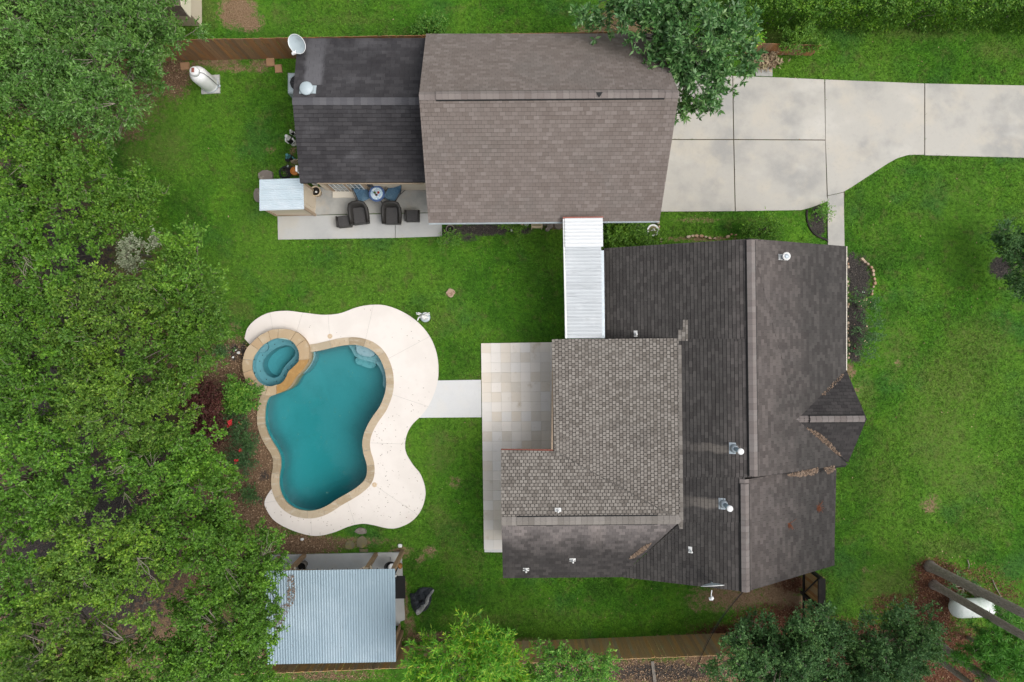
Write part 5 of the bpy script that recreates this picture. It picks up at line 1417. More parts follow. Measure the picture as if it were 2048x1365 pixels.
def foliage(C, O, sty, scale=1.0):
    S = STY[sty]; n = len(C); sp, lv = S['sp'], S['lv']
    st = np.repeat(C, sp, 0) + norm_(RNG.normal(size=(n * sp, 3))) * (S['rc'] * scale * RNG.uniform(0, 1, (n * sp, 1)) ** 0.5)
    sd_ = norm_(np.repeat(O, sp, 0) * 0.75 + RNG.normal(size=(n * sp, 3)) * 0.55 + np.array([0, 0, S['upb']]))
    sl_ = S['sl'] * scale * RNG.uniform(0.6, 1.15, (n * sp, 1))
    if S.get('whorl'):
        t = RNG.uniform(0.75, 1.0, (n * sp, lv, 1))
    else:
        t = RNG.uniform(0.1, 1.0, (n * sp, lv, 1))
    pos = (st[:, None] + sd_[:, None] * sl_[:, None] * t + RNG.normal(size=(n * sp, lv, 3)) * 0.015).reshape(-1, 3)
    ld = norm_(np.repeat(sd_, lv, 0) * 0.7 + RNG.normal(size=(n * sp * lv, 3)) * S['spread'])
    up = norm_(np.array([0, 0, S['flat']]) + RNG.normal(size=ld.shape) * 0.5)
    k = RNG.uniform(0.7, 1.2, len(pos))
    return pos, ld, up, S['L'] * scale ** .5 * k, S['W'] * scale ** .5 * k, st, sd_, sl_
def tree(name, label, cat, lobes, base, sty, leafm, dens=14.0, trunk_r=0.14, bark='bark', group=None, twigs=2, low=-0.2, scale=1.0, bare=0, fork=0.42):
    """lobes in world units; base on the ground"""
    base = Vector(base)
    t = thing(name, label, cat, base, group)
    if sty in ('oak', 'oak2', 'feather') and scale == 1.0: C, O = crown_points(sublobes(lobes), 26.0 if sty != 'feather' else 20.0, -0.12, 5.0)
    else: C, O = crown_points(lobes, dens, low)
    pos, ld, up, Ln, W, st, sd_, sl_ = foliage(C, O, sty, scale)
    w0 = np.array(base)
    link('crown', leaves('crown', pos - w0, ld, up, Ln, W, M[leafm]), t)
    # trunk and limbs
    cz = max(l[2] for l in lobes); top = np.array([sum(l[0] for l in lobes) / len(lobes), sum(l[1] for l in lobes) / len(lobes), cz])
    fz = np.array([base.x, base.y, 0]) + (top - np.array([base.x, base.y, 0])) * fork
    obj('trunk', MB().tube([base + Vector((0, 0, -.1)), base + Vector((0.02, 0.0, .25)), Vector(fz) * .5 + base * .5, Vector(fz), Vector(fz * .35 + top * .65), Vector(top)],
                           [trunk_r * 1.5, trunk_r * 1.1, trunk_r, trunk_r * .85, trunk_r * .5, trunk_r * .15], 9), M[bark], t, True)
    T_ = Tubes(); axis_ = top - fz
    for i in range(len(C)):
        if i % 2 and len(C) > 40: pass
        f = RNG.uniform(0.0, 0.75); s0 = fz + axis_ * f
        c = C[i]; mid = s0 * .45 + c * .55 + np.array([0, 0, -0.12 * np.linalg.norm(c - s0)]) + RNG.normal(size=3) * .08
        q = np.linspace(0, 1, 6)[:, None]
        pts = (1 - q) ** 2 * s0 + 2 * q * (1 - q) * mid + q * q * c
        rr = trunk_r * 0.30
        if i % 2 == 0: T_.add(pts - w0, np.linspace(rr, 0.012, 6))
    sp = STY[sty]['sp']
    for i in range(len(C)):
        for k in RNG.choice(sp, min(twigs, sp), False):
            a = i * sp + k; e = st[a] + sd_[a] * sl_[a] * RNG.uniform(.7, 1.0)
            T_.add(np.array([C[i], st[a] * .7 + C[i] * .3 + RNG.normal(size=3) * .03, st[a] * .4 + e * .6, e]) - w0, [.012, .010, .008, .004])
    link('branches', T_.mesh('branches', M['twig' if bark == 'bark' else bark]), t)
    if bare:   # leafless twigs poking out of the crown
        B_ = Tubes()
        for _ in range(bare):
            l = lobes[RNG.integers(len(lobes))]
            az = RNG.uniform(0, 6.28); s = np.array([l[0] + math.cos(az) * l[3] * RNG.uniform(.1, .8), l[1] + math.sin(az) * l[3] * RNG.uniform(.1, .8), l[2] + l[4] * RNG.uniform(.55, .9)])
            a2 = RNG.uniform(0, 6.28)
            for _k in range(5):
                dr = np.array([math.cos(a2 + RNG.normal() * .5), math.sin(a2 + RNG.normal() * .5), RNG.uniform(.05, .5)]) * RNG.uniform(.4, .9)
                B_.add(np.array([s, s + dr * .4 + RNG.normal(size=3) * .04, s + dr * .75 + RNG.normal(size=3) * .05, s + dr]) - w0, [.016, .012, .008, .004])
        tag(link('bare_twigs', B_.mesh('bare_twigs', M['twig']), t), None, None, None, 'stuff')
    return t
def lobe(px, py, rpx, z, hh=None):
    """a crown lobe seen at px, py with radius rpx, its middle at height z"""
    z = z * 0.74 if z > 5 else z; c = P(px, py, z); r = rpx * (H - z) / F
    return (c.x, c.y, z, r, hh if hh else r * 0.75)
def tree_px(name, label, cat, lobs, sty, leafm, base_px=None, **kw):
    L = [lobe(*l) for l in lobs]
    if base_px is None:
        zm = sum(l[2] for l in L) / len(L); k_ = 1 + (H / (H - zm) - 1) * 0.8
        bx, by = sum(l[0] for l in L) / len(L) * k_, sum(l[1] for l in L) / len(L) * k_
    else:
        b = P(*base_px); bx, by = b.x, b.y
    return tree(name, label, cat, L, (bx, by, -0.03), sty, leafm, **kw)

GF = 'feathery trees in the upper corner'; GO = 'broadleaf trees along the garden edge'
tree_px('feathery_tree', 'feathery grey green tree in the very corner, with bare twigs', 'tree', [(50, 60, 120, 6.0), (140, 30, 80, 6.3)], 'feather', 'lf_feather', dens=8.5, group=GF, bare=9)
tree_px('feathery_tree', 'feathery tree that reaches the reddish fence and hides the neighbour\'s shed', 'tree', [(240, 80, 110, 6.2), (320, 70, 66, 5.6), (300, 140, 60, 5.2), (200, 20, 80, 6.2)], 'feather', 'lf_feather', dens=8.5, group=GF, bare=12)
tree_px('feathery_tree', 'feathery blue green tree leaning over thin lawn, below the twiggiest one', 'tree', [(110, 190, 110, 5.2), (220, 190, 70, 4.8), (40, 150, 70, 5.4), (240, 240, 40, 4.0)], 'feather', 'lf_feather', dens=6.5, group=GF, bare=7)
tree_px('small_tree', 'loose bright green tree below the feathery ones, against open lawn', 'tree', [(70, 330, 80, 5.0), (15, 420, 60, 5.2), (10, 270, 50, 5.0), (20, 480, 50, 5.2), (170, 370, 78, 5.0), (60, 400, 70, 5.2), (120, 290, 50, 4.4)], 'oak', 'lf_fresh', dens=10, group=GO, bare=3)
tree_px('small_tree', 'low spreading tree whose crown juts into the lawn above the silvery sapling', 'tree', [(250, 400, 66, 4.2), (215, 455, 60, 4.4), (290, 415, 34, 3.8)], 'oak', 'lf_fresh', dens=12, group=GO)
tree_px('silvery_sapling', 'pale silvery leaved sapling between green trees', 'tree', [(285, 500, 40, 4.6), (265, 515, 26, 4.4)], 'shrub', 'lf_silver', dens=26, trunk_r=.05, twigs=5)
tree_px('small_tree', 'bright yellow green tree beside the silvery sapling', 'tree', [(375, 520, 56, 4.6), (345, 560, 50, 4.8), (405, 560, 32, 4.2)], 'oak', 'lf_fresh', dens=15, group=GO)
tree_px('oak_tree', 'dark grove oak at the frame edge with a forked bare limb', 'tree', [(50, 520, 90, 7.0), (140, 560, 80, 7.0), (40, 440, 60, 6.4)], 'oak', 'lf_oak', dens=12.5, group=GO, bare=5)
tree_px('oak_tree', 'olive green oak directly below the silvery sapling', 'tree', [(230, 640, 92, 7.6), (300, 600, 60, 7.0), (160, 690, 66, 7.2)], 'oak2', 'lf_oak2', dens=13.5, group=GO)
tree_px('oak_tree', 'oak whose yellow green crown reaches toward the spa', 'tree', [(370, 640, 76, 6.4), (400, 690, 52, 5.6), (340, 730, 76, 6.6), (415, 620, 36, 5.6)], 'oak2', 'lf_fresh', dens=14, group=GO)
tree_px('oak_tree', 'broad oak at the frame edge, level with the spa', 'tree', [(60, 700, 96, 8.0), (130, 770, 84, 8.0), (40, 800, 70, 7.8), (10, 620, 50, 7.4)], 'oak', 'lf_oak', dens=12.5, group=GO)
tree_px('oak_tree', 'oak overhanging the maroon shrub bed', 'tree', [(270, 800, 96, 7.6), (330, 830, 56, 7.0), (210, 740, 50, 7.4), (355, 770, 40, 6.0)], 'oak2', 'lf_oak2', dens=13.5, group=GO, bare=4)
tree_px('oak_tree', 'oak at the frame edge beside a dark gap in the canopy', 'tree', [(60, 930, 96, 8.2), (150, 900, 70, 8.2), (110, 1000, 62, 7.8), (15, 1030, 60, 7.8)], 'oak', 'lf_oak', dens=13, group=GO, bare=4)
tree_px('oak_tree', 'oak reaching toward the red roses by the pool', 'tree', [(370, 920, 80, 7.0), (300, 910, 60, 7.4), (420, 930, 44, 6.2), (250, 960, 40, 7.0)], 'oak2', 'lf_oak', dens=14, group=GO, bare=6)
tree_px('oak_tree', 'oak beside the lower deck curve, topping the leaf litter bed', 'tree', [(400, 1030, 86, 7.0), (470, 1010, 44, 6.0), (330, 1040, 70, 7.2), (450, 1080, 60, 6.6)], 'oak2', 'lf_oak', dens=14, group=GO)
tree_px('oak_tree', 'large olive crown in the middle of the lower grove', 'tree', [(230, 1090, 100, 8.2), (170, 1150, 80, 8.4), (290, 1160, 66, 8.0)], 'oak2', 'lf_oak2', dens=13.5, group=GO, bare=5)
tree_px('oak_tree', 'oak with a branch across the corner of the pavilion roof', 'tree', [(470, 1130, 66, 6.8), (530, 1110, 34, 6.0), (500, 1200, 56, 6.8), (420, 1180, 66, 7.2)], 'oak2', 'lf_oak', dens=14.5, group=GO, bare=5)
tree_px('oak_tree', 'oak covering the lower corner of the pavilion roof', 'tree', [(440, 1270, 86, 7.6), (510, 1280, 44, 6.8), (380, 1330, 80, 7.6), (520, 1230, 36, 6.6), (500, 1340, 46, 6.6)], 'oak2', 'lf_oak', dens=14, group=GO, bare=4)
tree_px('oak_tree', 'pale twiggy oak in the bottom corner of the grove', 'tree', [(140, 1270, 100, 8.4), (240, 1290, 80, 8.2), (200, 1350, 80, 8.0)], 'oak', 'lf_oak2', dens=13, group=GO, bare=8)
tree_px('oak_tree', 'dense dark oak at the frame edge near the bottom corner', 'tree', [(30, 1130, 90, 8.0), (20, 1260, 70, 7.6), (70, 1340, 60, 7.4)], 'oak', 'lf_oak', dens=12.5, group=GO)
# trees below the fence
tree_px('willow_oak', 'bright yellow green tree with long upright leaves, over the board fence', 'tree', [(920, 1335, 72, 4.8, .8), (985, 1300, 34, 4.8, .9), (865, 1330, 40, 4.4, .7), (1010, 1345, 40, 4.2, .6), (950, 1360, 70, 4.4, .8)], 'long', 'lf_light', dens=26, base_px=(940, 1345), trunk_r=.09)
tree_px('young_tree', 'small bright green tree behind the fence, with two tufted heads', 'tree', [(1115, 1335, 48, 4.2, .6), (1190, 1322, 26, 4.4, .6), (1170, 1355, 42, 4.0, .6), (1215, 1352, 22, 3.8, .5), (1085, 1350, 30, 3.8, .5)], 'shrub', 'lf_light2', dens=38, base_px=(1140, 1345), trunk_r=.06, scale=1.25, twigs=4)
tree_px('dark_oak', 'blue green oak beside the board fence end, largest below the house', 'tree', [(1520, 1270, 62, 5.4), (1570, 1310, 80, 5.4), (1630, 1250, 52, 5.0), (1480, 1330, 50, 5.0), (1650, 1330, 46, 4.8), (1540, 1350, 60, 5), (1600, 1345, 60, 4.8), (1465, 1285, 36, 4.8), (1660, 1275, 36, 4.6), (1600, 1290, 50, 5.0)], 'oak2', 'lf_dark', dens=14, group='dark trees below the house', bare=2)
tree_px('dark_oak', 'darker blue green tree between the blue green oak and the pines', 'tree', [(1770, 1270, 62, 4.6), (1812, 1252, 38, 4.2), (1740, 1330, 60, 4.6), (1795, 1338, 38, 4.2), (1705, 1290, 40, 4.4), (1780, 1300, 46, 4.4), (1700, 1352, 40, 4.2), (1840, 1285, 24, 3.8)], 'oak2', 'lf_dark', dens=12, group='dark trees below the house')
# large leaved tree between garage and driveway
tree_px('magnolia_tree', 'large leaved glossy tree between the garage roof and the driveway', 'tree', [(1390, 60, 92, 4.6), (1295, 62, 36, 4.4), (1260, 20, 50, 4.2), (1340, 130, 44, 4.2), (1440, 110, 60, 4.2), (1400, 175, 46, 3.9), (1395, 212, 28, 3.6), (1360, 205, 18, 3.5), (1465, 60, 40, 4.2), (1190, 15, 36, 3.8), (1330, 20, 50, 4.8)], 'magnolia', 'lf_magnolia', dens=24, base_px=(1370, 105), trunk_r=.13, twigs=2)
# tree at the right-hand edge, with its mulch ring
tree_px('ornamental_tree', 'dark small tree in a ring of black mulch on the open lawn', 'tree', [(2002, 494, 25, 1.4, .4), (2034, 488, 34, 1.6, .5), (2046, 562, 22, 1.4, .4), (2095, 530, 44, 2.4, .6)], 'oak', 'lf_dark', dens=34, base_px=(2022, 532), trunk_r=.05)
# pines at the lower corner
def pine(px, py, h, r, label):
    b = P(px, py)
    t = thing('pine_tree', label, 'tree', b, 'tall pine trunks by the white tank')
    lean = Vector((random.uniform(-.3, .3), random.uniform(-.3, .3), 0))
    obj('trunk', MB().tube([b + Vector((0, 0, -.1)), b + Vector((0, 0, .15)), b + Vector((0, 0, .6)), b + lean * .3 + Vector((0, 0, h * .3)), b + lean * .6 + Vector((0, 0, h * .65)), b + lean + Vector((0, 0, h))], [r * 1.6, r * 1.25, r * 1.05, r * .92, r * .75, r * .2], 12), M['pine_bark'], t, True)
    c = b + lean
    C, O = crown_points([(c.x, c.y, h - 1.2, 2.0, 1.6)], 10, -.8)
    pos, ld, up, Ln, W, *_ = foliage(C, O, 'pine', 1.2)
    link('crown', leaves('crown', pos - np.array(b), ld, up, Ln, W, M['lf_pine']), t)
pine(1860, 1133, 14.5, .17, 'tallest pine trunk, rooted in red straw above the other trunks')
pine(1868, 1170, 13.5, .145, 'pine trunk crossing in front of the white tank')
pine(1875, 1288, 13.0, .15, 'thicker lower pine trunk rising beyond the dark tree')
pine(1857, 1304, 13.0, .11, 'thin pine trunk nearest the bottom frame edge')
yp = [lobe(2000, 1248, 26, 3.0, .4), lobe(1990, 1285, 44, 2.8, .4), lobe(2035, 1300, 34, 2.8, .4), lobe(2012, 1345, 42, 2.6, .4), lobe(1925, 1325, 14, 2.2, .3), lobe(1960, 1300, 18, 2.4, .3)]
tree('young_pine', 'young pine with starry needle tufts beside the white tank', 'tree', yp, P(1935, 1275, -.03), 'pine', 'lf_pine', dens=34, trunk_r=.06, bark='twig', twigs=2)

# hedge
hx0, hx1 = 8.6, 28.0
hd = thing('hedge', 'long clipped green hedge along the top edge', 'hedge', (16, 13.3, 0))
N = 58000
u = RNG.uniform(0, 1, N); top = RNG.uniform(0, 1, N) < 0.70
X = hx0 + u * (hx1 - hx0); b_ = 0.16 * np.sin(X * 2.1) + 0.10 * np.sin(X * 5.3 + 1)
Yf = 12.28 + b_ * .6
hz = 1.95 + 0.10 * np.sin(X * 1.7 + 2) + b_ * .4
Y = np.where(top, Yf + RNG.uniform(0, 1, N) * 2.0, Yf + np.abs(RNG.normal(size=N)) * 0.12 + RNG.uniform(0, .2, N))
Z = np.where(top, hz - np.abs(RNG.normal(size=N)) * 0.12, RNG.uniform(0.02, 1, N) * hz)
lump = 0.10 * np.sin(X * 9 + Y * 7) * np.sin(Y * 8 - X * 3 + Z * 6)
pos = np.stack([X, Y - lump * (~top), Z + lump * top], 1)
ld = norm_(np.stack([RNG.normal(size=N) * .7, np.where(top, RNG.normal(size=N) * .6, -.6 + RNG.normal(size=N) * .5), np.where(top, .4, .2) + RNG.normal(size=N) * .4], 1))
up = norm_(np.stack([RNG.normal(size=N) * .45, np.where(top, 0, -.95) + RNG.normal(size=N) * .4, np.where(top, .8, .2)], 1))
k = RNG.uniform(.7, 1.2, N)
link('foliage', leaves('foliage', pos - np.array([16, 13.3, 0]), ld, up, .105 * k, .06 * k, M['lf_hedge']), hd)
T_ = Tubes()
for q in range(120):
    x = RNG.uniform(hx0, hx1); y = RNG.uniform(12.5, 14); T_.add(np.array([[x - 16, y - 13.3, 0], [x - 16 + RNG.normal() * .1, y - 13.3, .8], [x - 16 + RNG.normal() * .25, y - 13.3 + RNG.normal() * .2, 1.7]]), [.03, .02, .01])
link('stems', T_.mesh('stems', M['twig']), hd)

# shrubs
def shrub(name, label, cat, lobs, leafm, sty='shrub', dens=60, flowers=None, group=None, scale=1.0):
    L = [lobe(*l) for l in lobs]
    bx, by = sum(l[0] for l in L) / len(L), sum(l[1] for l in L) / len(L)
    base = np.array([bx, by, -0.02])
    t = thing(name, label, cat, base, group)
    C, O = crown_points(L, dens * 1.9, -0.1)
    C[:, 2] = np.maximum(C[:, 2], 0.08)
    pos, ld, up, Ln, W, st, sd_, sl_ = foliage(C, O, sty, scale)
    pos[:, 2] = np.maximum(pos[:, 2], 0.02)
    link('foliage', leaves('foliage', pos - base, ld, up, Ln, W, M[leafm]), t)
    T_ = Tubes()
    for c in C:
        T_.add(np.array([[bx + RNG.normal() * .05, by + RNG.normal() * .05, 0.0], [bx * .4 + c[0] * .6, by * .4 + c[1] * .6, c[2] * .7], c]) - base, [.012, .009, .005])
    link('stems', T_.mesh('stems', M['twig']), t)
    for (fx, fy, fz, fr, fm, k_) in flowers or ():
        c = P(fx, fy, fz + .3); mb = MB()
        for q in range(k_):
            p = c + Vector((random.gauss(0, fr * .6), random.gauss(0, fr * .6), random.gauss(0, .02)))
            for a in range(5):
                an = a * 1.257 + random.random(); l = fr * .5
                d = Vector((math.cos(an), math.sin(an), .25)) * l; s = Vector((-math.sin(an), math.cos(an), 0)) * l * .5
                mb.add([p, p + d * .6 + s, p + d, p + d * .6 - s], [(0, 1, 2, 3)])
        obj('blossom', mb, M[fm], t)
    return t
shrub('garden_shrub', 'bright green bush with yellow blossoms touching the spa', 'shrub', [(487, 797, 15, .75, .3), (476, 772, 11, .6, .25), (506, 782, 9, .6, .2), (499, 812, 11, .55, .25), (470, 822, 9, .5, .2), (484, 778, 9, .7, .2), (450, 798, 6, .4, .15), (475, 800, 10, .6, .25)], 'lf_light2', dens=75,
      flowers=[(505, 766, .75, .05, 'petal_yellow', 2), (500, 760, .7, .04, 'petal_yellow', 1), (512, 812, .7, .04, 'petal_yellow', 1)], scale=1.2)
shrub('maroon_shrub', 'wide maroon leaved shrub in the mulch bed beside the oaks', 'shrub', [(400, 815, 34, 1.0, .5), (420, 850, 30, .9, .45), (390, 780, 26, 1.0, .5), (425, 800, 24, .8, .4), (440, 870, 20, .7, .35), (395, 860, 26, .9, .4)], 'lf_red', dens=42)
shrub('red_rose', 'rose bush with a cluster of red blooms, nearest the yellow flowered bush', 'rose bush', [(470, 850, 22, .6, .35), (492, 865, 20, .6, .35), (480, 840, 14, .5, .3)], 'lf_rose', 'rose', 55, [(459, 844, .7, .085, 'petal_red', 14), (479, 847, .7, .06, 'petal_red', 4), (458, 853, .65, .07, 'petal_red', 5), (474, 853, .6, .03, 'statue', 2)], 'red roses in the pool bed')
shrub('red_rose', 'rose bush with two separate red blooms, lower in the bed', 'rose bush', [(485, 905, 24, .6, .35), (500, 890, 18, .6, .35), (478, 935, 20, .5, .3), (470, 920, 14, .5, .3)], 'lf_rose', 'rose', 55, [(480, 900, .7, .075, 'petal_red', 6), (472, 922, .65, .08, 'petal_red', 9)], 'red roses in the pool bed')
for k, (x, y, r, lb) in enumerate(((452, 703, 9, 'small round dark tuft between lawn and spa'), (500, 990, 11, 'small round dark tuft beside the lower deck curve'))):
    shrub('garden_tuft', lb, 'plant', [(x, y, r, .18, .22)], 'lf_dark', 'rose', 200, None, 'tufts in the pool bed')
shrub('rose_bush', 'pink flowered rose bush next to the round grey bed, uppermost of three', 'rose bush', [(1722, 608, 20, .6, .35), (1740, 604, 16, .5, .3), (1735, 622, 18, .5, .3)], 'lf_rose', 'rose', 27, [(x, y, .85, .035, 'petal_pink', 1) for x, y in ((1722, 611), (1717, 604), (1729, 601), (1734, 597), (1743, 605), (1733, 600))] + [(1723, 584, .7, .03, 'statue', 1), (1729, 585, .7, .03, 'statue', 1), (1751, 614, .6, .03, 'petal_pink', 1)], 'rose bushes by the house wall')
shrub('rose_bush', 'sparse rose bush in the middle of the house bed', 'rose bush', [(1728, 665, 20, .6, .35), (1745, 668, 18, .6, .3), (1738, 650, 16, .5, .3)], 'lf_rose', 'rose', 24, [(1734, 653, .8, .04, 'petal_pink', 2), (1709, 648, .5, .03, 'petal_pink', 1)], 'rose bushes by the house wall')
shrub('rose_bush', 'rose bush near the front gable, with pale pink blooms', 'rose bush', [(1722, 700, 18, .55, .3), (1735, 692, 16, .5, .3)], 'lf_rose', 'rose', 28, [(1728, 682, .8, .035, 'petal_pink', 2), (1734, 684, .75, .03, 'petal_pink', 1), (1709, 697, .7, .03, 'petal_red', 1), (1714, 713, .6, .03, 'petal_pink', 1), (1740, 695, .7, .025, 'petal_pink', 1)], 'rose bushes by the house wall')
shrub('leafy_bush', 'leafy green bush filling the corner between walkway cover and house roof', 'bush', [(1225, 475, 26, 1.2, .6), (1250, 480, 26, 1.1, .5), (1272, 482, 18, 1.0, .4), (1220, 455, 16, 1.3, .4), (1310, 486, 11, .4, .2), (1240, 455, 12, 1.1, .3)], 'lf_fresh', dens=48, scale=1.3)
shrub('clipped_bush', 'wispy olive green shrub against the upper house roof edge', 'bush', [(1520, 460, 24, .9, .5), (1545, 463, 18, .8, .4), (1505, 466, 16, .7, .4)], 'lf_hedge', 'rose', 80)
shrub('clipped_bush', 'small dark bush where the driveway meets the sidewalk', 'bush', [(1641, 419, 9, .25, .2), (1647, 429, 7, .22, .15)], 'lf_light2', 'rose', 110)
shrub('vine', 'green vine climbing over the short fence stub', 'vine', [(1590, 78, 22, 1.0, .35), (1615, 72, 14, 1.0, .3), (1632, 85, 14, .8, .4), (1565, 85, 10, .8, .3), (1608, 96, 12, .6, .3), (1600, 60, 14, 1.2, .3)], 'lf_fresh', dens=26)
shrub('weed', 'lime green weed tip at the end of the fence stub', 'plant', [(1502, 76, 8, 1.0, .2)], 'lf_light', 'shrub', 150)
shrub('undergrowth', 'low undergrowth below the pine trunks, by the white tank', 'undergrowth', [(1900, 1168, 12, .25, .2), (1938, 1160, 9, .25, .2), (2030, 1240, 22, .5, .3), (1918, 1185, 12, .25, .2), (1906, 1147, 7, .2, .15)], 'lf_dark', 'rose', dens=40)
shrub('weed', 'yellow green weeds along the garage side of the back fence', 'plant', [(855, 50, 14, .3, .25), (830, 56, 8, .25, .2), (880, 52, 9, .25, .2)], 'lf_light2', 'shrub', 90)
shrub('weed', 'weed clump at the corner of the lower patio strip', 'plant', [(900, 478, 10, .2, .15), (885, 486, 8, .15, .1)], 'lf_light2', 'rose', 120)
shrub('weed', 'small plant in the black mulch behind the garage', 'plant', [(1016, 452, 9, .3, .25), (1042, 465, 8, .25, .2)], 'lf_fresh', 'rose', 130)
# heap of dry brush on the pad
br = MB()
for _ in range(900):
    c = P(1526 + random.gauss(0, 13), 124 + random.gauss(0, 8), 0) + Vector((0, 0, abs(random.gauss(.12, .1)) + .05)); a = random.uniform(0, 6.28); l = random.uniform(.05, .12)
    d = Vector((math.cos(a) * l, math.sin(a) * l, random.uniform(-.05, .05))); s = Vector((-math.sin(a), math.cos(a), random.uniform(-.5, .5))) * l * .3
    br.add([c - d, c + s, c + d, c - s], [(0, 1, 2, 3)])
tag(obj('brush_heap', br, mat('dry_brush', (.2, .14, .08), .9, ramp=[(0.10, 0.06, 0.035), (0.22, 0.15, 0.09), (0.36, 0.28, 0.18), (0.16, 0.15, 0.06)])), 'heap of dry brown leaves on the pad by the fence stub', 'brush heap')

# ------------------------------------------------------------------ things on the patio
def armchair():
    t = thing('wicker_armchair', 'x', 'armchair', (0, 0, 0), 'dark wicker armchairs on the patio')
    # U path seen from above: the open front faces -y
    U = [(-.36, -.40), (-.38, -.1), (-.37, .2), (-.30, .36), (-.15, .42), (0, .43), (.15, .42), (.30, .36), (.37, .2), (.38, -.1), (.36, -.40)]
    hh = [.56, .60, .68, .78, .82, .83, .82, .78, .68, .60, .56]
    mb = MB(); n_ = len(U)
    for i, ((x, y), h_) in enumerate(zip(U, hh)):
        p = Vector((x, y, 0)); q = Vector((U[min(i + 1, n_ - 1)][0] - U[max(i - 1, 0)][0], U[min(i + 1, n_ - 1)][1] - U[max(i - 1, 0)][1], 0)).normalized()
        o = Vector((-q.y, q.x, 0))
        mb.v += [tuple(p * .88 + Vector((0, 0, .06))), tuple(p + o * .015 + Vector((0, 0, h_ * .8))), tuple(p + o * .02 + Vector((0, 0, h_ - .03))), tuple(p - o * .03 + Vector((0, 0, h_))), tuple(p - o * .09 + Vector((0, 0, h_ - .03))), tuple(p * .8 - o * .08 + Vector((0, 0, .36)))]
    for i in range(n_ - 1):
        for j in range(5): mb.f.append((i * 6 + j, i * 6 + j + 1, (i + 1) * 6 + j + 1, (i + 1) * 6 + j))
    mb.f += [tuple(range(6)), tuple((n_ - 1) * 6 + j for j in range(5, -1, -1))]
    obj('backrest', mb, M['wicker'], t, True, True)
    obj('seat', MB().cbox((0, -.06, .37), (.50, .66, .12), .03), M['wicker_seat'], t, local=True)
    obj('base', MB().box((0, -.03, .18), (.60, .68, .30)), M['wicker'], t, local=True)
    for sx in (-1, 1):
        for sy in (-1, 1): obj('foot', MB().box((sx * .27, sy * .3 - .03, .015), (.05, .05, .03)), M['black'], t, local=True)
    return t
def clone(t):
    r = t.copy(); COL.objects.link(r)
    for ch in list(t.children):
        c = ch.copy(); COL.objects.link(c); c.parent = r
    return r
a1 = armchair(); a2 = clone(a1)
a1.location = P(723, 432, .055); a1.rotation_euler = (0, 0, .12); a1['label'] = 'dark wicker armchair beside the blue chair, touching an ottoman'
a2.location = P(787.5, 432, .055); a2.rotation_euler = (0, 0, 0.0); a2['label'] = 'dark wicker armchair standing apart, nearer the garage roof'
def ottoman():
    t = thing('wicker_ottoman', 'x', 'ottoman', (0, 0, 0), 'dark wicker ottomans on the patio')
    obj('body', MB().box((0, 0, .19), (.52, .42, .34)), M['wicker'], t, local=True)
    obj('top', MB().cbox((0, 0, .37), (.44, .42, .03), .012), M['wicker_seat'], t, local=True)
    for s in (-1, 1): obj('side_roll', MB().tube([(s * .27, -.215, .37), (s * .27, .215, .37)], .038, 8), M['wicker'], t, True, True)
    return t
o1 = ottoman(); o2 = clone(o1)
o1.location = P(692, 446, .055); o1.rotation_euler = (0, 0, .10); o1['label'] = 'dark wicker ottoman pushed against an armchair'
o2.location = P(827, 435, .055); o2['label'] = 'dark wicker ottoman standing alone at the garage end'
def sling_chair():
    t = thing('sling_chair', 'x', 'chair', (0, 0, 0), 'blue sling chairs at the round table')
    prof = [(-.30, .40), (-.26, .43), (-.05, .40), (.14, .38), (.22, .46), (.32, .68), (.40, .90)]   # y, z; front at -y
    mb = MB()
    for y, z in prof: mb.v += [(-.25, y, z), (.25, y, z)]
    k = len(mb.v); mb.v += [(x, y, z - .012) for x, y, z in mb.v]
    for i in range(len(prof) - 1):
        mb.f += [(2 * i, 2 * i + 1, 2 * i + 3, 2 * i + 2), (k + 2 * i, k + 2 * i + 2, k + 2 * i + 3, k + 2 * i + 1)]
    obj('sling', mb, M['sling'], t, False, True)
    for s in (-1, 1):
        obj('side_frame', MB().tube([(s * .262, y, z) for y, z in prof], .014, 6), M['steel'], t, True, True)
        obj('leg', MB().tube([(s * .27, -.30, .0), (s * .27, -.27, .42), (s * .29, -.2, .62), (s * .29, .1, .63), (s * .27, .28, .62)], .013, 6), M['steel'], t, True, True)
        obj('leg', MB().tube([(s * .27, .44, .0), (s * .27, .10, .40)], .013, 6), M['steel'], t, True, True)
    return t
c1 = sling_chair(); c2 = clone(c1)
c1.location = P(729, 391.5, .055); c1.rotation_euler = (0, 0, R(24)); c1['label'] = 'blue sling chair on the french door side of the table'
c2.location = P(788.5, 392, .055); c2.rotation_euler = (0, 0, R(-30)); c2['label'] = 'blue sling chair on the garage side of the table'
bt = thing('bistro_table', 'small round table with a pale mosaic top and blue rim', 'table', P(760.6, 395.6, .055))
b = bt.location
obj('rim', MB().lathe([(.245, .70), (.305, .70), (.315, .725), (.305, .742), (.24, .737)], tuple(b), 36, cap0=False, cap1=False), M['table_rim'], bt)
mz = MB()
for ri, (r0, r1, k_) in enumerate(((0, .085, 6), (.088, .165, 14), (.168, .236, 22))):
    for q in range(k_):
        a0, a1_ = 2 * math.pi * q / k_ + .015, 2 * math.pi * (q + 1) / k_ - .015
        mz.add([b + Vector((r0 * math.cos(a0), r0 * math.sin(a0), .742)), b + Vector((r1 * math.cos(a0), r1 * math.sin(a0), .742)), b + Vector((r1 * math.cos((a0 + a1_) / 2), r1 * math.sin((a0 + a1_) / 2), .742)), b + Vector((r1 * math.cos(a1_), r1 * math.sin(a1_), .742)), b + Vector((r0 * math.cos(a1_), r0 * math.sin(a1_), .742))], [(0, 1, 2, 3, 4)])
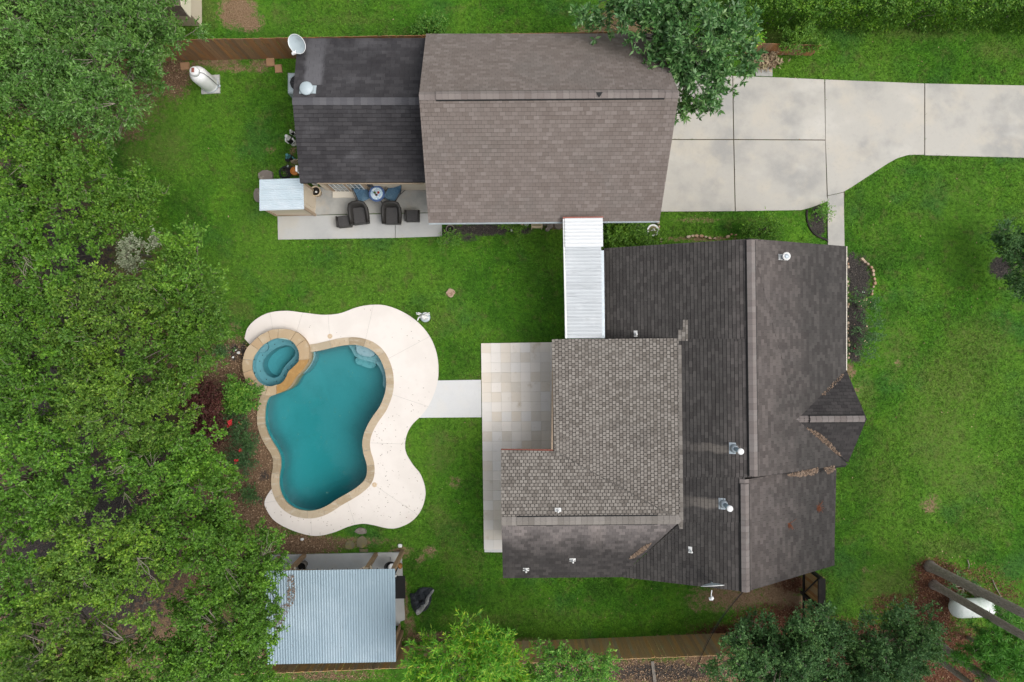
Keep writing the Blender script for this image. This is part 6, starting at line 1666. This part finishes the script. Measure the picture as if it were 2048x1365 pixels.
tb = obj('tabletop', MB().lathe([(.252, .70), (.252, .738), (0, .738)], tuple(b), 36, cap1=False), M['table_rim'], bt)
obj('mosaic', mz, M['mosaic'], tb)
for q in range(3):
    a = q * 2.094 + .9
    obj('leg', MB().tube([b + Vector((math.cos(a) * .12, math.sin(a) * .12, .7)), b + Vector((math.cos(a) * .06, math.sin(a) * .06, .4)), b + Vector((math.cos(a) * .30, math.sin(a) * .30, 0))], .014, 6), M['steel'], bt, True)
for (x, y, m_, lb) in ((750, 386.5, 'soil_dark', 'small dark potted plant on the table, nearest the wall'), (757.5, 386.5, 'petal_red', 'small pot of deep red flowers on the mosaic table'), (753.5, 391, 'lf_red', 'small brownish potted plant on the table, nearest the armchairs')):
    c = P(x, y, .80); c.z = b.z + .745
    pt = thing('flower_pot', lb, 'flower pot', c, 'small pots on the round table')
    obj('pot', MB().lathe([(.032, 0), (.045, .07), (.038, .072), (.034, .06), (0, .06)], (0, 0, 0), 14, cap1=False), M['stone_pot'], pt, True, True)
    fl = MB()
    for q in range(26):
        a, e = random.uniform(0, 6.28), random.uniform(.2, 1.3); l = .05
        p0_ = Vector((0, 0, .065)); d = Vector((math.cos(a) * math.cos(e), math.sin(a) * math.cos(e), math.sin(e))) * l; s = Vector((-math.sin(a), math.cos(a), 0)) * .014
        fl.add([p0_ + d * .3, p0_ + d * .8 + s, p0_ + d * 1.2, p0_ + d * .8 - s], [(0, 1, 2, 3)])
    obj('plant', fl, M[m_ if m_ != 'soil_dark' else 'lf_dark'], pt, local=True)
def pot(px, py, r, h, m, label, name='planter_pot', soil='soil_dark', z=.05, group=None, cat='planter'):
    c = P(px, py, z); t = thing(name, label, cat, c, group)
    obj('pot', MB().lathe([(r * .72, 0), (r * .92, h * .75), (r, h * .9), (r, h), (r * .84, h), (r * .80, h * .8)], (0, 0, 0), 26, cap1=False), M[m], t, True, True)
    obj('soil', MB().lathe([(r * .82, h * .84), (0, h * .86)], (0, 0, 0), 20, cap0=False, cap1=False), M[soil], t, True, True)
    return t
p = pot(636.5, 387, .205, .42, 'cream_pot', 'cream rimmed planter of dark soil beside the shed', z=.055)
obj('ornament', MB().blob((.03, -.03, .40), (.05, .04, .05), 8, 5, .1), M['statue'], p, True, True)
pot(901.5, 461, .17, .34, 'stone_pot', 'stone planter in black mulch behind the garage', z=-.01, soil='soil_dark')
pot(609, 1128, .19, .40, 'stone_pot', 'round stone planter on the pavilion floor beside a post', z=.05)
pot(594, 346.5, .165, .34, 'terracotta', 'orange terracotta pot between hose and downspout', z=-.01, soil='terracotta')

# west side of the wing
hose = thing('garden_hose', 'coiled black garden hose beside the orange pot', 'hose', P(572, 347, 0))
hp = []
for q in range(110):
    a = q * .42; r = .26 - .0007 * q + random.uniform(-.015, .015); hp.append((r * math.cos(a), r * math.sin(a), .03 + q * .0012 + random.uniform(0, .02)))
obj('coil', MB().tube(hp, .016, 6), M['black'], hose, True, True)
obj('nozzle', MB().tube([(.12, .2, .2), (.16, .26, .22)], .03, 8), M['dish'], hose, True, True)
def figure(px, py, h, m_body, label, dark=True):
    c = P(px, py, 0); t = thing('garden_statue', label, 'statue', c, 'small garden statues by the wing wall')
    s = h / .8
    obj('body', MB().lathe([(.10, 0), (.115, .04), (.085, .10), (.075, .3), (.10, .48), (.085, .60), (.045, .66), (.05, .70), (.065, .76), (.05, .83), (0.01, .86)], (0, 0, 0), 14, Matrix.Scale(s, 4)), M[m_body], t, True, True)
    for sx in (-1, 1):
        obj('arm', MB().tube([Vector((sx * .10, 0, .56)) * s, Vector((sx * .15, -.05, .42)) * s, Vector((sx * .05, -.12, .38)) * s], [.03 * s, .028 * s, .022 * s], 7), M[m_body], t, True, True)
    if dark: obj('cape', MB().lathe([(.118, .30), (.125, .44), (.09, .58), (.06, .62)], (.012, -.01, 0), 12, Matrix.Scale(s, 4), False, False), M['black'], t, True, True)
    return t
figure(588.5, 287, .95, 'statue', 'white garden statue farther from the hose, by the charcoal roof edge')
figure(590, 270, .55, 'statue', 'small white statue half hidden under the charcoal eave')
figure(588, 322, .85, 'teal', 'greenish garden statue with a white head, nearest the hose')
ps = thing('plant_stand', 'black round topped plant stand next to the statues', 'plant stand', P(584, 325, 0))
obj('top', MB().lathe([(.115, .48), (.12, .50), (0, .502)], (0, 0, 0), 18, cap1=False), M['black'], ps, True, True)
for q in range(3): obj('leg', MB().tube([(.09 * math.cos(q * 2.1), .09 * math.sin(q * 2.1), .49), (.12 * math.cos(q * 2.1), .12 * math.sin(q * 2.1), 0)], .01, 5), M['black'], ps, True, True)
ct = thing('folding_rack', 'small pale wooden rack leaning at the wing wall', 'rack', P(594, 330, 0))
for q in range(4): obj('slat', MB().box((-.05 + q * .05, q * .02, .3), (.03, .02, .6), .5), M['brace_wood'], ct, local=True)
obj('cross_bar', MB().box((.02, .05, .4), (.28, .02, .03), .4), M['brace_wood'], ct, local=True)
def stone(px, py, rx, ry, h, m, label, group=None, rot=0, name='flagstone', k=9, z=0.0):
    c = P(px, py, z); mb = MB(); pl = []
    for q in range(k):
        a = 2 * math.pi * q / k + rot; f = random.uniform(.85, 1.1)
        pl.append((c.x + rx * f * math.cos(a), c.y + ry * f * math.sin(a)))
    mb.prism(pl, z - .05, z + h)
    n_ = len(pl)   # soften the rim
    for i in range(n_): mb.v[i] = (c.x + (mb.v[i][0] - c.x) * .94, c.y + (mb.v[i][1] - c.y) * .94, z + h + random.uniform(-.01, .01))
    return tag(obj(name, mb, M[m]), label, 'stone', group)
stone(534, 353, .32, .26, .12, 'rock_grey', 'large grey flagstone against the shed, on the fence side')
stone(516, 392, .16, .3, .10, 'rock_grey', 'grey flagstone beside the shed, below the larger one')
# air conditioner
ac = thing('air_conditioner', 'pale air conditioner unit half under the charcoal eave', 'air conditioner', P(608, 181, 0))
obj('casing', MB().cbox((0, 0, .40), (.80, .80, .80), .05), M['dish'], ac, local=True)
obj('fan_guard', MB().lathe([(.34, .802), (.34, .815), (.30, .815), (.30, .803)], (0, 0, 0), 28, cap0=False, cap1=False), M['dish'], ac, True, True)
fg = obj('grille', MB().lathe([(.32, .8035), (0, .8035)], (0, 0, 0), 28, cap0=False, cap1=False), M['black'], ac, local=True)
for q in range(12): obj('spoke', MB().box((.17 * math.cos(q * .5236), .17 * math.sin(q * .5236), .812), (.30, .012, .01), q * .5236), M['steel'], fg, local=True)
# upright gas tank
c = P(421, 168.5, 0); pad = tag(obj('tank_pad', MB().prism(to_w([(402.5, 152), (439, 150), (440, 186.5), (403, 188.5)], .03), -.05, .05), M['slab']), 'square concrete pad under the upright white tank', 'pad')
tk = thing('propane_tank', 'upright white gas tank with a rusty red valve lid', 'gas tank', P(420, 169.5, .05))
obj('body', MB().lathe([(.30, .02), (.33, .05), (.33, .10), (.32, .12), (.33, .15), (.33, .95), (.31, 1.08), (.25, 1.18), (.16, 1.23), (0, 1.25)], (0, 0, 0), 32, cap1=False), M['white'], tk, True, True)
obj('foot_ring', MB().lathe([(.345, 0), (.345, .05), (.325, .05)], (0, 0, 0), 32), M['galv_dark'], tk, True, True)
obj('collar', MB().lathe([(.17, 1.20), (.17, 1.38), (.15, 1.40), (.0, 1.40)], (0, 0, 0), 24, cap1=False), M['white'], tk, True, True)
obj('valve_lid', MB().box((-.03, .02, 1.405), (.10, .17, .02)), M['rust'], tk, local=True)
obj('gas_line', MB().tube([(.14, -.02, 1.3), (.28, -.02, 1.2), (.36, -.06, .9), (.37, -.08, .2), (.42, -.09, .10)], .012, 6), M['steel'], tk, True, True)
obj('regulator', MB().lathe([(.05, 0), (.055, .04), (.02, .06)], (.42, -.09, .08), 12), M['galv_dark'], tk, True, True)
# lying gas tank
c = P(1941, 1218, .5); tk = thing('propane_tank', 'white horizontal gas tank lying behind the pine trunk', 'gas tank', P(1926, 1206, 0))
Mt = Matrix.Rotation(R(3), 4, 'Z') @ Matrix.Rotation(R(90), 4, 'Y')
obj('body', MB().lathe([(.02, -.84), (.16, -.82), (.28, -.74), (.345, -.60), (.36, -.5), (.36, .5), (.345, .60), (.28, .74), (.16, .82), (.02, .84)], (0, 0, .52), 28, Mt), mat('white_paint_mossy', (.66, .70, .66), .45, layers=[((.42, .52, .40), 3.0, .5, .72, None, .6), ((.55, .6, .55), 9.0, .5, .7)]), tk, True, True)
obj('dome', MB().lathe([(.13, .0), (.14, .10), (.10, .16), (0, .17)], (.1, .0, .86), 18, cap1=False), M['white'], tk, True, True)
for s in (-.5, .5): obj('leg', MB().box((s, 0, .12), (.09, .5, .24)), M['slab_old'], tk, local=True)
obj('gauge', MB().lathe([(.03, 0), (.03, .02)], (-.15, -.24, .775), 10), M['black'], tk, local=True)
# steel pot shaped stones by the fence
for px, py, rx, ry, an, lb in ((370, 133, .18, .15, .1, 'orange paving block by the fence, nearest the feathery trees'), (541, 125, .16, .16, 0.05, 'tan paving block by the fence, nearer the satellite dish post'), (557, 138, .14, .16, .1, 'orange paving block between fence and charcoal roof')):
    tag(obj('paving_block', MB().cbox(P(px, py, .03), (rx * 2, ry * 2, .10), .015, an), mat('block_' + lb[:6].strip(), (.34, .20, .11), .9, layers=[((.26, .15, .08), 6, .5, .7)])), lb, 'paving block', 'loose paving blocks by the fence')
# statue by the pool
ag = thing('pool_statue', 'white cast statue on a round grey base beside the pool deck', 'statue', P(851, 635, 0))
obj('base', MB().lathe([(.20, 0), (.20, .10), (.18, .13), (0, .13)], (0, 0, 0), 26, cap1=False), M['dish'], ag, True, True)
fig = MB().lathe([(.115, .13), (.12, .18), (.10, .3), (.08, .42), (.10, .55), (.11, .66), (.07, .74), (.035, .78), (.04, .8), (.062, .85), (.06, .90), (.03, .95), (.005, .96)], (0, 0, 0), 16, cap1=False)
obj('figure', fig, M['statue'], ag, True, True)
for s in (-1, 1):
    obj('arm', MB().tube([(s * .10, 0, .68), (s * .20, -.04, .60), (s * .22, -.14, .72)], [.035, .03, .022], 7), M['statue'], ag, True, True)
    wv = []
    for q in range(7): wv.append((s * (.04 + .17 * math.sin(q * .5)), .08 + .05 * (q % 2), .48 + .09 * q))
    mbw = MB()
    for q in range(6):
        mbw.box(((wv[q][0] + wv[q + 1][0]) / 2, wv[q][1], (wv[q][2] + wv[q + 1][2]) / 2), (.13, .025, .10), .3 * s)
    obj('wing', mbw, M['statue'], ag, False, True)
# stump scar in the lawn
sv = MB(); c = P(901.5, 586, .0)
pl = [(c.x + .17 * random.uniform(.8, 1.15) * math.cos(q * .5236), c.y + .18 * random.uniform(.8, 1.15) * math.sin(q * .5236)) for q in range(12)]
sv.prism(pl, -.05, .05)
tag(obj('tree_stump', sv, mat('cut_stump', (.34, .24, .17), .9, layers=[((.22, .14, .09), 9, .45, .65), ((.42, .32, .24), 5, .5, .7)])), 'pale cut tree stump flush with the lawn', 'stump')

# behind the garage: bench, ornaments, rocks
bn = thing('garden_bench', 'small pale slatted bench tucked under the brown garage eave', 'bench', P(1073, 448, 0))
for q in range(4): obj('slat', MB().box((0, .13 - q * .10, .40), (.38, .06, .02)), M['cream_pot'], bn, local=True)
for sx in (-1, 1):
    obj('arm', MB().box((sx * .2, -.03, .55), (.03, .42, .03)), M['cream_pot'], bn, local=True)
    for sy in (-.22, .16): obj('leg', MB().box((sx * .2, sy, .28), (.035, .035, .56)), M['cream_pot'], bn, local=True)
obj('front_bar', MB().box((0, -.22, .36), (.38, .03, .05)), M['cream_pot'], bn, local=True)
on = thing('garden_ornament', 'white garden ornament beside the slatted bench', 'ornament', P(1053, 449, 0))
obj('figure', MB().lathe([(.08, 0), (.1, .1), (.06, .22), (.08, .30), (.05, .38), (0, .41)], (0, 0, 0), 12, cap1=False), M['statue'], on, True, True)
obj('stake', MB().tube([(.05, -.03, 0), (.06, -.05, .25)], .02, 6), M['white_dull'], on, True, True)
bk = thing('garden_marker', 'small white marker standing in the black mulch', 'marker', P(1023, 461.5, 0))
obj('stem', MB().tube([(0, 0, 0), (0, 0, .12)], .012, 6), M['white_dull'], bk, True, True)
obj('plate', MB().box((0, 0, .15), (.06, .13, .05), .1), M['white'], bk, local=True)
fg_ = thing('garden_frog', 'small tan ornament between marker and bench', 'ornament', P(1044, 448, 0))
obj('body', MB().blob((0, 0, .08), (.07, .09, .08), 9, 6, .05), M['cream_pot'], fg_, True, True)
obj('head', MB().blob((0, .06, .16), (.05, .05, .05), 8, 5, .05), M['cream_pot'], fg_, True, True)
for k, (x, y, r) in enumerate(((1100, 452, .15), (1117, 452, .19), (1090, 447, .13), (1095, 460, .10))):
    stone(x, y, r, r * .9, .16, 'rock_grey', ('grey boulder beside the bench', 'large grey boulder touching the walkway cover', 'small dark boulder under the garage eave', 'smallest boulder at the lawn edge')[k], 'boulders by the walkway cover', name='boulder')
# fountain bowl with a figure
fb = thing('birdbath', 'round white rimmed birdbath with a small white figure', 'birdbath', P(1299.5, 466, 0))
obj('pedestal', MB().lathe([(.13, 0), (.06, .15), (.05, .45), (.12, .55)], (0, 0, 0), 18), M['white_dull'], fb, True, True)
obj('bowl', MB().lathe([(.08, .52), (.19, .57), (.235, .64), (.225, .655), (.195, .64), (.15, .60), (0, .585)], (0, 0, 0), 32, cap1=False), M['white'], fb, True, True)
obj('moss', MB().lathe([(.17, .618), (0, .61)], (0, 0, 0), 20, cap0=False, cap1=False), M['moss_stone'], fb, True, True)
obj('figure', MB().lathe([(.05, .60), (.045, .66), (.03, .74), (.035, .78), (0, .82)], (.0, .01, 0), 10, cap1=False).blob((.05, -.02, .68), (.05, .02, .035), 7, 5).blob((-.05, -.02, .68), (.05, .02, .035), 7, 5), M['statue'], fb, True, True)
# edging stones
def edging(name, label_f, pts, r, m, group, h=.09, z=0.0):
    cv = open_curve(to_w(pts, 0), step=r * 2.1)
    root = thing(name, label_f, 'edging', (cv[:, 0].mean(), cv[:, 1].mean(), 0), group)
    for i, p in enumerate(cv):
        if random.random() < .2: continue
        p = p + np.array([random.gauss(0, r * .25), random.gauss(0, r * .25)])
        pl = []; rr = r * random.uniform(.55, 1.3)
        d = cv[min(i + 1, len(cv) - 1)] - cv[max(i - 1, 0)]; an = math.atan2(d[1], d[0])
        for q in range(7):
            a = 2 * math.pi * q / 7 + random.uniform(-.2, .2); x, y = rr * math.cos(a) * random.uniform(.9, 1.15), rr * .7 * math.sin(a) * random.uniform(.85, 1.1)
            pl.append((p[0] + x * math.cos(an) - y * math.sin(an), p[1] + x * math.sin(an) + y * math.cos(an)))
        mb = MB().prism(pl, z - .05, z + h * random.uniform(.8, 1.2))
        for q in range(7): mb.v[q] = (p[0] + (mb.v[q][0] - p[0]) * .8, p[1] + (mb.v[q][1] - p[1]) * .8, mb.v[q][2])
        obj('stone', mb, M[m], root)
    return root
edging('bed_edging', 'curved row of tan stones round the grey bed beside the house', [(1722, 518), (1731, 525), (1740, 535), (1746, 550), (1748, 565), (1745, 578), (1742, 590)], .075, 'rock', None)
edging('bed_edging', 'row of reddish stones along the house gutter', [(1694, 516), (1695, 540), (1694, 570), (1695, 600), (1695, 640), (1696, 690), (1697, 715)], .06, 'rock', None)
edging('bed_edging', 'reddish flat stones beside the birdbath', [(1318, 446), (1317, 458), (1319, 470), (1320, 480)], .085, 'rock', None)
edging('bed_edging', 'orange stones along the upper edge of the house roof', [(1376, 474), (1384, 472), (1393, 473), (1404, 474), (1430, 477), (1450, 474), (1462, 471), (1472, 469)], .085, 'rock', None)
be = open_curve(to_w([(1614, 421), (1613, 432), (1616, 448), (1624, 463), (1636, 473), (1655, 481)], 0), step=.1)
tag(obj('border_strip', MB().tube([(p[0], p[1], .02) for p in be], .045, 6), M['wood_dark'], None, True), 'dark curved border strip round the bed by the sidewalk', 'border')
# stepping stones below the deck
for k, (x, y, rx, ry, m_, lb) in enumerate(((722, 1062, .26, .15, 'rock_grey', 'brown angular stepping stone touching the deck curve'), (724.5, 1084, .27, .25, 'moss_stone', 'largest mossy stepping stone above the pavilion floor'), (699, 1090, .2, .2, 'moss_stone', 'mossy stepping stone with a split edge, nearer the oaks'), (728, 1101, .26, .09, 'moss_stone', 'narrow mossy step touching the pavilion floor'))):
    stone(x, y, rx, ry, .05, m_, lb, 'stepping stones between deck and pavilion', R(45 if k else 10), 'stepping_stone', 8 if k != 3 else 4)
for x, y, r in ((604, 1079, .07), (477, 706, .07), (471, 700, .05), (800, 1092, .1), (466, 715, .05)):
    tag(obj('pale_rock', MB().blob(P(x, y, .03), (r, r * .8, r * .7), 8, 5, .15), M['statue']), {604: 'small pale rock on the litter above the pavilion', 477: 'white pebble in the bed by the spa', 471: 'small white pebble above the spa bed', 800: 'white lump at the pavilion floor corner', 466: 'small white pebble lowest beside the spa'}[x], 'rock', 'pale rocks')
# under the pavilion's open edge
gr = thing('kettle_grill', 'black and silver grill behind the pavilion corner post', 'grill', P(787, 1126, .05))
obj('bowl', MB().lathe([(.05, .42), (.2, .5), (.26, .65), (.265, .68), (.24, .68), (.19, .55), (0, .5)], (0, 0, 0), 24, cap1=False), M['black'], gr, True, True)
obj('grate', MB().blob((.04, .02, .63), (.15, .16, .05), 10, 6, .1), M['statue'], gr, True, True)
for q in range(3): obj('leg', MB().tube([(.12 * math.cos(q * 2.1), .12 * math.sin(q * 2.1), .48), (.25 * math.cos(q * 2.1), .25 * math.sin(q * 2.1), 0)], .012, 6), M['steel'], gr, True, True)
ht = thing('wood_ornament', 'chestnut brown carved ornament beside the pavilion corner post', 'ornament', P(801.5, 1130, .05))
obj('body', MB().blob((0, 0, .14), (.09, .12, .14), 10, 6, .08), M['brown_wood'], ht, True, True)
obj('head', MB().blob((-.03, .08, .30), (.06, .06, .06), 8, 5, .06), M['brown_wood'], ht, True, True)
obj('ear', MB().blob((-.06, .10, .35), (.02, .02, .04), 6, 4), M['statue'], ht, True, True)
ch = thing('chain_ornament', 'dark chain with a white bell beside the pavilion roof edge', 'ornament', P(794, 1146, .05))
obj('stake', MB().tube([(.06, .25, .0), (.05, .22, .5), (0, .1, .55)], .018, 6), M['black'], ch, True, True)
obj('bell', MB().lathe([(.05, 0), (.045, .1), (.02, .14)], (.0, .0, .3), 10), M['statue'], ch, True, True)
obj('hook', MB().tube([(0, .1, .55), (0, .04, .52), (0, .0, .44)], .008, 5), M['black'], ch, True, True)
obj('clapper', MB().blob((-.02, -.12, .25), (.05, .07, .05), 8, 5, .15), M['black'], ch, True, True)
fs_ = tag(obj('floor_mat', MB().box(P(798, 1175, .06), (.50, .90, .02), .02), M['black_mat']), 'black rubber mat on the pavilion floor edge', 'mat')
# barbecue cover thrown on the lawn
cv = thing('grill_cover', 'crumpled charcoal cover with a grey stripe lying on the lawn', 'cover', P(845, 1200, 0))
def sheet(pts, hts, m, nm, seed):
    """a crumpled sheet through an outline, domed and folded"""
    rnd = np.random.default_rng(seed)
    o = closed_curve(pts, n=48); c = o.mean(0); mb = MB(); rg = 9
    for i in range(rg + 1):
        q = i / rg
        for j in range(48):
            p = c + (o[j] - c) * q
            f = hts * (1 - q ** 2.2) + .05 * math.sin(p[0] * 19 + p[1] * 7 + seed) * (1 - q * .6) + .045 * math.sin(p[1] * 23 - p[0] * 15 + seed * 2) * (1 - q * .5) + .015 * rnd.normal()
            mb.v.append((p[0], p[1], max(.015, f + .03)))
    for i in range(rg):
        for j in range(48): mb.f.append((i * 48 + j, i * 48 + (j + 1) % 48, (i + 1) * 48 + (j + 1) % 48, (i + 1) * 48 + j))
    return obj(nm, mb, m, cv, False)
def cw_(pts): return [P(760 + x / 8.03, 1090 + y / 8.03, 0) for x, y in pts]
sheet(cw_([(480, 780), (560, 770), (640, 690), (760, 680), (860, 700), (830, 760), (830, 860), (800, 960), (740, 1050), (640, 1090), (590, 1110), (520, 1020), (500, 950), (490, 870)]), .20, M['cover'], 'fabric', 3)
ls = sheet(cw_([(862, 695), (875, 720), (830, 755), (800, 830), (790, 900), (740, 980), (660, 1080), (595, 1105), (590, 1020), (640, 1000), (630, 960), (720, 900), (735, 850), (790, 770)]), .16, M['cover_grey'], 'lining', 5)
for v in ls.data.vertices: v.co.z += .11
# the neighbour's bits behind the fence
bb = thing('blue_tub', 'blue plastic tub under the feathery tree by the neighbour\'s shed', 'tub', P(353, 46, 0))
obj('tub', MB().lathe([(.18, 0), (.22, .35), (.24, .37), (.20, .37), (.17, .05), (0, .05)], (0, 0, 0), 20, cap1=False), M['blue'], bb, True, True)
obj('handle', MB().tube([(-.22, 0, .35), (-.1, 0, .5), (.1, 0, .5), (.22, 0, .35)], .01, 5), M['white'], bb, True, True)
# power line to the house
pl_ = thing('power_line', 'thin dark cable running from the house over the fence', 'cable', P(1490, 1190, 0))
c0, c1 = P(1497, 1172, 4.3), P(1376, 1380, 5.2)
obj('cable', MB().tube([c0.lerp(c1, q / 8) - Vector((0, 0, .5 * math.sin(math.pi * q / 8))) for q in range(9)], .011, 5), M['black'], pl_)
obj('cable', MB().tube([c0.lerp(c1, q / 8) - Vector((0.02, 0, .56 * math.sin(math.pi * q / 8))) for q in range(9)], .006, 5), M['steel'], pl_)
# fallen branches near the pines
for pts, r, lb in (([(1935, 1120), (1938, 1130), (1937, 1138)], .03, 'short dark fallen branch on the lawn above the tank'), ([(1985, 1160), (1992, 1176), (2003, 1195)], .025, 'tan fallen branch beyond the tallest trunk')):
    tag(obj('fallen_branch', MB().tube([P(x, y, .04) for x, y in pts], [r, r * .8, r * .4], 6), M['twig'], None, True), lb, 'branch', 'fallen branches near the pines')
tag(obj('plank', MB().box(P(1308, 1350, .03), (.12, 1.1, .04), .12), M['stone_pot']), 'grey plank lying in shade behind the fence', 'plank')

# ------------------------------------------------------------------ loose ground cover
def to_px(x, y): return 1024 + x * 50.01, 682.5 - y * 50.01
def scatter(n, x0, x1, y0, y1): return RNG.uniform(x0, x1, n), RNG.uniform(y0, y1, n)
HARD = [to_w(v, .04) for v in DRIVE_PX.values()] + [to_w([(963, 688), (1240, 688), (1240, 905), (1060, 905), (1060, 1105), (969, 1105)], .04), to_w(PATH_PX, .04), to_w([(600, 372), (883, 372), (883, 474), (555, 480), (555, 432), (600, 432)], .05), to_w(PAD_PX, .05), to_w(BRUSH_PX, .03),
        [tuple(p) for p in outer] + [tuple(p) for p in inner_p[::-1]], [tuple(p) for p in offset(POOL, .27)], [tuple(p) for p in spa_w], to_w([(402.5, 152), (439, 150), (440, 186.5), (403, 188.5)], .03)]
BLD = [[(-8.0, 6.1), (-2.6, 6.1), (-2.6, 10.4), (-8.0, 10.4)], gw, [(3.8, -7.7), (11.3, -7.3), (11.3, 3), (3.8, 3)], [(.1, -8), (4, -8), (4, -4.4), (.1, -4.4)], [(fx0, fy0), (fx1, fy0), (fx1, fy1), (fx0, fy1)]]
def free(x, y, polys):
    ok = np.ones(len(x), bool)
    for p in polys: ok &= ~inside(x, y, p)
    return ok
def chips(name, lst, n, m, size, label, xr=(-21, 21), yr=(-14, 14), thr=.5):
    x, y = scatter(n * 30, *xr, *yr); px, py = to_px(x, y)
    a = spots(lst, px, py)
    ok = (a + RNG.normal(size=len(a)) * .12 > thr) & free(x, y, HARD + BLD)
    x, y = x[ok][:n], y[ok][:n]; k = len(x)
    an = RNG.uniform(0, 6.28, k)
    d = np.stack([np.cos(an), np.sin(an), RNG.normal(size=k) * .35], 1); up = norm_(np.array([0, 0, 1.]) + RNG.normal(size=(k, 3)) * .35)
    s = size * RNG.uniform(.5, 1.5, k)
    z = RNG.uniform(.0, .04, k)
    o = link(name, leaves(name, np.stack([x, y, z], 1), d, up, s, s * RNG.uniform(.3, .7, k), m))
    return tag(o, label, None, None, 'stuff')
chips('leaf_litter', [l_ for l_ in LITTER if l_[0] > 345], 16000, M['chips'], .05, 'brown leaf litter and wood chips under the trees and round the pool bed')
chips('black_mulch', [l_ for l_ in MULCH_AND_SHADE if l_[0] > 345], 7000, M['chips_dark'], .045, 'black mulch in the planting beds', thr=.6)
chips('pine_straw', STRAW, 16000, M['chips_red'], .06, 'rusty pine straw round the trunks and the house corner')
chips('bare_soil_crumbs', SOIL, 3500, mat('soil_crumbs', (.2, .13, .08), .9, ramp=[(.11, .065, .04), (.20, .13, .08), (.30, .20, .13), (.38, .28, .19)]), .03, 'bare tan soil patches', thr=.55)
# fallen leaves and specks on the hard surfaces
def specks(n, px_poly, z, m, size, name, label):
    w_ = np.array([(p[0], p[1]) for p in to_w(px_poly, z)]); x, y = scatter(n * 4, w_[:, 0].min(), w_[:, 0].max(), w_[:, 1].min(), w_[:, 1].max())
    return x, y
x, y = scatter(4000, -11, -2.5, -8, 1.8)
dk_poly = [tuple(p) for p in outer] + [tuple(p) for p in inner_p[::-1]]
ok = inside(x, y, dk_poly); px, py = to_px(x, y); ok &= RNG.uniform(0, 1, len(x)) < np.clip((py - 700) / 500, .03, .28)
x, y = x[ok], y[ok]; k = len(x); an = RNG.uniform(0, 6.28, k); s = RNG.uniform(.02, .06, k)
tag(link('fallen_leaves', leaves('fallen_leaves', np.stack([x, y, np.full(k, .062)], 1), np.stack([np.cos(an), np.sin(an), np.zeros(k)], 1), np.tile([0, 0, 1.], (k, 1)), s, s * .5, M['dry_leaf'])), 'brown specks of fallen leaves on the pool deck', None, None, 'stuff')
x, y = scatter(260, -10, -5.5, -6.5, 0.2); ok = inside(x, y, [tuple(p) for p in offset(POOL, -.06)]) & (RNG.uniform(0, 1, 260) < .35); x, y = x[ok], y[ok]; k = len(x); an = RNG.uniform(0, 6.28, k); s = RNG.uniform(.02, .045, k)
tag(link('floating_leaves', leaves('floating_leaves', np.stack([x, y, np.full(k, -.055)], 1), np.stack([np.cos(an), np.sin(an), np.zeros(k)], 1), np.tile([0, 0, 1.], (k, 1)), s, s * .5, M['lf_silver'])), 'tiny leaves floating on the pool', None, None, 'stuff')
x, y = scatter(900, -20, 20, -13, 13); ok = free(x, y, HARD + BLD) & ~inside(x, y, dk_poly); x, y = x[ok][:520], y[ok][:520]; k = len(x); an = RNG.uniform(0, 6.28, k); s = RNG.uniform(.025, .075, k)
tag(link('lawn_leaves', leaves('lawn_leaves', np.stack([x, y, RNG.uniform(.04, .08, k)], 1), np.stack([np.cos(an), np.sin(an), RNG.normal(size=k) * .3], 1), norm_(np.array([0, 0, 1.]) + RNG.normal(size=(k, 3)) * .3), s, s * .55, M['chips'])), 'fallen leaves scattered over the lawn', None, None, 'stuff')
# grass blades
NB = 760000
x, y = scatter(NB, -26, 26, -17.4, 17.4); px, py = to_px(x, y)
bare = np.maximum.reduce([spots(l, px, py) for l in (SOIL, LITTER, STRAW, MULCH_AND_SHADE)])
ok = (RNG.uniform(0, 1, NB) > bare * 1.25) & free(x, y, HARD + BLD) & (inside(x, y, dk_poly) == False)
x, y, px, py = x[ok], y[ok], px[ok], py[ok]; k = len(x)
dryv = spots(DRY, px, py)
an = RNG.uniform(0, 6.28, k); tilt = RNG.uniform(.25, 1.1, k); Ln = RNG.uniform(.06, .15, k); W = RNG.uniform(.009, .019, k)
d = np.stack([np.cos(an) * np.cos(tilt), np.sin(an) * np.cos(tilt), np.sin(tilt)], 1); s = np.stack([-np.sin(an), np.cos(an), np.zeros(k)], 1)
b0 = np.stack([x, y, np.full(k, -.02)], 1)
V = np.stack([b0 - s * W[:, None], b0 + s * W[:, None], b0 + d * Ln[:, None]], 1).reshape(-1, 3)
me = np_mesh('grass', V, np.arange(k * 3).reshape(k, 3), M['grass'])
at = me.attributes.new('dryness', 'FLOAT', 'POINT'); at.data.foreach_set('value', np.repeat(dryv, 3).astype(np.float32))
tag(link('grass', me), 'short green lawn grass', None, None, 'stuff')
